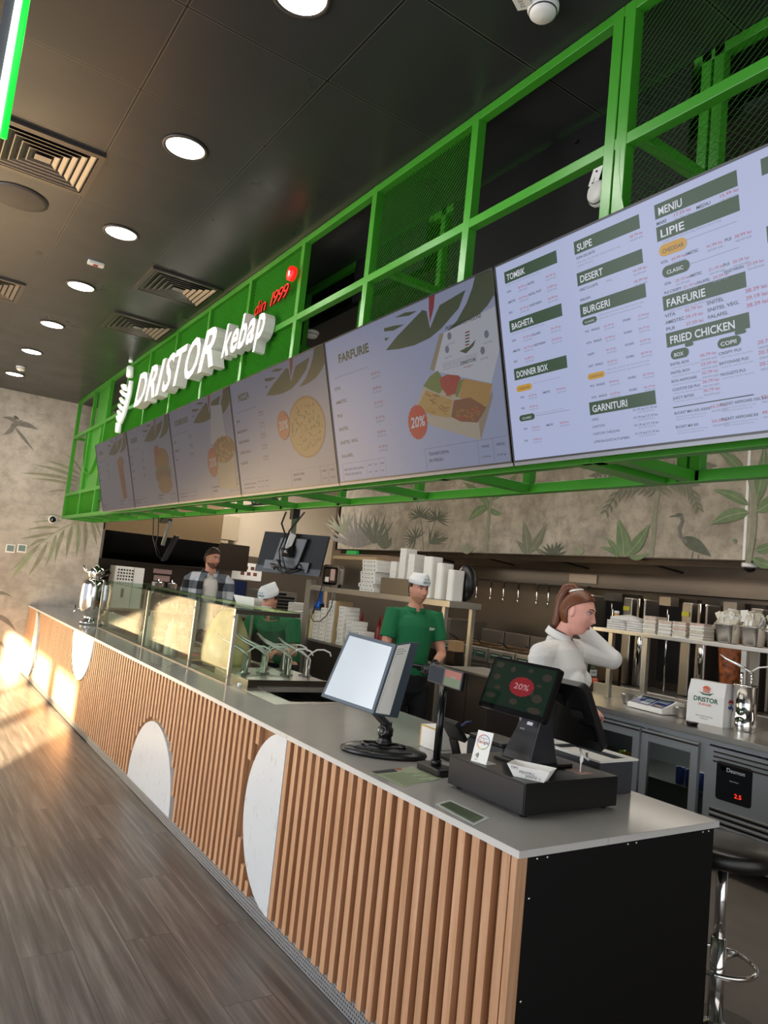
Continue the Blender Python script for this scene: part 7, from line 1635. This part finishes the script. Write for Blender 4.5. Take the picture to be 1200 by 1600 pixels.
# --- man in the plaid jacket
O = Vector((1.36, 6.33, .0045)); F = (CR * .35 + CT * .93).normalized(); R = F.cross(UP).normalized(); s = 1.06
q = lambda r, f, z: O + R * r + F * f + UP * z
lean = [(0, .90), (0, 1.0), (0, 1.13), (.0, 1.27), (-.005, 1.40), (-.02, 1.475), (-.015, 1.535)]
arms = {'R': [q(.20, -.015, 1.475), q(.26, -.02, 1.17), q(.24, .14, .96), F * .5 - UP, R], 'L': [q(-.20, -.015, 1.475), q(-.26, -.02, 1.17), q(-.18, .20, 1.10), F * .8 + R * .4, UP]}
hf = (CR * .80 + CT * .60).normalized()
rt, M, P, Rr, R = person_base('person', O, 'person in a black and white plaid jacket over a light shirt, looking right', F, s, lean, q(0, .02, 1.715), hf, .10, 0, arms, M_skin)
shirt(rt, P, Rr, {}, F, mat('pale_tee', '#c9c4bb', .85, bump=.2, bscale=20), 1, start=0, hem=O + UP * .86, name='pale_shirt')
k_ = NT('plaid_flannel'); X_, Y_, Z_ = k_.xyz(k_.pos((1, 1, 1), (0, 0, .02)))
u_ = k_.math('ADD', k_.math('MULTIPLY', X_, .78), k_.math('MULTIPLY', Y_, -.62))
wv1 = k_.math('GREATER_THAN', k_.math('SINE', k_.math('MULTIPLY', u_, 36)), -.05); wv2 = k_.math('GREATER_THAN', k_.math('SINE', k_.math('MULTIPLY', Z_, 34)), -.05)
fine_ = k_.noise(k_.pos(), 60, 3); sum_ = k_.math('ADD', k_.math('MULTIPLY', k_.math('ADD', wv1, wv2), .42), k_.math('MULTIPLY', fine_, .16))
k_.l(k_.ramp(sum_, [(.10, '#17181c'), (.30, '#17181c'), (.46, '#62666e'), (.60, '#6b6f77'), (.88, '#c6cad0')]), k_.b.inputs['Base Color']); k_.b.inputs['Roughness'].default_value = .9
jb_ = MB(); n = 40; V = []; lv = [(P[0] - UP * .12, (.20, .15))] + [(P[i], (Rr[i][0] + (.042 if i < 5 else .03), Rr[i][1] + (.04 if i < 5 else .03))) for i in range(6)] + [(P[6] + UP * .0, (.105, .085))]
for c_, (a, b_) in lv:
    for k in range(n + 1):
        t = math.radians(24) + (2 * PI - math.radians(48)) * k / n; V.append(Vector(c_) + R * (a * math.sin(t)) + F * (b_ * math.cos(t)))
jb_.add(V, [(i * (n + 1) + k, i * (n + 1) + k + 1, (i + 1) * (n + 1) + k + 1, (i + 1) * (n + 1) + k) for i in range(len(lv) - 1) for k in range(n)], 0, True)
o = K(jb_, 'plaid_jacket', MATS['plaid_flannel'], rt); s_ = o.modifiers.new('thickness', 'SOLIDIFY'); s_.thickness = .006
sl_ = MB()
for (sh, el, wr, _, _) in arms.values():
    sh, el, wr = Vector(sh), Vector(el), Vector(wr); limb(sl_, [P[5] + UP * .02 - F * .01, sh + UP * .0], [(.085, .085), (.075, .075)]); P3, R3 = smoothpath([sh, el, wr], [.078, .064, .046]); limb(sl_, P3, R3, None, 18)
remesh(K(sl_, 'jacket_sleeves', MATS['plaid_flannel'], rt), .008); collar(rt, P[-1] + UP * .005, F, MATS['plaid_flannel'], .085, .045, .3, 'jacket_collar')
t_ = MB(); legs(t_, O, R, F, s, 1.15, .86); limb(t_, [O + UP * .84, O + UP * .96], [(.17, .12), (.165, .115)], tuple(F)); remesh(K(t_, 'trousers', M_dark, rt), .008); shoes(rt, O, R, F, s)
eyes_brows(rt, M, False, M_iris, M_browd, .6); hairmesh(rt, M, lambda d: (d.z * .95 + d.y * (.9 if d.y > 0 else .36) > .24) or (d.y > .30 and d.z > -.42) , .012, M_hairm)
b = grid_head(MB(), M, False, 1.0, lambda d: d.z < -.40 and d.y < .1 and not (abs(d.x) < .22 and d.z > -.6), .0016, 0); K(b, 'beard', mat('short_beard', '#7d5743', .8), rt)

# --- woman at the till
F = (CR * .80 + CT * .45).normalized(); R = F.cross(UP).normalized()
hc = dep(903, 958, 3.98); nbp = dep(873, 1003, 4.00); ch = dep(878, 1046, 3.96); wa = dep(884, 1098, 3.93); hp_ = dep(884, 1160, 3.93)
O = Vector((hp_.x, hp_.y, .0045)); s = .95
arms = {'R': [dep(843, 1024, 3.84), dep(850, 1118, 3.80), dep(912, 1122, 3.87), dep(945, 1106, 3.90) - dep(912, 1122, 3.87), UP + CT * .5],
        'L': [dep(902, 1016, 4.12), dep(956, 1030, 4.06), dep(890, 962, 4.16), dep(868, 948, 4.12) - dep(893, 962, 4.16), CR * .2 - CT]}
toF = lambda p: (Vector((p.x, p.y, 0)) - Vector((O.x, O.y, 0)))
Pw = [O + UP * .84, O + UP * .93, wa.lerp(hp_, .15), wa.lerp(ch, .45), ch, nbp.lerp(ch, .35), nbp + UP * .005]
hfw = (CR * .84 + CT * .56).normalized()
def woman():
    root = T0('person', tuple(O), 'person in a white high-collared shirt with auburn ponytail, one hand behind the neck', 'person')
    M = headM(hc, hfw, .16, .10); b = MB()
    Rr_ = [(.155, .115), (.150, .112), (.122, .092), (.135, .100), (.150, .112), (.135, .090), (.070, .056)]
    nt_ = M @ Vector((0, .022, -.055)); P2, R2 = smoothpath(Pw + [Pw[-1].lerp(nt_, .5), nt_], Rr_ + [.047, .048]); limb(b, P2, R2, tuple(F), 20)
    grid_head(b, M, True); ears(b, M); legs(b, O, R, F, s, .95, .86)
    for i, k in enumerate(('R', 'L')):
        sh, el, wr, hd, hn_ = arms[k]; P3, R3 = smoothpath([sh, sh.lerp(el, .5), el, el.lerp(wr, .4), wr], [.046, .042, .034, .033, .024]); limb(b, P3, R3); limb(b, [Pw[5], sh], [.055, .048])
        hand(b, wr, hd, hn_, .62 if k == 'R' else .35, .92, -1 if k == 'R' else 1)
    remesh(K(b, 'body', M_skinl, root), .0042)
    ms = mat('white_shirt_cloth', '#dcdad6', .7, bump=.5, bscale=7)
    c = MB(); grow = .014; P2, R2 = smoothpath(Pw, [(r[0] + grow, r[1] + grow) for r in Rr_]); c.tube([tuple(p) for p in P2], R2, 0, 24, True, True, tuple(F))
    # bust
    for s_ in (-1, 1): c.ball(ch + F * .085 + R * .065 * s_ - UP * .045, .062, .062, .058, 0, 14, 10)
    for k in ('R', 'L'):
        sh, el, wr, _, _ = arms[k]; limb(c, [Pw[5] + UP * .005, sh], [.074, .064]); e2 = el.lerp(wr, .55 if k == 'R' else .85)
        P3, R3 = smoothpath([sh, sh.lerp(el, .5), el], [.062, .058, .054]); limb(c, P3, R3); P3, R3 = smoothpath([el, e2], [.054, .040]); limb(c, P3, R3); c.ball(el, .056, .056, .056, 0, 14, 10)
    c.tube([tuple(nbp - UP * .02), tuple(nbp + UP * .03)], [.078, .062], 0, 20)
    remesh(K(c, 'white_shirt', ms, root), .005)
    cc = nbp + UP * .022 + F * .004
    collar(root, cc, F, ms, .062, .040, .38, 'shirt_collar'); collar(root, cc + UP * .004, F, mat('dark_trim_cloth', '#2a1d18', .8), .058, .040, .38, 'inner_collar')
    eyes_brows(root, M, True, M_irisb, M_browr, .9)
    # swept-back hair, ponytail and tie
    hl = lambda d: (d.z * .95 + d.y * (.75 if d.y > 0 else .50) > .27 + .10 * max(0, abs(d.x) - .75)) or (d.y > .34 and d.z > -.55)
    hairmesh(root, M, hl, .010, M_hairr, True)
    pt = [M @ Vector((.0, .030, .108)), M @ Vector((0, .062, .128)), M @ Vector((.0, .098, .112)), M @ Vector((0, .112, .05)), M @ Vector((.01, .108, -.03)), M @ Vector((.015, .105, -.10)), M @ Vector((.02, .12, -.16))]
    P3, R3 = smoothpath(pt, [.022, .026, .027, .026, .026, .022, .008]); K(limb(MB(), P3, R3), 'ponytail', M_hairr, root)
    tie = [pt[0].lerp(pt[1], .3) + (M.to_3x3() @ Vector((.030 * math.cos(a), .008 * math.sin(a) + .024 * math.sin(a), -.014 * math.sin(a)))) for a in [2 * PI * k / 16 for k in range(17)]]
    K(MB().tube(tie, .006, M_white, 8), 'hair_tie', M_white, root)
    for sx in (-1, 1):
        c_ = M @ Vector((.078 * sx, .004, -.030)); K(MB().ball(c_, .004, .004, .004, M_chrome, 10, 8), 'earring', None, root)
    # name badge and green mark on the chest
    nrm = (F * .75 + CT * .65).normalized(); p0 = ch + F * .118 + CT * .075 + UP * .03; X = nrm.cross(UP); X = X if X.dot(CR) > 0 else -X
    d = MB(); T = frame(p0 + nrm * .018, X, UP); d.box(-.005, .042, -.035, -.003, 0, .003, mat('badge_grey', '#a8a8a2', .5), T); d.text('NUME', T @ Matrix.Translation((.0, -.02, .0035)), M_ink, .010, .034, .0003); d.text('DRISTOR', T @ Matrix.Translation((-.008, .006, .001)), M_grnink, .012, .036, .0006, .02); K(d, 'name_badge', None, root)
    t_ = MB(); legs(t_, O, R, F, s, 1.1, .86); limb(t_, [O + UP * .80, O + UP * .97], [(.165, .125), (.15, .115)], tuple(F)); remesh(K(t_, 'black_trousers', M_dark, root), .008); shoes(root, O, R, F, s)
woman()
